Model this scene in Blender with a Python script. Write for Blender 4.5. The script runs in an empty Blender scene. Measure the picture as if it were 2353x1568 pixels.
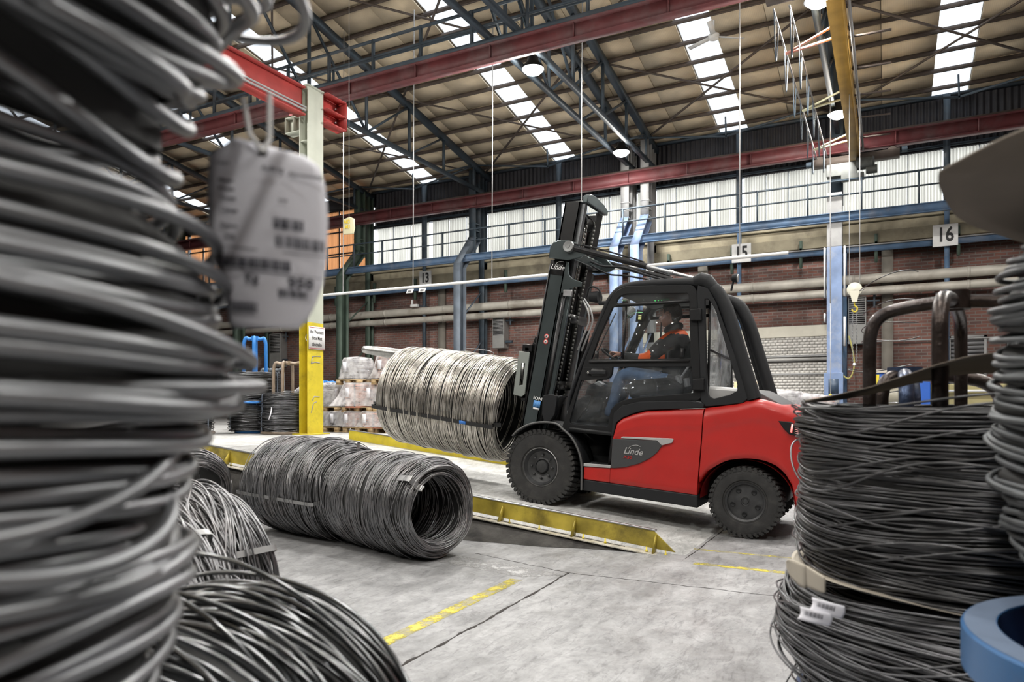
import bpy, bmesh, math, random
import numpy as np
from mathutils import Matrix, Vector, noise as mnoise

random.seed(7)
rng = np.random.default_rng(7)
PI = math.pi
scn = bpy.context.scene
COL = scn.collection

# ------------------------------------------------------------------ camera, world, lamps, exposure
YAW = math.radians(27.7)                      # the camera looks 27.7 degrees left of the hall's +Y axis
CAM_H = 1.242
cd = bpy.data.cameras.new('camera')
cam = bpy.data.objects.new('camera', cd)
COL.objects.link(cam)
cam.location = (0, 0, CAM_H)
cam.rotation_euler = (PI / 2, 0, YAW)
cd.sensor_width = 36.0
cd.lens = 36.0 * 1643.0 / 2353.0
cd.shift_y = (925.0 - 784.0) / 2353.0
cd.clip_start = 0.05
cd.dof.use_dof = True
cd.dof.focus_distance = 7.0
cd.dof.aperture_fstop = 3.3
scn.camera = cam

w = bpy.data.worlds.new('sky')
scn.world = w
w.use_nodes = True
w.node_tree.nodes['Background'].inputs[0].default_value = (0.86, 0.93, 1.0, 1)
w.node_tree.nodes['Background'].inputs[1].default_value = 3.6

scn.view_settings.view_transform = 'Standard'
scn.view_settings.look = 'None'
scn.view_settings.exposure = 0.0
scn.view_settings.gamma = 1.0
scn.view_settings.use_curve_mapping = False
cy = scn.cycles
cy.max_bounces = 8
cy.diffuse_bounces = 5
cy.glossy_bounces = 3
cy.transmission_bounces = 4
cy.transparent_max_bounces = 12
cy.caustics_reflective = False
cy.caustics_refractive = False
cy.sample_clamp_indirect = 4.0
cy.use_adaptive_sampling = True
cy.adaptive_threshold = 0.03
cy.use_denoising = True

LAMP_POWER = 255.0
FILL_POWER = 105.0
LAMP_SPOTS = [(-6.2, 12.7), (-6.2, 18.0), (-1.0, 17.9), (-1.0, 12.7), (-11.5, 7.4), (-6.2, 7.4), (-1.0, 7.4), (4.1, 7.4),
              (-11.5, 2.1), (-6.2, 2.1), (-1.0, 2.1), (4.1, 2.1), (-6.2, -3.2), (-1.0, -3.2), (4.1, 12.7), (-1.0, -8.5), (-11.4, 12.5), (-11.5, -3.2), (4.1, -3.2)]  # unseen lamps end the list, added to lift roof and far floor
for lx, ly in LAMP_SPOTS:
    ld = bpy.data.lights.new('lamp_light', 'AREA')
    ld.shape = 'DISK'
    ld.size = 0.36
    near_wall = .45 if ly > 17 else 1.0
    ld.energy = LAMP_POWER * (2.6 if ly > 12 else 1.5 if lx < -11 else 1.0) * near_wall
    ld.color = (1.0, 0.975, 0.93)
    lo = bpy.data.objects.new('lamp_light', ld)
    lo['kind'] = 'helper'
    COL.objects.link(lo)
    lo.location = (lx, ly, 7.74)
    pd = bpy.data.lights.new('lamp_fill', 'POINT')      # added fill at each bowl, sideways and upwards, to lift the dark roof
    pd.energy = FILL_POWER * near_wall
    pd.shadow_soft_size = 0.2
    pd.color = (1.0, 0.95, 0.86)
    po = bpy.data.objects.new('lamp_fill', pd)
    po['kind'] = 'helper'
    COL.objects.link(po)
    po.location = (lx, ly, 7.62)

# ------------------------------------------------------------------ helpers
RV = Vector((math.cos(YAW), math.sin(YAW), 0))
FV = Vector((-math.sin(YAW), math.cos(YAW), 0))


def fl(X, Z, z=0.0):
    """a floor spot given as metres to the side of and away from the tripod"""
    return RV * X + FV * Z + Vector((0, 0, z))


MATS = {}


def nt(name):
    m = bpy.data.materials.new(name)
    m.use_nodes = True
    t = m.node_tree
    return m, t, t.nodes, t.links, t.nodes['Principled BSDF']


def mat(name, col, rough=0.5, metal=0.0, var=0.0, scale=6.0, dirt=None, dirt_amt=0.5, bump=0.0, bscale=40.0,
        stretch=None, emit=0.0, spec=None, coat=0.0):
    """principled material with procedural value variation, dirt patches and fine relief"""
    if name in MATS:
        return MATS[name]
    m, t, N, L, b = nt(name)
    b.inputs['Base Color'].default_value = (*col, 1)
    b.inputs['Roughness'].default_value = rough
    b.inputs['Metallic'].default_value = metal
    if spec is not None:
        b.inputs['Specular IOR Level'].default_value = spec
    if coat:
        b.inputs['Coat Weight'].default_value = coat
    if emit:
        b.inputs['Emission Color'].default_value = (*col, 1)
        b.inputs['Emission Strength'].default_value = emit
    if var or dirt or bump:
        tc = N.new('ShaderNodeTexCoord')
        mp = N.new('ShaderNodeMapping')
        L.new(tc.outputs['Object'], mp.inputs[0])
        if stretch:
            mp.inputs['Scale'].default_value = stretch
    if var:
        n1 = N.new('ShaderNodeTexNoise')
        n1.inputs['Scale'].default_value = scale
        n1.inputs['Detail'].default_value = 6
        L.new(mp.outputs[0], n1.inputs[0])
        rp = N.new('ShaderNodeMapRange')
        rp.inputs['From Min'].default_value = 0.3
        rp.inputs['From Max'].default_value = 0.7
        rp.inputs['To Min'].default_value = 1 - var
        rp.inputs['To Max'].default_value = 1 + var
        L.new(n1.outputs[0], rp.inputs[0])
        mx = N.new('ShaderNodeVectorMath')
        mx.operation = 'SCALE'
        mx.inputs[0].default_value = col
        L.new(rp.outputs[0], mx.inputs['Scale'])
        out = mx.outputs[0]
    else:
        out = None
    if dirt:
        n2 = N.new('ShaderNodeTexNoise')
        n2.inputs['Scale'].default_value = scale * 0.55
        n2.inputs['Detail'].default_value = 9
        n2.inputs['Roughness'].default_value = 0.7
        L.new(mp.outputs[0], n2.inputs[0])
        r2 = N.new('ShaderNodeMapRange')
        r2.inputs['From Min'].default_value = 0.5
        r2.inputs['From Max'].default_value = 0.72
        r2.inputs['To Max'].default_value = dirt_amt
        L.new(n2.outputs[0], r2.inputs[0])
        mm = N.new('ShaderNodeMix')
        mm.data_type = 'RGBA'
        mm.inputs[6].default_value = (*col, 1)
        mm.inputs[7].default_value = (*dirt, 1)
        L.new(r2.outputs[0], mm.inputs[0])
        if out:
            L.new(out, mm.inputs[6])
        out = mm.outputs[2]
    if out:
        L.new(out, b.inputs['Base Color'])
    if bump:
        n3 = N.new('ShaderNodeTexNoise')
        n3.inputs['Scale'].default_value = bscale
        n3.inputs['Detail'].default_value = 4
        L.new(mp.outputs[0], n3.inputs[0])
        bp = N.new('ShaderNodeBump')
        bp.inputs['Strength'].default_value = bump
        bp.inputs['Distance'].default_value = 0.01
        L.new(n3.outputs[0], bp.inputs['Height'])
        L.new(bp.outputs[0], b.inputs['Normal'])
    MATS[name] = m
    return m


def glass_mat(name, tint=(0.965, 0.98, 0.98), haze=0.04, haze_col=(0.55, 0.57, 0.58)):
    m, t, N, L, b = nt(name)
    N.remove(b)
    o = N['Material Output']
    tr = N.new('ShaderNodeBsdfTransparent')
    tr.inputs[0].default_value = (*tint, 1)
    gl = N.new('ShaderNodeBsdfGlossy')
    gl.inputs[0].default_value = (.7, .7, .7, 1)
    gl.inputs['Roughness'].default_value = 0.03
    df = N.new('ShaderNodeBsdfDiffuse')
    df.inputs[0].default_value = (*haze_col, 1)
    lw = N.new('ShaderNodeLayerWeight')
    lw.inputs['Blend'].default_value = .5
    pw = N.new('ShaderNodeMath')
    pw.operation = 'POWER'
    pw.inputs[1].default_value = 4.0
    L.new(lw.outputs['Facing'], pw.inputs[0])
    fr = N.new('ShaderNodeMath')
    fr.operation = 'MULTIPLY_ADD'
    fr.inputs[1].default_value = .5
    fr.inputs[2].default_value = .022
    L.new(pw.outputs[0], fr.inputs[0])
    m1 = N.new('ShaderNodeMixShader')
    m2 = N.new('ShaderNodeMixShader')
    ns = N.new('ShaderNodeTexNoise')
    ns.inputs['Scale'].default_value = 7
    ns.inputs['Detail'].default_value = 5
    mr = N.new('ShaderNodeMapRange')
    mr.inputs['From Min'].default_value = 0.35
    mr.inputs['From Max'].default_value = 0.75
    mr.inputs['To Min'].default_value = haze * 0.4
    mr.inputs['To Max'].default_value = haze * 1.8
    tc = N.new('ShaderNodeTexCoord')
    L.new(tc.outputs['Object'], ns.inputs[0])
    L.new(ns.outputs[0], mr.inputs[0])
    L.new(fr.outputs[0], m1.inputs[0])
    L.new(tr.outputs[0], m1.inputs[1])
    L.new(gl.outputs[0], m1.inputs[2])
    L.new(mr.outputs[0], m2.inputs[0])
    L.new(m1.outputs[0], m2.inputs[1])
    L.new(df.outputs[0], m2.inputs[2])
    L.new(m2.outputs[0], o.inputs[0])
    MATS[name] = m
    return m


def pane_mat(name, col, streak=0.15, sc=(9, 9, 0.7), groove_shade=0.0):
    """translucent corrugated sheet lit by the daylight behind it, streaked by weather, fold shading painted in"""
    m, t, N, L, b = nt(name)
    N.remove(b)
    o = N['Material Output']
    tl = N.new('ShaderNodeBsdfTranslucent')
    df = N.new('ShaderNodeBsdfDiffuse')
    tc = N.new('ShaderNodeTexCoord')
    mp = N.new('ShaderNodeMapping')
    mp.inputs['Scale'].default_value = sc
    geo = N.new('ShaderNodeNewGeometry')
    L.new(geo.outputs['Position'], mp.inputs[0])
    n = N.new('ShaderNodeTexNoise')
    n.inputs['Scale'].default_value = 1.2
    n.inputs['Detail'].default_value = 5
    L.new(mp.outputs[0], n.inputs[0])
    r = N.new('ShaderNodeMapRange')
    r.inputs['From Min'].default_value = 0.35
    r.inputs['From Max'].default_value = 0.65
    r.inputs['To Min'].default_value = 1 - streak
    r.inputs['To Max'].default_value = 1.0
    L.new(n.outputs[0], r.inputs[0])
    k = r.outputs[0]
    if groove_shade:
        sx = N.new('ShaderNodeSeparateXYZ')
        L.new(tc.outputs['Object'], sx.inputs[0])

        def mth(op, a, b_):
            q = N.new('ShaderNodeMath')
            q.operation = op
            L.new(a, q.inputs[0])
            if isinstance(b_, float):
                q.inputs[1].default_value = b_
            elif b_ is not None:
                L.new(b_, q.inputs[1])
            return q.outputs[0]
        s_ = mth('SINE', mth('MULTIPLY', sx.outputs[0], 2 * PI / groove_shade), None)  # shading of the folds, painted as sine stripes into the sheet colour
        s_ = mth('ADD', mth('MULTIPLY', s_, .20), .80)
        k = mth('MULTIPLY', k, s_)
    sv = N.new('ShaderNodeVectorMath')
    sv.operation = 'SCALE'
    sv.inputs[0].default_value = col
    L.new(k, sv.inputs['Scale'])
    L.new(sv.outputs[0], tl.inputs[0])
    L.new(sv.outputs[0], df.inputs[0])
    mx = N.new('ShaderNodeMixShader')
    mx.inputs[0].default_value = 0.3
    L.new(tl.outputs[0], mx.inputs[1])
    L.new(df.outputs[0], mx.inputs[2])
    L.new(mx.outputs[0], o.inputs[0])
    MATS[name] = m
    return m


# ---- geometry pieces: each is (verts Nx3, list of face tuples or Mx4 int array)
def box(c, s, rot=None):
    x, y, z = (d / 2 for d in s)
    v = np.array([(-x, -y, -z), (x, -y, -z), (x, y, -z), (-x, y, -z), (-x, -y, z), (x, -y, z), (x, y, z), (-x, y, z)])
    if rot is not None:
        v = v @ np.array(rot).T
    f = [(0, 3, 2, 1), (4, 5, 6, 7), (0, 1, 5, 4), (1, 2, 6, 5), (2, 3, 7, 6), (3, 0, 4, 7)]
    return v + np.array(c), f


def bb(x0, x1, y0, y1, z0, z1):
    return box(((x0 + x1) / 2, (y0 + y1) / 2, (z0 + z1) / 2), (abs(x1 - x0), abs(y1 - y0), abs(z1 - z0)))


def bar(p, q, w_, h_=None, up=(0, 0, 1)):
    """rectangular bar between two points"""
    h_ = h_ or w_
    p, q = np.array(p, float), np.array(q, float)
    d = q - p
    ln = np.linalg.norm(d)
    d = d / ln
    u = np.array(up, float)
    if abs(d @ u) > 0.99:
        u = np.array((0, 1.0, 0)) if abs(d[1]) < 0.9 else np.array((1.0, 0, 0))
    s = np.cross(d, u)
    s /= np.linalg.norm(s)
    u = np.cross(s, d)
    rot = np.stack([s, d, u], axis=1)
    return box((p + q) / 2, (w_, ln, h_), rot)


def smooth(pts, n=6, closed=False):
    """Catmull-Rom curve through the points"""
    P = [np.array(p, float) for p in pts]
    out = []
    m = len(P)
    for i in range(m if closed else m - 1):
        a = P[(i - 1) % m] if (closed or i > 0) else P[0]
        b, c = P[i], P[(i + 1) % m]
        d = P[(i + 2) % m] if (closed or i < m - 2) else P[m - 1]
        for k in range(n):
            t = k / n
            out.append(0.5 * ((2 * b) + (-a + c) * t + (2 * a - 5 * b + 4 * c - d) * t * t + (-a + 3 * b - 3 * c + d) * t ** 3))
    if not closed:
        out.append(P[-1])
    return np.array(out)


def tube(path, r, k=8, closed=False, ref=(0, 0, 1), caps=True):
    P = np.array(path, float)
    n = len(P)
    if closed:
        T = np.roll(P, -1, 0) - np.roll(P, 1, 0)
    else:
        T = np.gradient(P, axis=0)
    T /= np.linalg.norm(T, axis=1)[:, None] + 1e-12
    ref = np.array(ref, float)
    nr = np.zeros((n, 3))
    cur = ref - T[0] * (ref @ T[0])
    if np.linalg.norm(cur) < 0.1:
        cur = np.array((1.0, 0.3, 0)) - T[0] * (np.array((1.0, 0.3, 0)) @ T[0])
    for i in range(n):
        cur = cur - T[i] * (cur @ T[i])
        cur /= np.linalg.norm(cur) + 1e-12
        nr[i] = cur
    b = np.cross(T, nr)
    rr = np.broadcast_to(np.array(r, float), (n,))[:, None, None]
    a = np.arange(k) * 2 * PI / k
    V = P[:, None, :] + rr * (np.cos(a)[None, :, None] * nr[:, None, :] + np.sin(a)[None, :, None] * b[:, None, :])
    i = np.arange(n if closed else n - 1)[:, None]
    j = np.arange(k)[None, :]
    i2 = (i + 1) % n
    j2 = (j + 1) % k
    F = np.stack([i * k + j, i2 * k + j, i2 * k + j2, i * k + j2], -1).reshape(-1, 4)
    F = [tuple(q) for q in F.tolist()]
    if caps and not closed:
        F.append(tuple(range(k))[::-1][::-1])
        F.append(tuple((n - 1) * k + q for q in range(k - 1, -1, -1)))
    return V.reshape(-1, 3), F


def lathe(prof, k=32, axis='z', c=(0, 0, 0), cap=False):
    """revolve (radius, height) pairs"""
    prof = np.array(prof, float)
    a = np.arange(k) * 2 * PI / k
    R, H = prof[:, 0][:, None], prof[:, 1][:, None]
    x, y, z = R * np.cos(a), R * np.sin(a), np.broadcast_to(H, (len(prof), k))
    if axis == 'z':
        V = np.stack([x, y, z], -1)
    elif axis == 'y':
        V = np.stack([x, z, -y], -1)
    else:
        V = np.stack([z, x, y], -1)
    F = []
    for i in range(len(prof) - 1):
        for j in range(k):
            j2 = (j + 1) % k
            F.append((i * k + j, i * k + j2, (i + 1) * k + j2, (i + 1) * k + j))
    if cap:
        F.append(tuple(range(k - 1, -1, -1)))
        F.append(tuple((len(prof) - 1) * k + q for q in range(k)))
    return V.reshape(-1, 3) + np.array(c), F


def cyl(p, q, r, k=16, r2=None):
    p, q = np.array(p, float), np.array(q, float)
    return tube([p, q], [r, r2 if r2 is not None else r], k)


def grid(fn, nu, nv, closed_u=False):
    V = np.array([fn(i / (nu if closed_u else nu - 1), j / (nv - 1)) for i in range(nu) for j in range(nv)], float)
    F = []
    for i in range(nu if closed_u else nu - 1):
        for j in range(nv - 1):
            i2 = (i + 1) % nu
            F.append((i * nv + j, i2 * nv + j, i2 * nv + j + 1, i * nv + j + 1))
    return V, F


def prism(poly, l0, l1, holes=(), plane='xz'):
    """polygon (with holes) extruded between two depths; plane xz extrudes along y"""
    bm = bmesh.new()
    loops = [poly] + list(holes)
    edges = []
    for lp in loops:
        vs = [bm.verts.new((p[0], l0, p[1])) for p in lp]
        for i in range(len(vs)):
            edges.append(bm.edges.new((vs[i], vs[(i + 1) % len(vs)])))
    if holes:
        bmesh.ops.triangle_fill(bm, edges=edges, use_beauty=True)
    else:
        bm.faces.new([v for v in bm.verts])
    faces = list(bm.faces)
    r = bmesh.ops.extrude_face_region(bm, geom=faces)
    for v in r['geom']:
        if isinstance(v, bmesh.types.BMVert):
            v.co.y = l1
    bmesh.ops.recalc_face_normals(bm, faces=bm.faces)
    bm.verts.index_update()
    V = np.array([v.co[:] for v in bm.verts])
    F = [tuple(v.index for v in f.verts) for f in bm.faces]
    bm.free()
    if plane == 'xy':
        V = V[:, [0, 2, 1]]
        F = [f[::-1] for f in F]
    elif plane == 'yz':
        V = V[:, [1, 0, 2]]
        F = [f[::-1] for f in F]
    return V, F


def xform(g, loc=(0, 0, 0), rot=None, scale=None):
    v, f = g
    v = np.array(v, float)
    if scale is not None:
        v = v * np.array(scale)
    if rot is not None:
        v = v @ np.array(rot).T
    return v + np.array(loc), f


def rotm(axis, ang):
    return np.array(Matrix.Rotation(ang, 3, axis))


def make_mesh(name, parts, mats, sm=False, ang=35):
    if not isinstance(parts, list):
        parts = [parts]
    vs, fs, mi = [], [], []
    off = 0
    for i, g in enumerate(parts):
        v, f = g[0], g[1]
        k = g[2] if len(g) > 2 else 0
        vs.append(np.asarray(v, np.float32))
        fs.append((f, off, k))
        off += len(v)
    V = np.concatenate(vs)
    me = bpy.data.meshes.new(name)
    lt, li, mi = [], [], []
    for f, o, k in fs:
        if isinstance(f, np.ndarray):
            lt.append(np.full(len(f), f.shape[1], np.int32))
            li.append((f + o).astype(np.int32).ravel())
            mi.append(np.full(len(f), k, np.int32))
        elif len(f):
            lt.append(np.array([len(q) for q in f], np.int32))
            li.append(np.concatenate([np.asarray(q, np.int32) for q in f]) + o)
            mi.append(np.full(len(f), k, np.int32))
    lt, li, mi = np.concatenate(lt), np.concatenate(li).astype(np.int32), np.concatenate(mi)
    me.vertices.add(len(V))
    me.vertices.foreach_set('co', V.ravel())
    me.loops.add(len(li))
    me.loops.foreach_set('vertex_index', li)
    me.polygons.add(len(lt))
    me.polygons.foreach_set('loop_start', np.concatenate([[0], np.cumsum(lt)[:-1]]).astype(np.int32))
    me.polygons.foreach_set('material_index', mi)
    if not isinstance(mats, (list, tuple)):
        mats = [mats]
    for m in mats:
        me.materials.append(m)
    me.update(calc_edges=True)
    if sm:
        me.polygons.foreach_set('use_smooth', np.ones(len(lt), bool))
        if ang:
            me.set_sharp_from_angle(angle=math.radians(ang))
    return me


def tag(o, label=None, cat=None, group=None, kind=None):
    if label:
        o['label'] = label
    if cat:
        o['category'] = cat
    if group:
        o['group'] = group
    if kind:
        o['kind'] = kind
    return o


def obj(name, parts, m, parent=None, sm=False, ang=35, bevel=0.0, seg=2, label=None, cat=None, group=None, kind=None, me=None):
    me = me or make_mesh(name, parts, m, sm, ang)
    o = bpy.data.objects.new(name, me)
    COL.objects.link(o)
    if parent:
        o.parent = parent
    if bevel:
        b = o.modifiers.new('edge', 'BEVEL')
        b.width = bevel
        b.segments = seg
        b.limit_method = 'ANGLE'
        b.angle_limit = math.radians(38)
        if not sm:
            me.polygons.foreach_set('use_smooth', np.ones(len(me.polygons), bool))
            me.set_sharp_from_angle(angle=math.radians(30))
    return tag(o, label, cat, group, kind)


def thing(name, loc, label, cat, group=None, kind=None, rz=0.0):
    o = bpy.data.objects.new(name, None)
    COL.objects.link(o)
    o.empty_display_size = 0.1
    o.location = loc
    o.rotation_euler = (0, 0, rz)
    return tag(o, label, cat, group, kind)


def copy_tree(o, parent=None):
    c = o.copy()
    COL.objects.link(c)
    if parent:
        c.parent = parent
    for ch in list(o.children):
        copy_tree(ch, c)
    return c


def text(name, s, size, m, parent, loc, rot, sx=1.0, shear=0.0, ext=0.001, align='CENTER', space=1.0, bold=0.0):
    cu = bpy.data.curves.new(name, 'FONT')
    cu.body = s
    cu.size = size
    cu.extrude = ext
    cu.offset = bold
    cu.shear = shear
    cu.align_x = align
    cu.align_y = 'CENTER'
    cu.space_line = space
    cu.materials.append(m)
    cu.resolution_u = 3
    t_ = bpy.data.objects.new(name, cu)
    COL.objects.link(t_)
    me = bpy.data.meshes.new_from_object(t_.evaluated_get(bpy.context.evaluated_depsgraph_get()))
    bpy.data.objects.remove(t_)
    o = bpy.data.objects.new(name, me)
    COL.objects.link(o)
    o.parent = parent
    o.location = loc
    o.rotation_euler = rot
    o.scale = (sx, 1, 1)
    return o


# ---- wire coils -------------------------------------------------------------------------------
CORR = .90


def harm(n, seg, amps, r):
    """smooth random closed waves, n rows"""
    a = np.arange(seg) * 2 * PI / seg
    out = np.zeros((n, seg))
    for k, am in enumerate(amps):
        if am:
            for tr in (np.cos, np.sin):
                c = r.normal(0, 1, n)
                s = np.zeros(n)                     # neighbouring turns run alike, with single strays
                for i in range(n):
                    s[i] = (s[i - 1] * CORR + c[i] * (1 - CORR ** 2) ** .5) if i else c[i]
                s = .9 * s + .35 * r.normal(0, 1, n)
                out += (am * .8 * s)[:, None] * tr((k + 1) * a)[None, :]
    return out


def rings(h, R, wr, r, seg=72, k=5, rad_w=(0, .006, .004), ax_w=(.02, .008, .005), ecc=0.01, tiltx=0.0, tilty=0.0):
    """wire turns about +z at heights h with radii R, each wavering on its own; returns one piece of geometry"""
    h, R = np.asarray(h, float), np.asarray(R, float)
    n = len(h)
    a = np.arange(seg) * 2 * PI / seg
    rad = R[:, None] + harm(n, seg, rad_w, r)
    z = h[:, None] + harm(n, seg, ax_w, r) + tiltx * np.cos(a)[None] * R[:, None] + tilty * np.sin(a)[None] * R[:, None]
    cx_, cy_ = r.normal(0, ecc, (n, 1)), r.normal(0, ecc, (n, 1))
    P = np.stack([rad * np.cos(a) + cx_, rad * np.sin(a) + cy_, z], -1)
    T = np.roll(P, -1, 1) - np.roll(P, 1, 1)
    T /= np.linalg.norm(T, axis=2, keepdims=True)
    A = np.array([0, 0, 1.0])
    B = np.cross(T, A)
    B /= np.linalg.norm(B, axis=2, keepdims=True)
    C = np.cross(T, B)
    b = (np.arange(k) + 0.5) * 2 * PI / k
    wr_ = np.broadcast_to(np.asarray(wr, float), (n,))[:, None, None, None]
    V = P[:, :, None, :] + wr_ * (np.cos(b)[None, None, :, None] * B[:, :, None, :] + np.sin(b)[None, None, :, None] * C[:, :, None, :])
    q = np.arange(n)[:, None, None] * seg * k
    i = np.arange(seg)[None, :, None]
    j = np.arange(k)[None, None, :]
    i2, j2 = (i + 1) % seg, (j + 1) % k
    F = np.stack([q + i * k + j, q + i * k + j2, q + i2 * k + j2, q + i2 * k + j], -1).reshape(-1, 4)
    return V.reshape(-1, 3), F


def core(L, R, Ri, k=40):
    """the packed turns under the outer ones"""
    prof = [(Ri, -L / 2), (R, -L / 2), (R, L / 2), (Ri, L / 2), (Ri, -L / 2)]
    return lathe(prof, k)


def coil_mesh(name, L, R, Ri, wr, n, m, seg=72, k=5, prof=None, n_in=30, n_end=12, seed=1, mf=None, rad_w=(0, .006, .004),
              ax_w=(.02, .008, .005), ecc=.008, fill=True, loose=0, loose_r=0.05, round_end=0.05, tiltx=0, tilty=0, gap=None):
    r = np.random.default_rng(seed)
    prof = prof or (lambda t: 1.0)
    h = np.sort(np.linspace(-L / 2, L / 2, n) + r.normal(0, L / n * 0.8, n))
    t = np.clip((h + L / 2) / L, 0, 1)
    e = np.minimum(t, 1 - t) * L
    Rr = R * np.array([prof(x) for x in t]) - round_end * np.exp(-e / max(round_end, 1e-3)) - r.random(n) ** 2 * wr * 3
    parts = [rings(h, Rr, wr, r, seg, k, rad_w, ax_w, ecc, tiltx, tilty)]
    if n_in:
        h2 = np.linspace(-L / 2, L / 2, n_in) + r.normal(0, L / n_in * .6, n_in)
        R2 = Ri + r.random(n_in) * wr * 3
        parts.append(rings(h2, R2, wr, r, seg, 4, rad_w, ax_w, ecc, tiltx, tilty))
    for s in (-1, 1):
        if n_end:
            R3 = np.linspace(Ri, R - round_end * 0.8, n_end) + r.normal(0, wr, n_end)
            h3 = s * (L / 2 + wr * r.random(n_end) * 2)
            parts.append(rings(h3, R3, wr, r, seg, k, tuple(x * 0.6 for x in rad_w), tuple(x * 0.35 for x in ax_w), ecc, tiltx, tilty))
    if loose:
        h4 = r.uniform(-L / 2, L / 2, loose)
        R4 = R * np.array([prof(x) for x in (h4 / L + .5)]) + r.random(loose) * loose_r * .4
        parts.append(rings(h4, R4, wr, r, seg, k, (loose_r * .5, loose_r * .5, loose_r * .35), tuple(x * 1.6 + .01 for x in ax_w), ecc + loose_r * .3, tiltx, tilty))
    if fill:  # dark shell under the turns, coloured as the shade between them
        g = gap if gap is not None else wr * 2.5
        nz = 9
        pr = []
        for i in range(nz):
            tt = i / (nz - 1)
            ee = min(tt, 1 - tt) * L
            pr.append((R * prof(tt) - g - round_end * math.exp(-ee / max(round_end, 1e-3)), (tt - .5) * (L - wr * 2)))
        pr = [(Ri + wr * 2, -L / 2 + wr * 2)] + pr + [(Ri + wr * 2, L / 2 - wr * 2), (Ri + wr * 2, -L / 2 + wr * 2)]
        v, f = lathe(pr, 48)
        v = np.array(v)
        v[:, 2] += tiltx * v[:, 0] + tilty * v[:, 1]
        parts.append((v, f, 1))
    return make_mesh(name, parts, [m, mf or MATS.get('packed_wire_shade') or mat('packed_wire_shade', (.03, .03, .03), .7, .3, .3, 8)], True, None)


def axis_matrix(center, axis, roll=0.0):
    z = Vector(axis).normalized()
    u = Vector((0, 0, 1))
    if abs(z.dot(u)) > 0.98:
        u = Vector((0, 1, 0))
    x = u.cross(z).normalized()
    y = z.cross(x)
    M = Matrix((x, y, z)).transposed().to_4x4()
    return Matrix.Translation(Vector(center)) @ M @ Matrix.Rotation(roll, 4, 'Z')


def strap_geo(L, Ro, Ri, ang, w_=0.03, t_=0.002, bulge=0.0):
    """flat band tied lengthwise round the wound wire, at angle ang"""
    e = 0.03
    path = [(Ro - e, -L / 2 - .012), (Ro, -L / 2 + e), (Ro + bulge, 0), (Ro, L / 2 - e), (Ro - e, L / 2 + .012), (Ri + e, L / 2 + .012), (Ri, L / 2 - e),
            (Ri, -L / 2 + e), (Ri + e, -L / 2 - .012)]
    P = smooth([(p[0], 0, p[1]) for p in path], 4, True)
    n = len(P)
    T = np.roll(P, -1, 0) - np.roll(P, 1, 0)
    T /= np.linalg.norm(T, axis=1)[:, None]
    Nn = np.cross(T, np.array([0, 1.0, 0]))
    V, F = [], []
    for i in range(n):
        for a, b in ((-1, -1), (1, -1), (1, 1), (-1, 1)):
            V.append(P[i] + np.array([0, a * w_ / 2, 0]) + Nn[i] * b * t_ / 2)
    for i in range(n):
        i2 = (i + 1) % n
        for j in range(4):
            j2 = (j + 1) % 4
            F.append((i * 4 + j, i2 * 4 + j, i2 * 4 + j2, i * 4 + j2))
    V = np.array(V) @ rotm('Z', ang).T
    return V, F
# ------------------------------------------------------------------ materials of the place
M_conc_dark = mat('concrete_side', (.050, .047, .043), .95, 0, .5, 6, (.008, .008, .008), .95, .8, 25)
M_wall_conc = mat('lintel_concrete', (.36, .32, .23), .9, 0, .25, 2.0, (.12, .10, .08), .7, .2, 20)
M_teal = mat('dark_blue_steel', (.050, .072, .095), .55, .1, .3, 2, (.10, .08, .07), .5)
M_blue = mat('blue_steel', (.10, .17, .28), .55, .1, .25, 3, (.30, .30, .32), .6)
M_lblue = mat('pale_blue_steel', (.20, .28, .46), .6, 0, .2, 3, (.42, .42, .42), .8)
M_grey = mat('light_grey_steel', (.34, .34, .34), .6, 0, .15, 3, (.25, .25, .27), .5)
M_green = mat('dull_green_steel', (.075, .11, .085), .6, 0, .2, 3)
M_dred = mat('oxide_red_steel', (.15, .042, .046), .55, 0, .25, 2.5, (.20, .17, .17), .5)
M_red2 = mat('signal_red_steel', (.42, .055, .05), .45, 0, .2, 3)
M_purlin = mat('brown_steel', (.10, .078, .066), .7, .1, .3, 3)
M_pipe = mat('dusty_lagging', (.55, .52, .46), .55, .15, .2, 2, (.25, .2, .15), .7)
M_black = mat('black_paint', (.012, .012, .013), .45, .1, .2, 9)
M_steel = mat('bare_steel', (.52, .53, .55), .33, .9, .2, 12)
M_white = mat('white_paint', (.75, .75, .74), .5, 0, .08, 5)
M_rope = mat('galvanised_rope', (.60, .60, .60), .5, .4, .1, 30)
M_yellow = mat('yellow_paint', (.60, .48, .030), .45, 0, .15, 4, (.12, .09, .03), .6)
M_yellow_dirty = mat('oily_yellow_paint', (.42, .33, .05), .4, .2, .5, 3.5, (.035, .026, .012), .97)
M_worn = mat('scuffed_lip', (.55, .52, .45), .45, .4, .3, 12, (.25, .18, .04), .6)
M_sage = mat('sage_paint', (.42, .44, .37), .6, 0, .08, 3)
M_sage_d = mat('dark_sage_paint', (.14, .15, .13), .6, 0, .1, 3)
M_txt = mat('black_print', (.02, .02, .022), .6)
M_txtw = mat('white_print', (.8, .8, .8), .5)
M_ochre = mat('ochre_paint', (.42, .25, .055), .5, 0, .2, 3)


def emis(name, col, s):
    m, t, N, L, b = nt(name)
    b.inputs['Base Color'].default_value = (.8, .8, .8, 1)
    b.inputs['Emission Color'].default_value = (*col, 1)
    b.inputs['Emission Strength'].default_value = s
    return m


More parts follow.
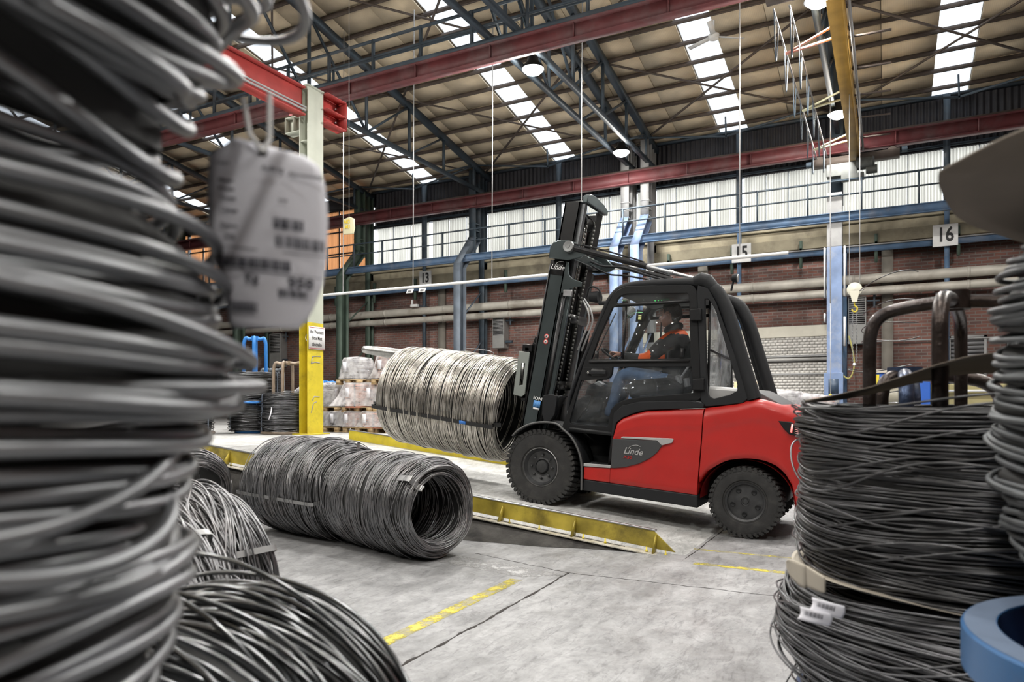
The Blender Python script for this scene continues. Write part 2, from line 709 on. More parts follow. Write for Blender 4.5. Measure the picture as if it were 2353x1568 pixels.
M_led = emis('lamp_glass', (1, .99, .96), 60)
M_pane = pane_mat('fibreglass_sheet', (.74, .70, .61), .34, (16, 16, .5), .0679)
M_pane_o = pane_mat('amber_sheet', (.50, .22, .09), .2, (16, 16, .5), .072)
M_sky = pane_mat('skylight_sheet', (.95, .97, 1.0), .12, (2.5, 1, 1))
M_dark_clad = mat('dark_cladding', (.035, .035, .042), .6, .1, .2, 3)


def roof_mat():
    m, t, N, L, b = nt('roof_board')
    oi = N.new('ShaderNodeObjectInfo')
    mr = N.new('ShaderNodeMapRange')
    mr.inputs['To Min'].default_value = .80
    mr.inputs['To Max'].default_value = 1.12
    L.new(oi.outputs['Random'], mr.inputs[0])
    tc = N.new('ShaderNodeTexCoord')
    mp = N.new('ShaderNodeMapping')
    mp.inputs['Scale'].default_value = (1, 1, 1)
    geo = N.new('ShaderNodeNewGeometry')
    L.new(geo.outputs['Position'], mp.inputs[0])
    n = N.new('ShaderNodeTexNoise')
    n.inputs['Scale'].default_value = 1.3
    n.inputs['Detail'].default_value = 7
    L.new(mp.outputs[0], n.inputs[0])
    m2 = N.new('ShaderNodeMapRange')
    m2.inputs['From Min'].default_value = .3
    m2.inputs['From Max'].default_value = .7
    m2.inputs['To Min'].default_value = .75
    m2.inputs['To Max'].default_value = 1.15
    L.new(n.outputs[0], m2.inputs[0])
    wv = N.new('ShaderNodeTexWave')
    wv.inputs['Scale'].default_value = 9.0
    wv.inputs['Distortion'].default_value = 1.0
    L.new(mp.outputs[0], wv.inputs[0])
    m3 = N.new('ShaderNodeMapRange')
    m3.inputs['To Min'].default_value = .93
    L.new(wv.outputs[1], m3.inputs[0])
    a = N.new('ShaderNodeMath')
    a.operation = 'MULTIPLY'
    L.new(mr.outputs[0], a.inputs[0])
    L.new(m2.outputs[0], a.inputs[1])
    a2 = N.new('ShaderNodeMath')
    a2.operation = 'MULTIPLY'
    L.new(a.outputs[0], a2.inputs[0])
    L.new(m3.outputs[0], a2.inputs[1])
    s = N.new('ShaderNodeVectorMath')
    s.operation = 'SCALE'
    s.inputs[0].default_value = (.80, .67, .48)
    L.new(a2.outputs[0], s.inputs['Scale'])
    L.new(s.outputs[0], b.inputs['Base Color'])
    b.inputs['Roughness'].default_value = .85
    return m


M_roof = roof_mat()


def brick_mat(name, c1, c2, mortar, scale, bw, bh, soot=True, msize=.012):
    m, t, N, L, b = nt(name)
    geo = N.new('ShaderNodeNewGeometry')
    sx = N.new('ShaderNodeSeparateXYZ')
    L.new(geo.outputs['Position'], sx.inputs[0])
    cb = N.new('ShaderNodeCombineXYZ')
    L.new(sx.outputs[0], cb.inputs[0])
    L.new(sx.outputs[2], cb.inputs[1])
    bt = N.new('ShaderNodeTexBrick')
    bt.inputs['Scale'].default_value = 1.0
    bt.inputs['Brick Width'].default_value = bw
    bt.inputs['Row Height'].default_value = bh
    bt.inputs['Mortar Size'].default_value = msize
    bt.inputs['Color1'].default_value = (*c1, 1)
    bt.inputs['Color2'].default_value = (*c2, 1)
    bt.inputs['Mortar'].default_value = (*mortar, 1)
    L.new(cb.outputs[0], bt.inputs[0])
    n = N.new('ShaderNodeTexNoise')
    n.inputs['Scale'].default_value = .6
    n.inputs['Detail'].default_value = 8
    L.new(geo.outputs['Position'], n.inputs[0])
    mr = N.new('ShaderNodeMapRange')
    mr.inputs['From Min'].default_value = .38
    mr.inputs['From Max'].default_value = .65
    mr.inputs['To Min'].default_value = .5 if soot else .85
    mr.inputs['To Max'].default_value = 1.2 if soot else 1.05
    L.new(n.outputs[0], mr.inputs[0])
    s = N.new('ShaderNodeVectorMath')
    s.operation = 'SCALE'
    L.new(bt.outputs[0], s.inputs[0])
    L.new(mr.outputs[0], s.inputs['Scale'])
    L.new(s.outputs[0], b.inputs['Base Color'])
    b.inputs['Roughness'].default_value = .9
    bp = N.new('ShaderNodeBump')
    bp.inputs['Strength'].default_value = .5
    bp.inputs['Distance'].default_value = .01
    L.new(bt.outputs['Fac'], bp.inputs['Height'])
    bp.invert = True
    L.new(bp.outputs[0], b.inputs['Normal'])
    return m


M_brick = brick_mat('red_brick_wall', (.30, .135, .105), (.17, .10, .09), (.26, .22, .20), 1, .25, .08)


def floor_mat(name, base, gloss=.55):
    m, t, N, L, b = nt(name)
    geo = N.new('ShaderNodeNewGeometry')

    def noise_(sc, det=8, ro=.6, stretch=(1, 1, 1), dist=0):
        mp = N.new('ShaderNodeMapping')
        mp.inputs['Scale'].default_value = stretch
        L.new(geo.outputs['Position'], mp.inputs[0])
        n = N.new('ShaderNodeTexNoise')
        n.inputs['Scale'].default_value = sc
        n.inputs['Detail'].default_value = det
        n.inputs['Roughness'].default_value = ro
        n.inputs['Distortion'].default_value = dist
        L.new(mp.outputs[0], n.inputs[0])
        return n.outputs[0]

    def rng_(x, a, bb_, c, d):
        r = N.new('ShaderNodeMapRange')
        r.inputs['From Min'].default_value = a
        r.inputs['From Max'].default_value = bb_
        r.inputs['To Min'].default_value = c
        r.inputs['To Max'].default_value = d
        L.new(x, r.inputs[0])
        return r.outputs[0]

    def mul(a, c):
        q = N.new('ShaderNodeMath')
        q.operation = 'MULTIPLY'
        L.new(a, q.inputs[0])
        L.new(c, q.inputs[1])
        return q.outputs[0]
    a = rng_(noise_(.8, 9, .7, (1, 1, 1), .6), .32, .68, .82, 1.12)
    c = rng_(noise_(6, 8, .7, (1, .45, 1), .6), .36, .62, .72, 1.14)
    d = rng_(noise_(3.2, 10, .75, (.6, 1.3, 1), 1.5), .60, .70, 1.0, 1.32)
    e = rng_(noise_(2.0, 6, .5, (1, 1, 1), 2.5), .485, .50, 1.0, .86)
    e2 = rng_(noise_(2.0, 6, .5, (1, 1, 1), 2.5), .50, .515, .0, .14)
    ad = N.new('ShaderNodeMath')
    L.new(e, ad.inputs[0])
    L.new(e2, ad.inputs[1])
    g1 = rng_(noise_(9, 10, .8, (1.6, .35, 1), 2.0), .40, .47, .70, 1.0)
    g2 = rng_(noise_(22, 6, .7, (1, 1, 1), 1.0), .35, .6, .88, 1.06)
    k = mul(mul(mul(a, c), mul(d, ad.outputs[0])), mul(g1, g2))
    s = N.new('ShaderNodeVectorMath')
    s.operation = 'SCALE'
    s.inputs[0].default_value = base
    L.new(k, s.inputs['Scale'])
    L.new(s.outputs[0], b.inputs['Base Color'])
    L.new(rng_(noise_(4, 6), .3, .7, gloss - .15, gloss + .2), b.inputs['Roughness'])
    bp = N.new('ShaderNodeBump')
    bp.inputs['Strength'].default_value = .25
    bp.inputs['Distance'].default_value = .006
    L.new(noise_(14, 9, .75), bp.inputs['Height'])
    L.new(bp.outputs[0], b.inputs['Normal'])
    return m


M_floor = floor_mat('worn_concrete', (.33, .33, .335))
M_floor_ramp = floor_mat('ramp_concrete', (.58, .58, .57))


def worn_paint(name, col, thr=.5):
    m, t, N, L, b = nt(name)
    b.inputs['Base Color'].default_value = (*col, 1)
    b.inputs['Roughness'].default_value = .6
    geo = N.new('ShaderNodeNewGeometry')
    n = N.new('ShaderNodeTexNoise')
    n.inputs['Scale'].default_value = 9
    n.inputs['Detail'].default_value = 9
    n.inputs['Roughness'].default_value = .75
    L.new(geo.outputs['Position'], n.inputs[0])
    mr = N.new('ShaderNodeMapRange')
    mr.inputs['From Min'].default_value = thr - .03
    mr.inputs['From Max'].default_value = thr + .06
    mr.inputs['To Min'].default_value = .92
    mr.inputs['To Max'].default_value = .12
    L.new(n.outputs[0], mr.inputs[0])
    L.new(mr.outputs[0], b.inputs['Alpha'])
    return m


M_line = worn_paint('yellow_floor_paint', (.70, .60, .10), .47)
M_line2 = worn_paint('faded_floor_paint', (.66, .58, .16), .42)
M_joint = mat('joint_filler', (.035, .03, .028), .95, 0, .4, 25)
M_tyremark = worn_paint('scraped_pale_patch', (.47, .47, .47), .47)

# ------------------------------------------------------------------ floor, ramp, raised level
XR, YR = 9.0, 20.4
floor = obj('floor', [bb(-7.75, XR, -22, YR + .3, -.3, 0)], M_floor, kind='structure', label='worn grey concrete hall floor at the lower level', cat='floor')
deck = obj('floor', [bb(-40, -7.75, -22, YR + .3, -.3, .65)], M_floor_ramp, kind='structure', label='raised concrete floor level behind the ramp, where the wrapped pallets stand', cat='floor')


def jag(p, q, w0, amp, n, seed, z=.0015):
    r = random.Random(seed)
    V, F = [], []
    p, q = np.array(p, float), np.array(q, float)
    d = (q - p) / np.linalg.norm(q - p)
    s = np.array([-d[1], d[0]])
    off = 0
    for i in range(n + 1):
        c = p + (q - p) * i / n
        off = off * .8 + r.uniform(-amp, amp)
        ww = w0 * r.uniform(.35, 1.5)
        a, b_ = c + s * (off - ww / 2), c + s * (off + ww / 2)
        V += [(a[0], a[1], z), (b_[0], b_[1], z), (a[0], a[1], -.01), (b_[0], b_[1], -.01)]
        if i:
            k = 4 * i
            F += [(k - 4, k, k + 1, k - 3), (k - 4, k - 2, k + 2, k), (k - 3, k + 1, k + 3, k - 1)]
    return np.array(V), F


obj('expansion_joint', [jag((-2.05, 4.80), (-1.97, -2), .016, .006, 160, 3)], M_joint, floor)
obj('expansion_joint', [jag((-3.0, 5.06), (-2.05, 4.80), .006, .005, 40, 5), jag((-2.05, 4.80), (.1, 4.86), .007, .006, 90, 6), jag((.1, 4.86), (1.6, 4.9), .006, .005, 60, 16)], M_joint, floor)
obj('expansion_joint', [jag((-1.42, 5.65), (-1.38, 14), .010, .004, 120, 7)], M_joint, floor)
obj('crack', [jag((-.55, 5.5), (-.35, 4.86), .005, .01, 30, 8)], M_joint, floor)
obj('floor_marking', [bb(-2.35, -2.255, 2.0, 4.45, .0005, .002)], M_line, floor, label='worn yellow floor line')
obj('floor_marking', [bb(-1.32, .9, 5.50, 5.57, .0005, .002)], M_line, floor, label='worn yellow floor line')
obj('floor_marking', [bb(-1.45, .9, 6.05, 6.10, .0005, .002)], M_line2, floor, label='faint yellow floor line')
obj('scrape', [prism([(-3.35, 4.98), (-2.3, 4.78), (-2.05, 4.72), (-2.3, 4.52), (-3.1, 4.66)], .0005, .0015, plane='xy')], M_tyremark, floor)

RX0, RX1, SL = -1.45, -7.75, .1035


def rz_(x):
    return max(0.0, (RX0 - x) * SL)


RT = thing('ramp', (0, 0, 0), 'concrete ramp rising to the upper floor level under the forklift', 'ramp', kind='structure')
obj('ramp_surface', [prism([(RX0, 0.001), (RX0, -.05), (RX1, -.05), (RX1, .65)], 5.80, 9.1)], M_floor_ramp, RT)
# rough concrete flank with an uneven foot


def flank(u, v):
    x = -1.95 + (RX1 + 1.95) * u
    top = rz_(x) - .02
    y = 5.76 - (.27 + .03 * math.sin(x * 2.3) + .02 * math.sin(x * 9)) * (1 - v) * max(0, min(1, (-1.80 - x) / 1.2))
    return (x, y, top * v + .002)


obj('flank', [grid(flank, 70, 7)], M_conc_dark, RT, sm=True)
# yellow steel kerb: web, foot flange, gussets, bolts


def kerb(parent, y, x0, x1, zoff, facing, m, plain=False):
    """upright web with a foot flange on one side"""
    def zz(x):
        return rz_(x) + zoff
    ex0 = x0
    web = prism([(x0, zz(x0) - .03), (x0 - .22, zz(x0 - .22) + .145), (x1, zz(x1) + .145), (x1, zz(x1) - .03)], y, y + .012)
    obj('web', [web], m, parent, bevel=.002)
    obj('top_lip', [prism([(x0 - .20, zz(x0 - .2) + .145), (x0 - .2, zz(x0 - .2) + .157), (x1, zz(x1) + .157), (x1, zz(x1) + .145)], y - .006, y + .03)], M_steel, parent)
    if plain:
        return
    fy = y + facing * .12
    obj('foot_flange', [prism([(x0, zz(x0) - .035), (x0, zz(x0) - .023), (x1, zz(x1) - .023), (x1, zz(x1) - .035)], min(y, fy), max(y, fy))], [M_worn], parent, bevel=.002)
    x = x0 - .20
    i = 0
    while x > x1:
        tri = prism([(y, zz(x) - .02), (fy - facing * .01, zz(x) - .02), (y, zz(x) + .13)] if facing > 0 else [(fy + .01, zz(x) - .02), (y, zz(x) - .02), (y, zz(x) + .13)], x - .006, x + .006, plane='yz')
        obj('gusset', [tri], m, parent)
        for bx in (x + .10, x - .32, x - .62) if i else (x + .10, x - .06, x - .42):
            z = zz(bx) - .023
            yy = y + facing * .07
            obj('bolt', [lathe([(0, 0), (.013, 0), (.013, .012), (.007, .012), (.007, .04), (0, .04)], 6, 'z', (bx, yy, z))], M_yellow, parent)
        x -= .72
        i += 1


K1 = thing('ramp_kerb', (0, 0, 0), 'yellow steel kerb with gussets and bolts along the near edge of the ramp', 'kerb')
kerb(K1, 5.81, -1.50, -7.7, 0, -1, M_yellow_dirty)
K2 = thing('ramp_kerb', (0, 0, 0), 'yellow steel kerb along the far edge of the ramp, behind the carried coil', 'kerb')
kerb(K2, 9.0, -1.6, -7.7, 0, 1, M_yellow, True)

# ------------------------------------------------------------------ walls
wall = obj('wall_far', [bb(-40, XR, YR, YR + .3, 0, 5.25)], M_brick, kind='structure', label='dark red brick wall at the far side of the hall', cat='wall')
obj('lintel', [bb(-40, XR, 20.12, YR, 5.25, 5.55), bb(-40, XR, 20.2, YR + .2, 5.55, 5.78), bb(-40, XR, 20.1, YR + .1, 5.80, 5.95)], M_wall_conc, wall, bevel=.01)
obj('wall_left', [bb(-40.3, -40, -22, YR, 0, 12)], M_brick, kind='structure', label='end wall of the hall beyond the dark bays', cat='wall')
obj('wall_right', [bb(XR, XR + .3, -22, YR, 0, 12)], M_brick, kind='structure', label='near end wall of the hall', cat='wall')
obj('wall_back', [bb(-40, XR, -22.3, -22, 0, 12)], M_brick, kind='structure', label='wall of the hall behind the camera side', cat='wall')
# pilasters on the brick
for x in (-18.9, -13.35, -8.6, -4.6, 0.0, 5.2):
    obj('pilaster', [bb(x - .13, x + .13, 20.28, YR, 0, 5.2)], mat('pilaster_plaster', (.24, .22, .19), .9, 0, .2, 2), wall)

# white-painted block wall in front of the brick on the right
M_wblock = mat('white_block', (.60, .58, .54), .8, 0, .15, 3, (.38, .35, .32), .4)
M_plaster = mat('cream_plaster', (.62, .59, .50), .8, 0, .08, 2, (.45, .41, .35), .5)
WW = thing('wall_block', (0, 0, 0), 'white-painted block wall with grey pipes, behind the rear of the forklift', 'wall', kind='structure')
obj('mortar_bed', [bb(-6.5, -1.12, 20.05, 20.30, 0, 2.95)], mat('mortar', (.34, .32, .30), .9), WW)
obj('plaster_band', [bb(-6.52, -1.10, 20.0, 20.30, 2.95, 3.24)], M_plaster, WW, bevel=.01)
blocks = []
r_ = random.Random(4)
row, z = 0, .02
while z < 2.93:
    x = -6.5 + (.06 if row % 2 else 0)
    while x < -1.14:
        x2 = min(x + .118, -1.12)
        d = r_.uniform(0, .008)
        if not (2.30 < z + .04 < 2.42):
            blocks.append(bb(x + .003, x2 - .003, 20.03 - d, 20.06, z + .003, z + .072))
        x += .121
    z += .0755
    row += 1
tag(obj('brick', blocks, M_wblock, WW), kind='stuff')
obj('cable_tray', [bb(-6.5, -1.14, 19.96, 20.05, 2.32, 2.40)], mat('tray_grey', (.42, .41, .39), .6), WW)
obj('conduit', [cyl((-6.5, 19.98, 2.44), (-1.1, 19.98, 2.44), .016, 8), cyl((-6.5, 19.98, 2.47), (-1.1, 19.98, 2.47), .012, 8), cyl((-6.5, 19.99, 1.98), (-1.1, 19.99, 1.98), .02, 8)], M_grey, WW, sm=True)
obj('wall_conduit', [cyl((-1.0, 20.3, 2.78), (8.5, 20.3, 2.78), .018, 8)], M_grey, wall, sm=True)

# shuttered windows low in the wall at the right
for i, x in enumerate((1.7, 2.9)):
    W = thing('window_%d' % (20 + i), (x, 20.36, 2.2), ['grey shuttered window low in the brick wall, right of the blue post of sign 16', 'second grey shuttered window at the far end of the brick wall'][i], 'window', kind='structure')
    obj('frame', [bb(-.4, -.34, -.06, .02, -.7, .65), bb(.34, .4, -.06, .02, -.7, .65), bb(-.4, .4, -.06, .02, .6, .65), bb(-.4, .4, -.06, .02, -.75, -.7)], M_grey, W)
    for k in range(13):
        obj('slat', [xform(box((0, 0, 0), (.68, .02, .085)), (0, -.02, -.62 + k * .098), rotm('X', .35))], mat('shutter_grey', (.23, .23, .24), .6), W)

# ------------------------------------------------------------------ corrugated glazing, one sheet per object


def corr(w_, h_, waves=9, amp=.018, axis='x', per=6):
    n = waves * per
    V, F = [], []
    for i in range(n + 1):
        x = -w_ / 2 + w_ * i / n
        y = amp * math.cos(2 * PI * i / per)
        V += [(x, y, -h_ / 2), (x, y, h_ / 2)]
        if i:
            F.append((2 * i - 2, 2 * i, 2 * i + 1, 2 * i - 1))
    return np.array(V), F


posts_x = [-16.22, -13.84, -11.67, -8.89, -6.59, -6.01, -3.55, -1.13, 1.26, 3.9, 6.4, XR]
bay_names = {0: 'window_1', 1: 'window_2', 2: 'window_3', 3: 'window_4', 4: 'window_5', 5: 'window_6', 6: 'window_7', 7: 'window_8', 8: 'window_9', 9: 'window_10', 10: 'window_11'}
lab = {0: 'bay of white corrugated glazing left of sign 13, first after the amber glazing', 1: 'bay of white corrugated glazing just right of sign 13', 2: 'bay of white corrugated glazing left of the forklift mast',
       3: 'bay of white corrugated glazing behind the top of the forklift mast', 4: 'narrow strip of corrugated glazing between the twin grey columns', 5: 'bay of white corrugated glazing left of sign 15, beside the twin columns',
       6: 'bay of white corrugated glazing right of sign 15, left of the crane end', 7: 'bay of white corrugated glazing between the pale blue column and sign 16', 8: 'bay of white corrugated glazing right of sign 16, partly behind the cardboard',
       9: 'bay of white corrugated glazing beyond sign 16, hidden by the coil column', 10: 'last bay of white corrugated glazing'}
sheet_me = {}
for i in range(len(posts_x) - 1):
    a, b_ = posts_x[i] + .06, posts_x[i + 1] - .06
    W = thing(bay_names[i], ((a + b_) / 2, 20.38, 6.7), lab[i], 'window', kind='structure')
    n = max(1, round((b_ - a) / .65))
    wd = (b_ - a) / n
    key = round(wd, 3)
    for k in range(n):
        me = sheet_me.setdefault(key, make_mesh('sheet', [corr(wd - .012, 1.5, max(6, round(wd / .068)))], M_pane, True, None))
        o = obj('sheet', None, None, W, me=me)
        o.location = (a - (a + b_) / 2 + wd * (k + .5), 0, .0)
    obj('frame', [bb(-(b_ - a) / 2, (b_ - a) / 2, -.03, .03, -.78, -.75), bb(-(b_ - a) / 2, (b_ - a) / 2, -.03, .03, .75, .79)] +
        [bb(-(b_ - a) / 2 + wd * k - .006, -(b_ - a) / 2 + wd * k + .006, -.03, .0, -.75, .75) for k in range(1, n)], M_teal, W)
am = [(-26.0, -21.1, 'amber corrugated glazing in the dark bays, left of the hanging paper tag'), (-21.0, -16.3, 'amber corrugated glazing right of the yellow column'), (-33.0, -26.1, 'farthest bay of amber corrugated glazing')]
for i, (a, b_, lb) in enumerate(am):
    W = thing('window_%d' % (12 + i), ((a + b_) / 2, 20.38, 7.1), lb, 'window', kind='structure')
    n = round((b_ - a) / .8)
    wd = (b_ - a) / n
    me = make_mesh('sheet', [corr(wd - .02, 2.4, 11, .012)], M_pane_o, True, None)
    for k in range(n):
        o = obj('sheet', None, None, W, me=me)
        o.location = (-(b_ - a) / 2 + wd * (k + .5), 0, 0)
    obj('frame', [bb(-(b_ - a) / 2, (b_ - a) / 2, -.05, .03, z_ - .02, z_ + .02) for z_ in (-1.2, -.4, .4, 1.2)] +
        [bb(-(b_ - a) / 2 + wd * k - .012, -(b_ - a) / 2 + wd * k + .012, -.05, .0, -1.2, 1.2) for k in range(0, n + 1)], M_black, W)

obj('wall_panel', [bb(-40, -33.0, 20.3, 20.45, 5.9, 8.7)], M_dark_clad, wall)
# dark corrugated cladding above the crane rail
CL = thing('wall_cladding', (0, 20.3, 8.1), 'dark corrugated cladding band under the roof edge', 'cladding', kind='structure')
me = make_mesh('cladding_sheet', [corr(2.5, 1.25, 18, .025)], M_dark_clad, True, None)
for k in range(10):
    o = obj('cladding_sheet', None, None, CL, me=me)
    o.location = (-15.0 + k * 2.5, .12, 0)
obj('backing', [bb(-16.3, XR, .15, .25, -.65, .65), bb(-40, -16.3, .1, .2, .15, .65)], M_dark_clad, CL)
obj('ledge', [bb(-16.3, XR, -.05, .1, .58, .64), bb(-16.3, XR, -.05, .1, -.64, -.58)], M_teal, CL)
obj('soffit', [bb(-16.3, XR, .0, .22, -.68, -.64)], M_dark_clad, CL)

# ------------------------------------------------------------------ roof
RS = .175
RANG = math.atan(RS)


def roof_z(y):
    return 8.7 + RS * (20.6 - y)


RTOP = 1.0        # ridge line y
roof = thing('ceiling', (0, 0, 0), 'sloping roof of tan boards on steel purlins, with skylight strips', 'ceiling', kind='structure')
sky_x = [-29.0, -24.0, -18.85, -13.9, -8.85, -3.78, 1.35, 6.45]
SW = .38


def slope_box(x0, x1, y0, y1, t0, t1):
    """board lying in the roof slope, t = offset above the roof line"""
    V = []
    for t in (t0, t1):
        for x, y in ((x0, y0), (x1, y0), (x1, y1), (x0, y1)):
            V.append((x, y, roof_z(y) + t))
    return np.array(V), [(0, 3, 2, 1), (4, 5, 6, 7), (0, 1, 5, 4), (1, 2, 6, 5), (2, 3, 7, 6), (3, 0, 4, 7)]


PY = [20.72 - .74 * k for k in range(27)]
edges_x = [-40] + [e for s in sky_x for e in (s - SW, s + SW)] + [XR + .3]
deck_parts = []
for i in range(0, len(edges_x), 2):
    deck_parts.append(slope_box(edges_x[i], edges_x[i + 1], RTOP, 20.75, .10, .16))
obj('roof_deck', deck_parts, mat('roof_underlay', (.17, .14, .10), .9), roof)
obj('back_slope', [(np.array([(-40, RTOP, roof_z(RTOP) + .1), (XR + .3, RTOP, roof_z(RTOP) + .1), (XR + .3, -22.3, roof_z(RTOP) - 3.9), (-40, -22.3, roof_z(RTOP) - 3.9)]), [(0, 1, 2, 3)])], M_roof, roof)
# boards: one shared mesh, each lying between two purlins, slightly uneven
bw = (5.05 - 2 * SW) / 4
brd = make_mesh('roof_board', [box((0, 0, 0), (1.0, .735, .03))], M_roof)
r_ = random.Random(9)
nb = 0
for i in range(1, len(edges_x) - 2, 2):
    x0, x1 = edges_x[i + 1], edges_x[i + 2] if i + 2 < len(edges_x) else XR
    n = 4
    wd = (x1 - x0) / n
    for k in range(n):
        for j in range(len(PY) - 1):
            yc = (PY[j] + PY[j + 1]) / 2
            xc = x0 + wd * (k + .5)
            if yc < 11.2 or xc < -21.6 or xc > 4.2:
                continue
            if xc > -3 and yc < 14.5 or nb >= 300:
                continue
            o = obj('roof_board', None, None, roof, me=brd)
            o.location = (xc, yc, roof_z(yc) + r_.uniform(.045, .06))
            o.scale = (wd - .012, 1.0, 1)
            o.rotation_euler = (-RANG + r_.uniform(-.012, .012), r_.uniform(-.012, .012), 0)
            nb += 1
rest = []
for i in range(0, len(edges_x), 2):
    x0, x1 = edges_x[i], edges_x[i + 1]
    n = max(1, round((x1 - x0) / 1.07))
    wd = (x1 - x0) / n
    for k in range(n):
        for j in range(len(PY) - 1):
            yc = (PY[j] + PY[j + 1]) / 2
            xc = x0 + wd * (k + .5)
            if xc < -21.6 or xc > 4.2 or yc < 11.2 or (xc > -3 and yc < 14.5):
                rest.append(slope_box(xc - wd / 2 + .006, xc + wd / 2 - .006, yc - .36, yc + .36, .04 + r_.uniform(0, .01), .075))
tag(obj('roof_board', rest, M_roof, roof), kind='stuff')
# skylight panes
n = 12
V, F = [], []
for j in range(9):
    for i in range(n * 2 + 1):
        V.append((-SW + .01 + (2 * SW - .02) * i / (n * 2), -.37 + .74 * j / 8, .022 * (1 if i % 2 else -1)))
for j in range(8):
    for i in range(n * 2):
        a = j * (n * 2 + 1) + i
        F.append((a, a + 1, a + n * 2 + 2, a + n * 2 + 1))
skm = make_mesh('skylight_pane', [(np.array(V), F)], M_sky, True, None)
for sx_ in sky_x:
    for j in range(len(PY) - 1):
        yc = (PY[j] + PY[j + 1]) / 2
        if yc < 3:
            continue
        o = obj('skylight_pane', None, None, roof, me=skm)
        o.location = (sx_, yc, roof_z(yc) + .13 + r_.uniform(-.01, .02))
        o.rotation_euler = (-RANG + r_.uniform(-.02, .02), 0, 0)
for j, y in enumerate(PY):
    if y < 3 or y > 20.5:
        continue
    obj('purlin', [bb(-39.9, XR - .02, y - .02, y + .02, roof_z(y) - .055, roof_z(y) + .03), bb(-39.9, XR - .02, y - .035, y + .02, roof_z(y) - .065, roof_z(y) - .055)], M_purlin, roof)

# ------------------------------------------------------------------ trusses


def truss(x, label, big=True, m=M_teal):
    T = thing('roof_truss', (x, 20.0, 7.98), label, 'truss', 'roof trusses across the hall', 'structure')
    zt = lambda y: roof_z(y) - .24

    def loc(y, z):
        return (0, y - 20.0, z - 7.98)
    obj('top_chord', [bar(loc(20.3, zt(20.3)), loc(1.0, zt(1.0)), .16, .15)], m, T)
    obj('bottom_chord', [bar(loc(20.3, 7.98), loc(1.0, 7.98), .10, .10), ], m, T)
    ys = [19.3, 17.6, 15.9, 14.1, 12.1, 9.9, 7.7, 5.4, 3.0]
    for y in ys:
        obj('post', [bar(loc(y, 7.98), loc(y, zt(y)), .06)], m, T)
    for a, b_ in zip(ys[:-1], ys[1:]):
        obj('diagonal', [bar(loc(a, 7.98), loc(b_, zt(b_)), .05, .05)] if a < 14.2 else [bar(loc(a, zt(a)), loc(b_, 7.98), .05, .05)], m, T)
    return T


for x, lb in [(-16.27, 'steel roof truss at the edge of the dark bays, left end of the lit hall'), (-11.5, 'steel roof truss left of the first bright lamp'), (-6.50, 'left one of the paired steel trusses beside the two bright lamps'),
              (-5.93, 'right one of the paired steel trusses beside the two bright lamps'), (-1.10, 'steel roof truss carrying the lamp beside the yellow crane girder'), (4.0, 'steel roof truss at the near end of the hall'),
              (-21.2, 'steel roof truss in the dark bays behind the hanging tag'), (-26.2, 'farthest steel roof truss in the dark bays')]:
    truss(x, lb)
# wind bracing in the plane of the roof
BR = thing('roof_bracing', (0, 0, 0), 'thin crossed wind braces under the roof boards', 'bracing', kind='structure')
xs = [-16.27, -11.5, -6.5, -1.1, 4.0]
for a, b_ in zip(xs[:-1], xs[1:]):
    for y0, y1 in ((20.0, 15.6), (15.6, 11.0)):
        obj('brace', [bar((a, y0, roof_z(y0) - .2), (b_, y1, roof_z(y1) - .2), .05, .03)], M_purlin, BR)
        obj('brace', [bar((b_, y0, roof_z(y0) - .2), (a, y1, roof_z(y1) - .2), .05, .03)], M_purlin, BR)
    for y in (19.4,):
        mx_ = (a + b_) / 2
        obj('brace', [bar((mx_, y, roof_z(y) - .1), (mx_ + .02, y, roof_z(y) - .65), .04)], M_teal, BR)
        obj('brace', [bar((mx_, y, roof_z(y) - .62), (a, y, roof_z(y) - .2), .04), bar((mx_, y, roof_z(y) - .62), (b_, y, roof_z(y) - .2), .04)], M_teal, BR)

# ------------------------------------------------------------------ crane runways


def ibeam_x(x0, x1, y, z0, z1, wf=.2, tf=.03):
    return [bb(x0, x1, y - wf / 2, y + wf / 2, z0, z0 + tf), bb(x0, x1, y - wf / 2, y + wf / 2, z1 - tf, z1), bb(x0, x1, y - .02, y + .02, z0 + tf, z1 - tf)]


FR = thing('crane_runway', (0, 0, 0), 'dark red crane runway beam along the far wall above the corrugated glazing', 'runway beam', kind='structure')
obj('beam', ibeam_x(-39, XR, 19.4, 7.38, 7.74), M_dred, FR)
obj('rail', [bb(-39, XR, 19.37, 19.43, 7.74, 7.80)], M_purlin, FR)
obj('stiffener', [bb(x - .008, x + .008, 19.31, 19.38, 7.41, 7.71) for x in np.arange(-38, 8.5, 1.66)], M_dred, FR)
NR = thing('crane_runway', (0, 0, 0), 'dark red crane runway beam with a railed walkway, crossing high above the column', 'runway beam', kind='structure')
obj('beam', ibeam_x(-39, XR, 11.5, 7.52, 7.84), M_dred, NR)
obj('stiffener', [bb(x - .008, x + .008, 11.41, 11.48, 7.55, 7.81) for x in np.arange(-38, 8.5, 1.66)], M_dred, NR)
obj('walkway', [bb(-39, XR, 11.55, 12.1, 7.84, 7.89), bb(-39, XR, 11.40, 11.46, 7.84, 7.92)], M_teal, NR)
obj('handrail', [bb(-39, XR, 11.47, 11.51, 8.52, 8.57)], M_teal, NR)
obj('handrail', [bb(-39, XR, 11.47, 11.51, 8.20, 8.24)], M_teal, NR)
obj('handrail', [bb(-39, XR, 12.05, 12.09, 8.50, 8.54)], M_teal, NR)
for x in np.arange(-38.2, 8.8, 1.16):
    obj('rail_post', [bb(x - .025, x + .025, 11.46, 11.52, 7.84, 8.57)], M_teal, NR)
for x in np.arange(-38.6, 8.8, 2.32):
    obj('rail_post', [bb(x - .02, x + .02, 12.05, 12.09, 7.84, 8.54)], M_teal, NR)
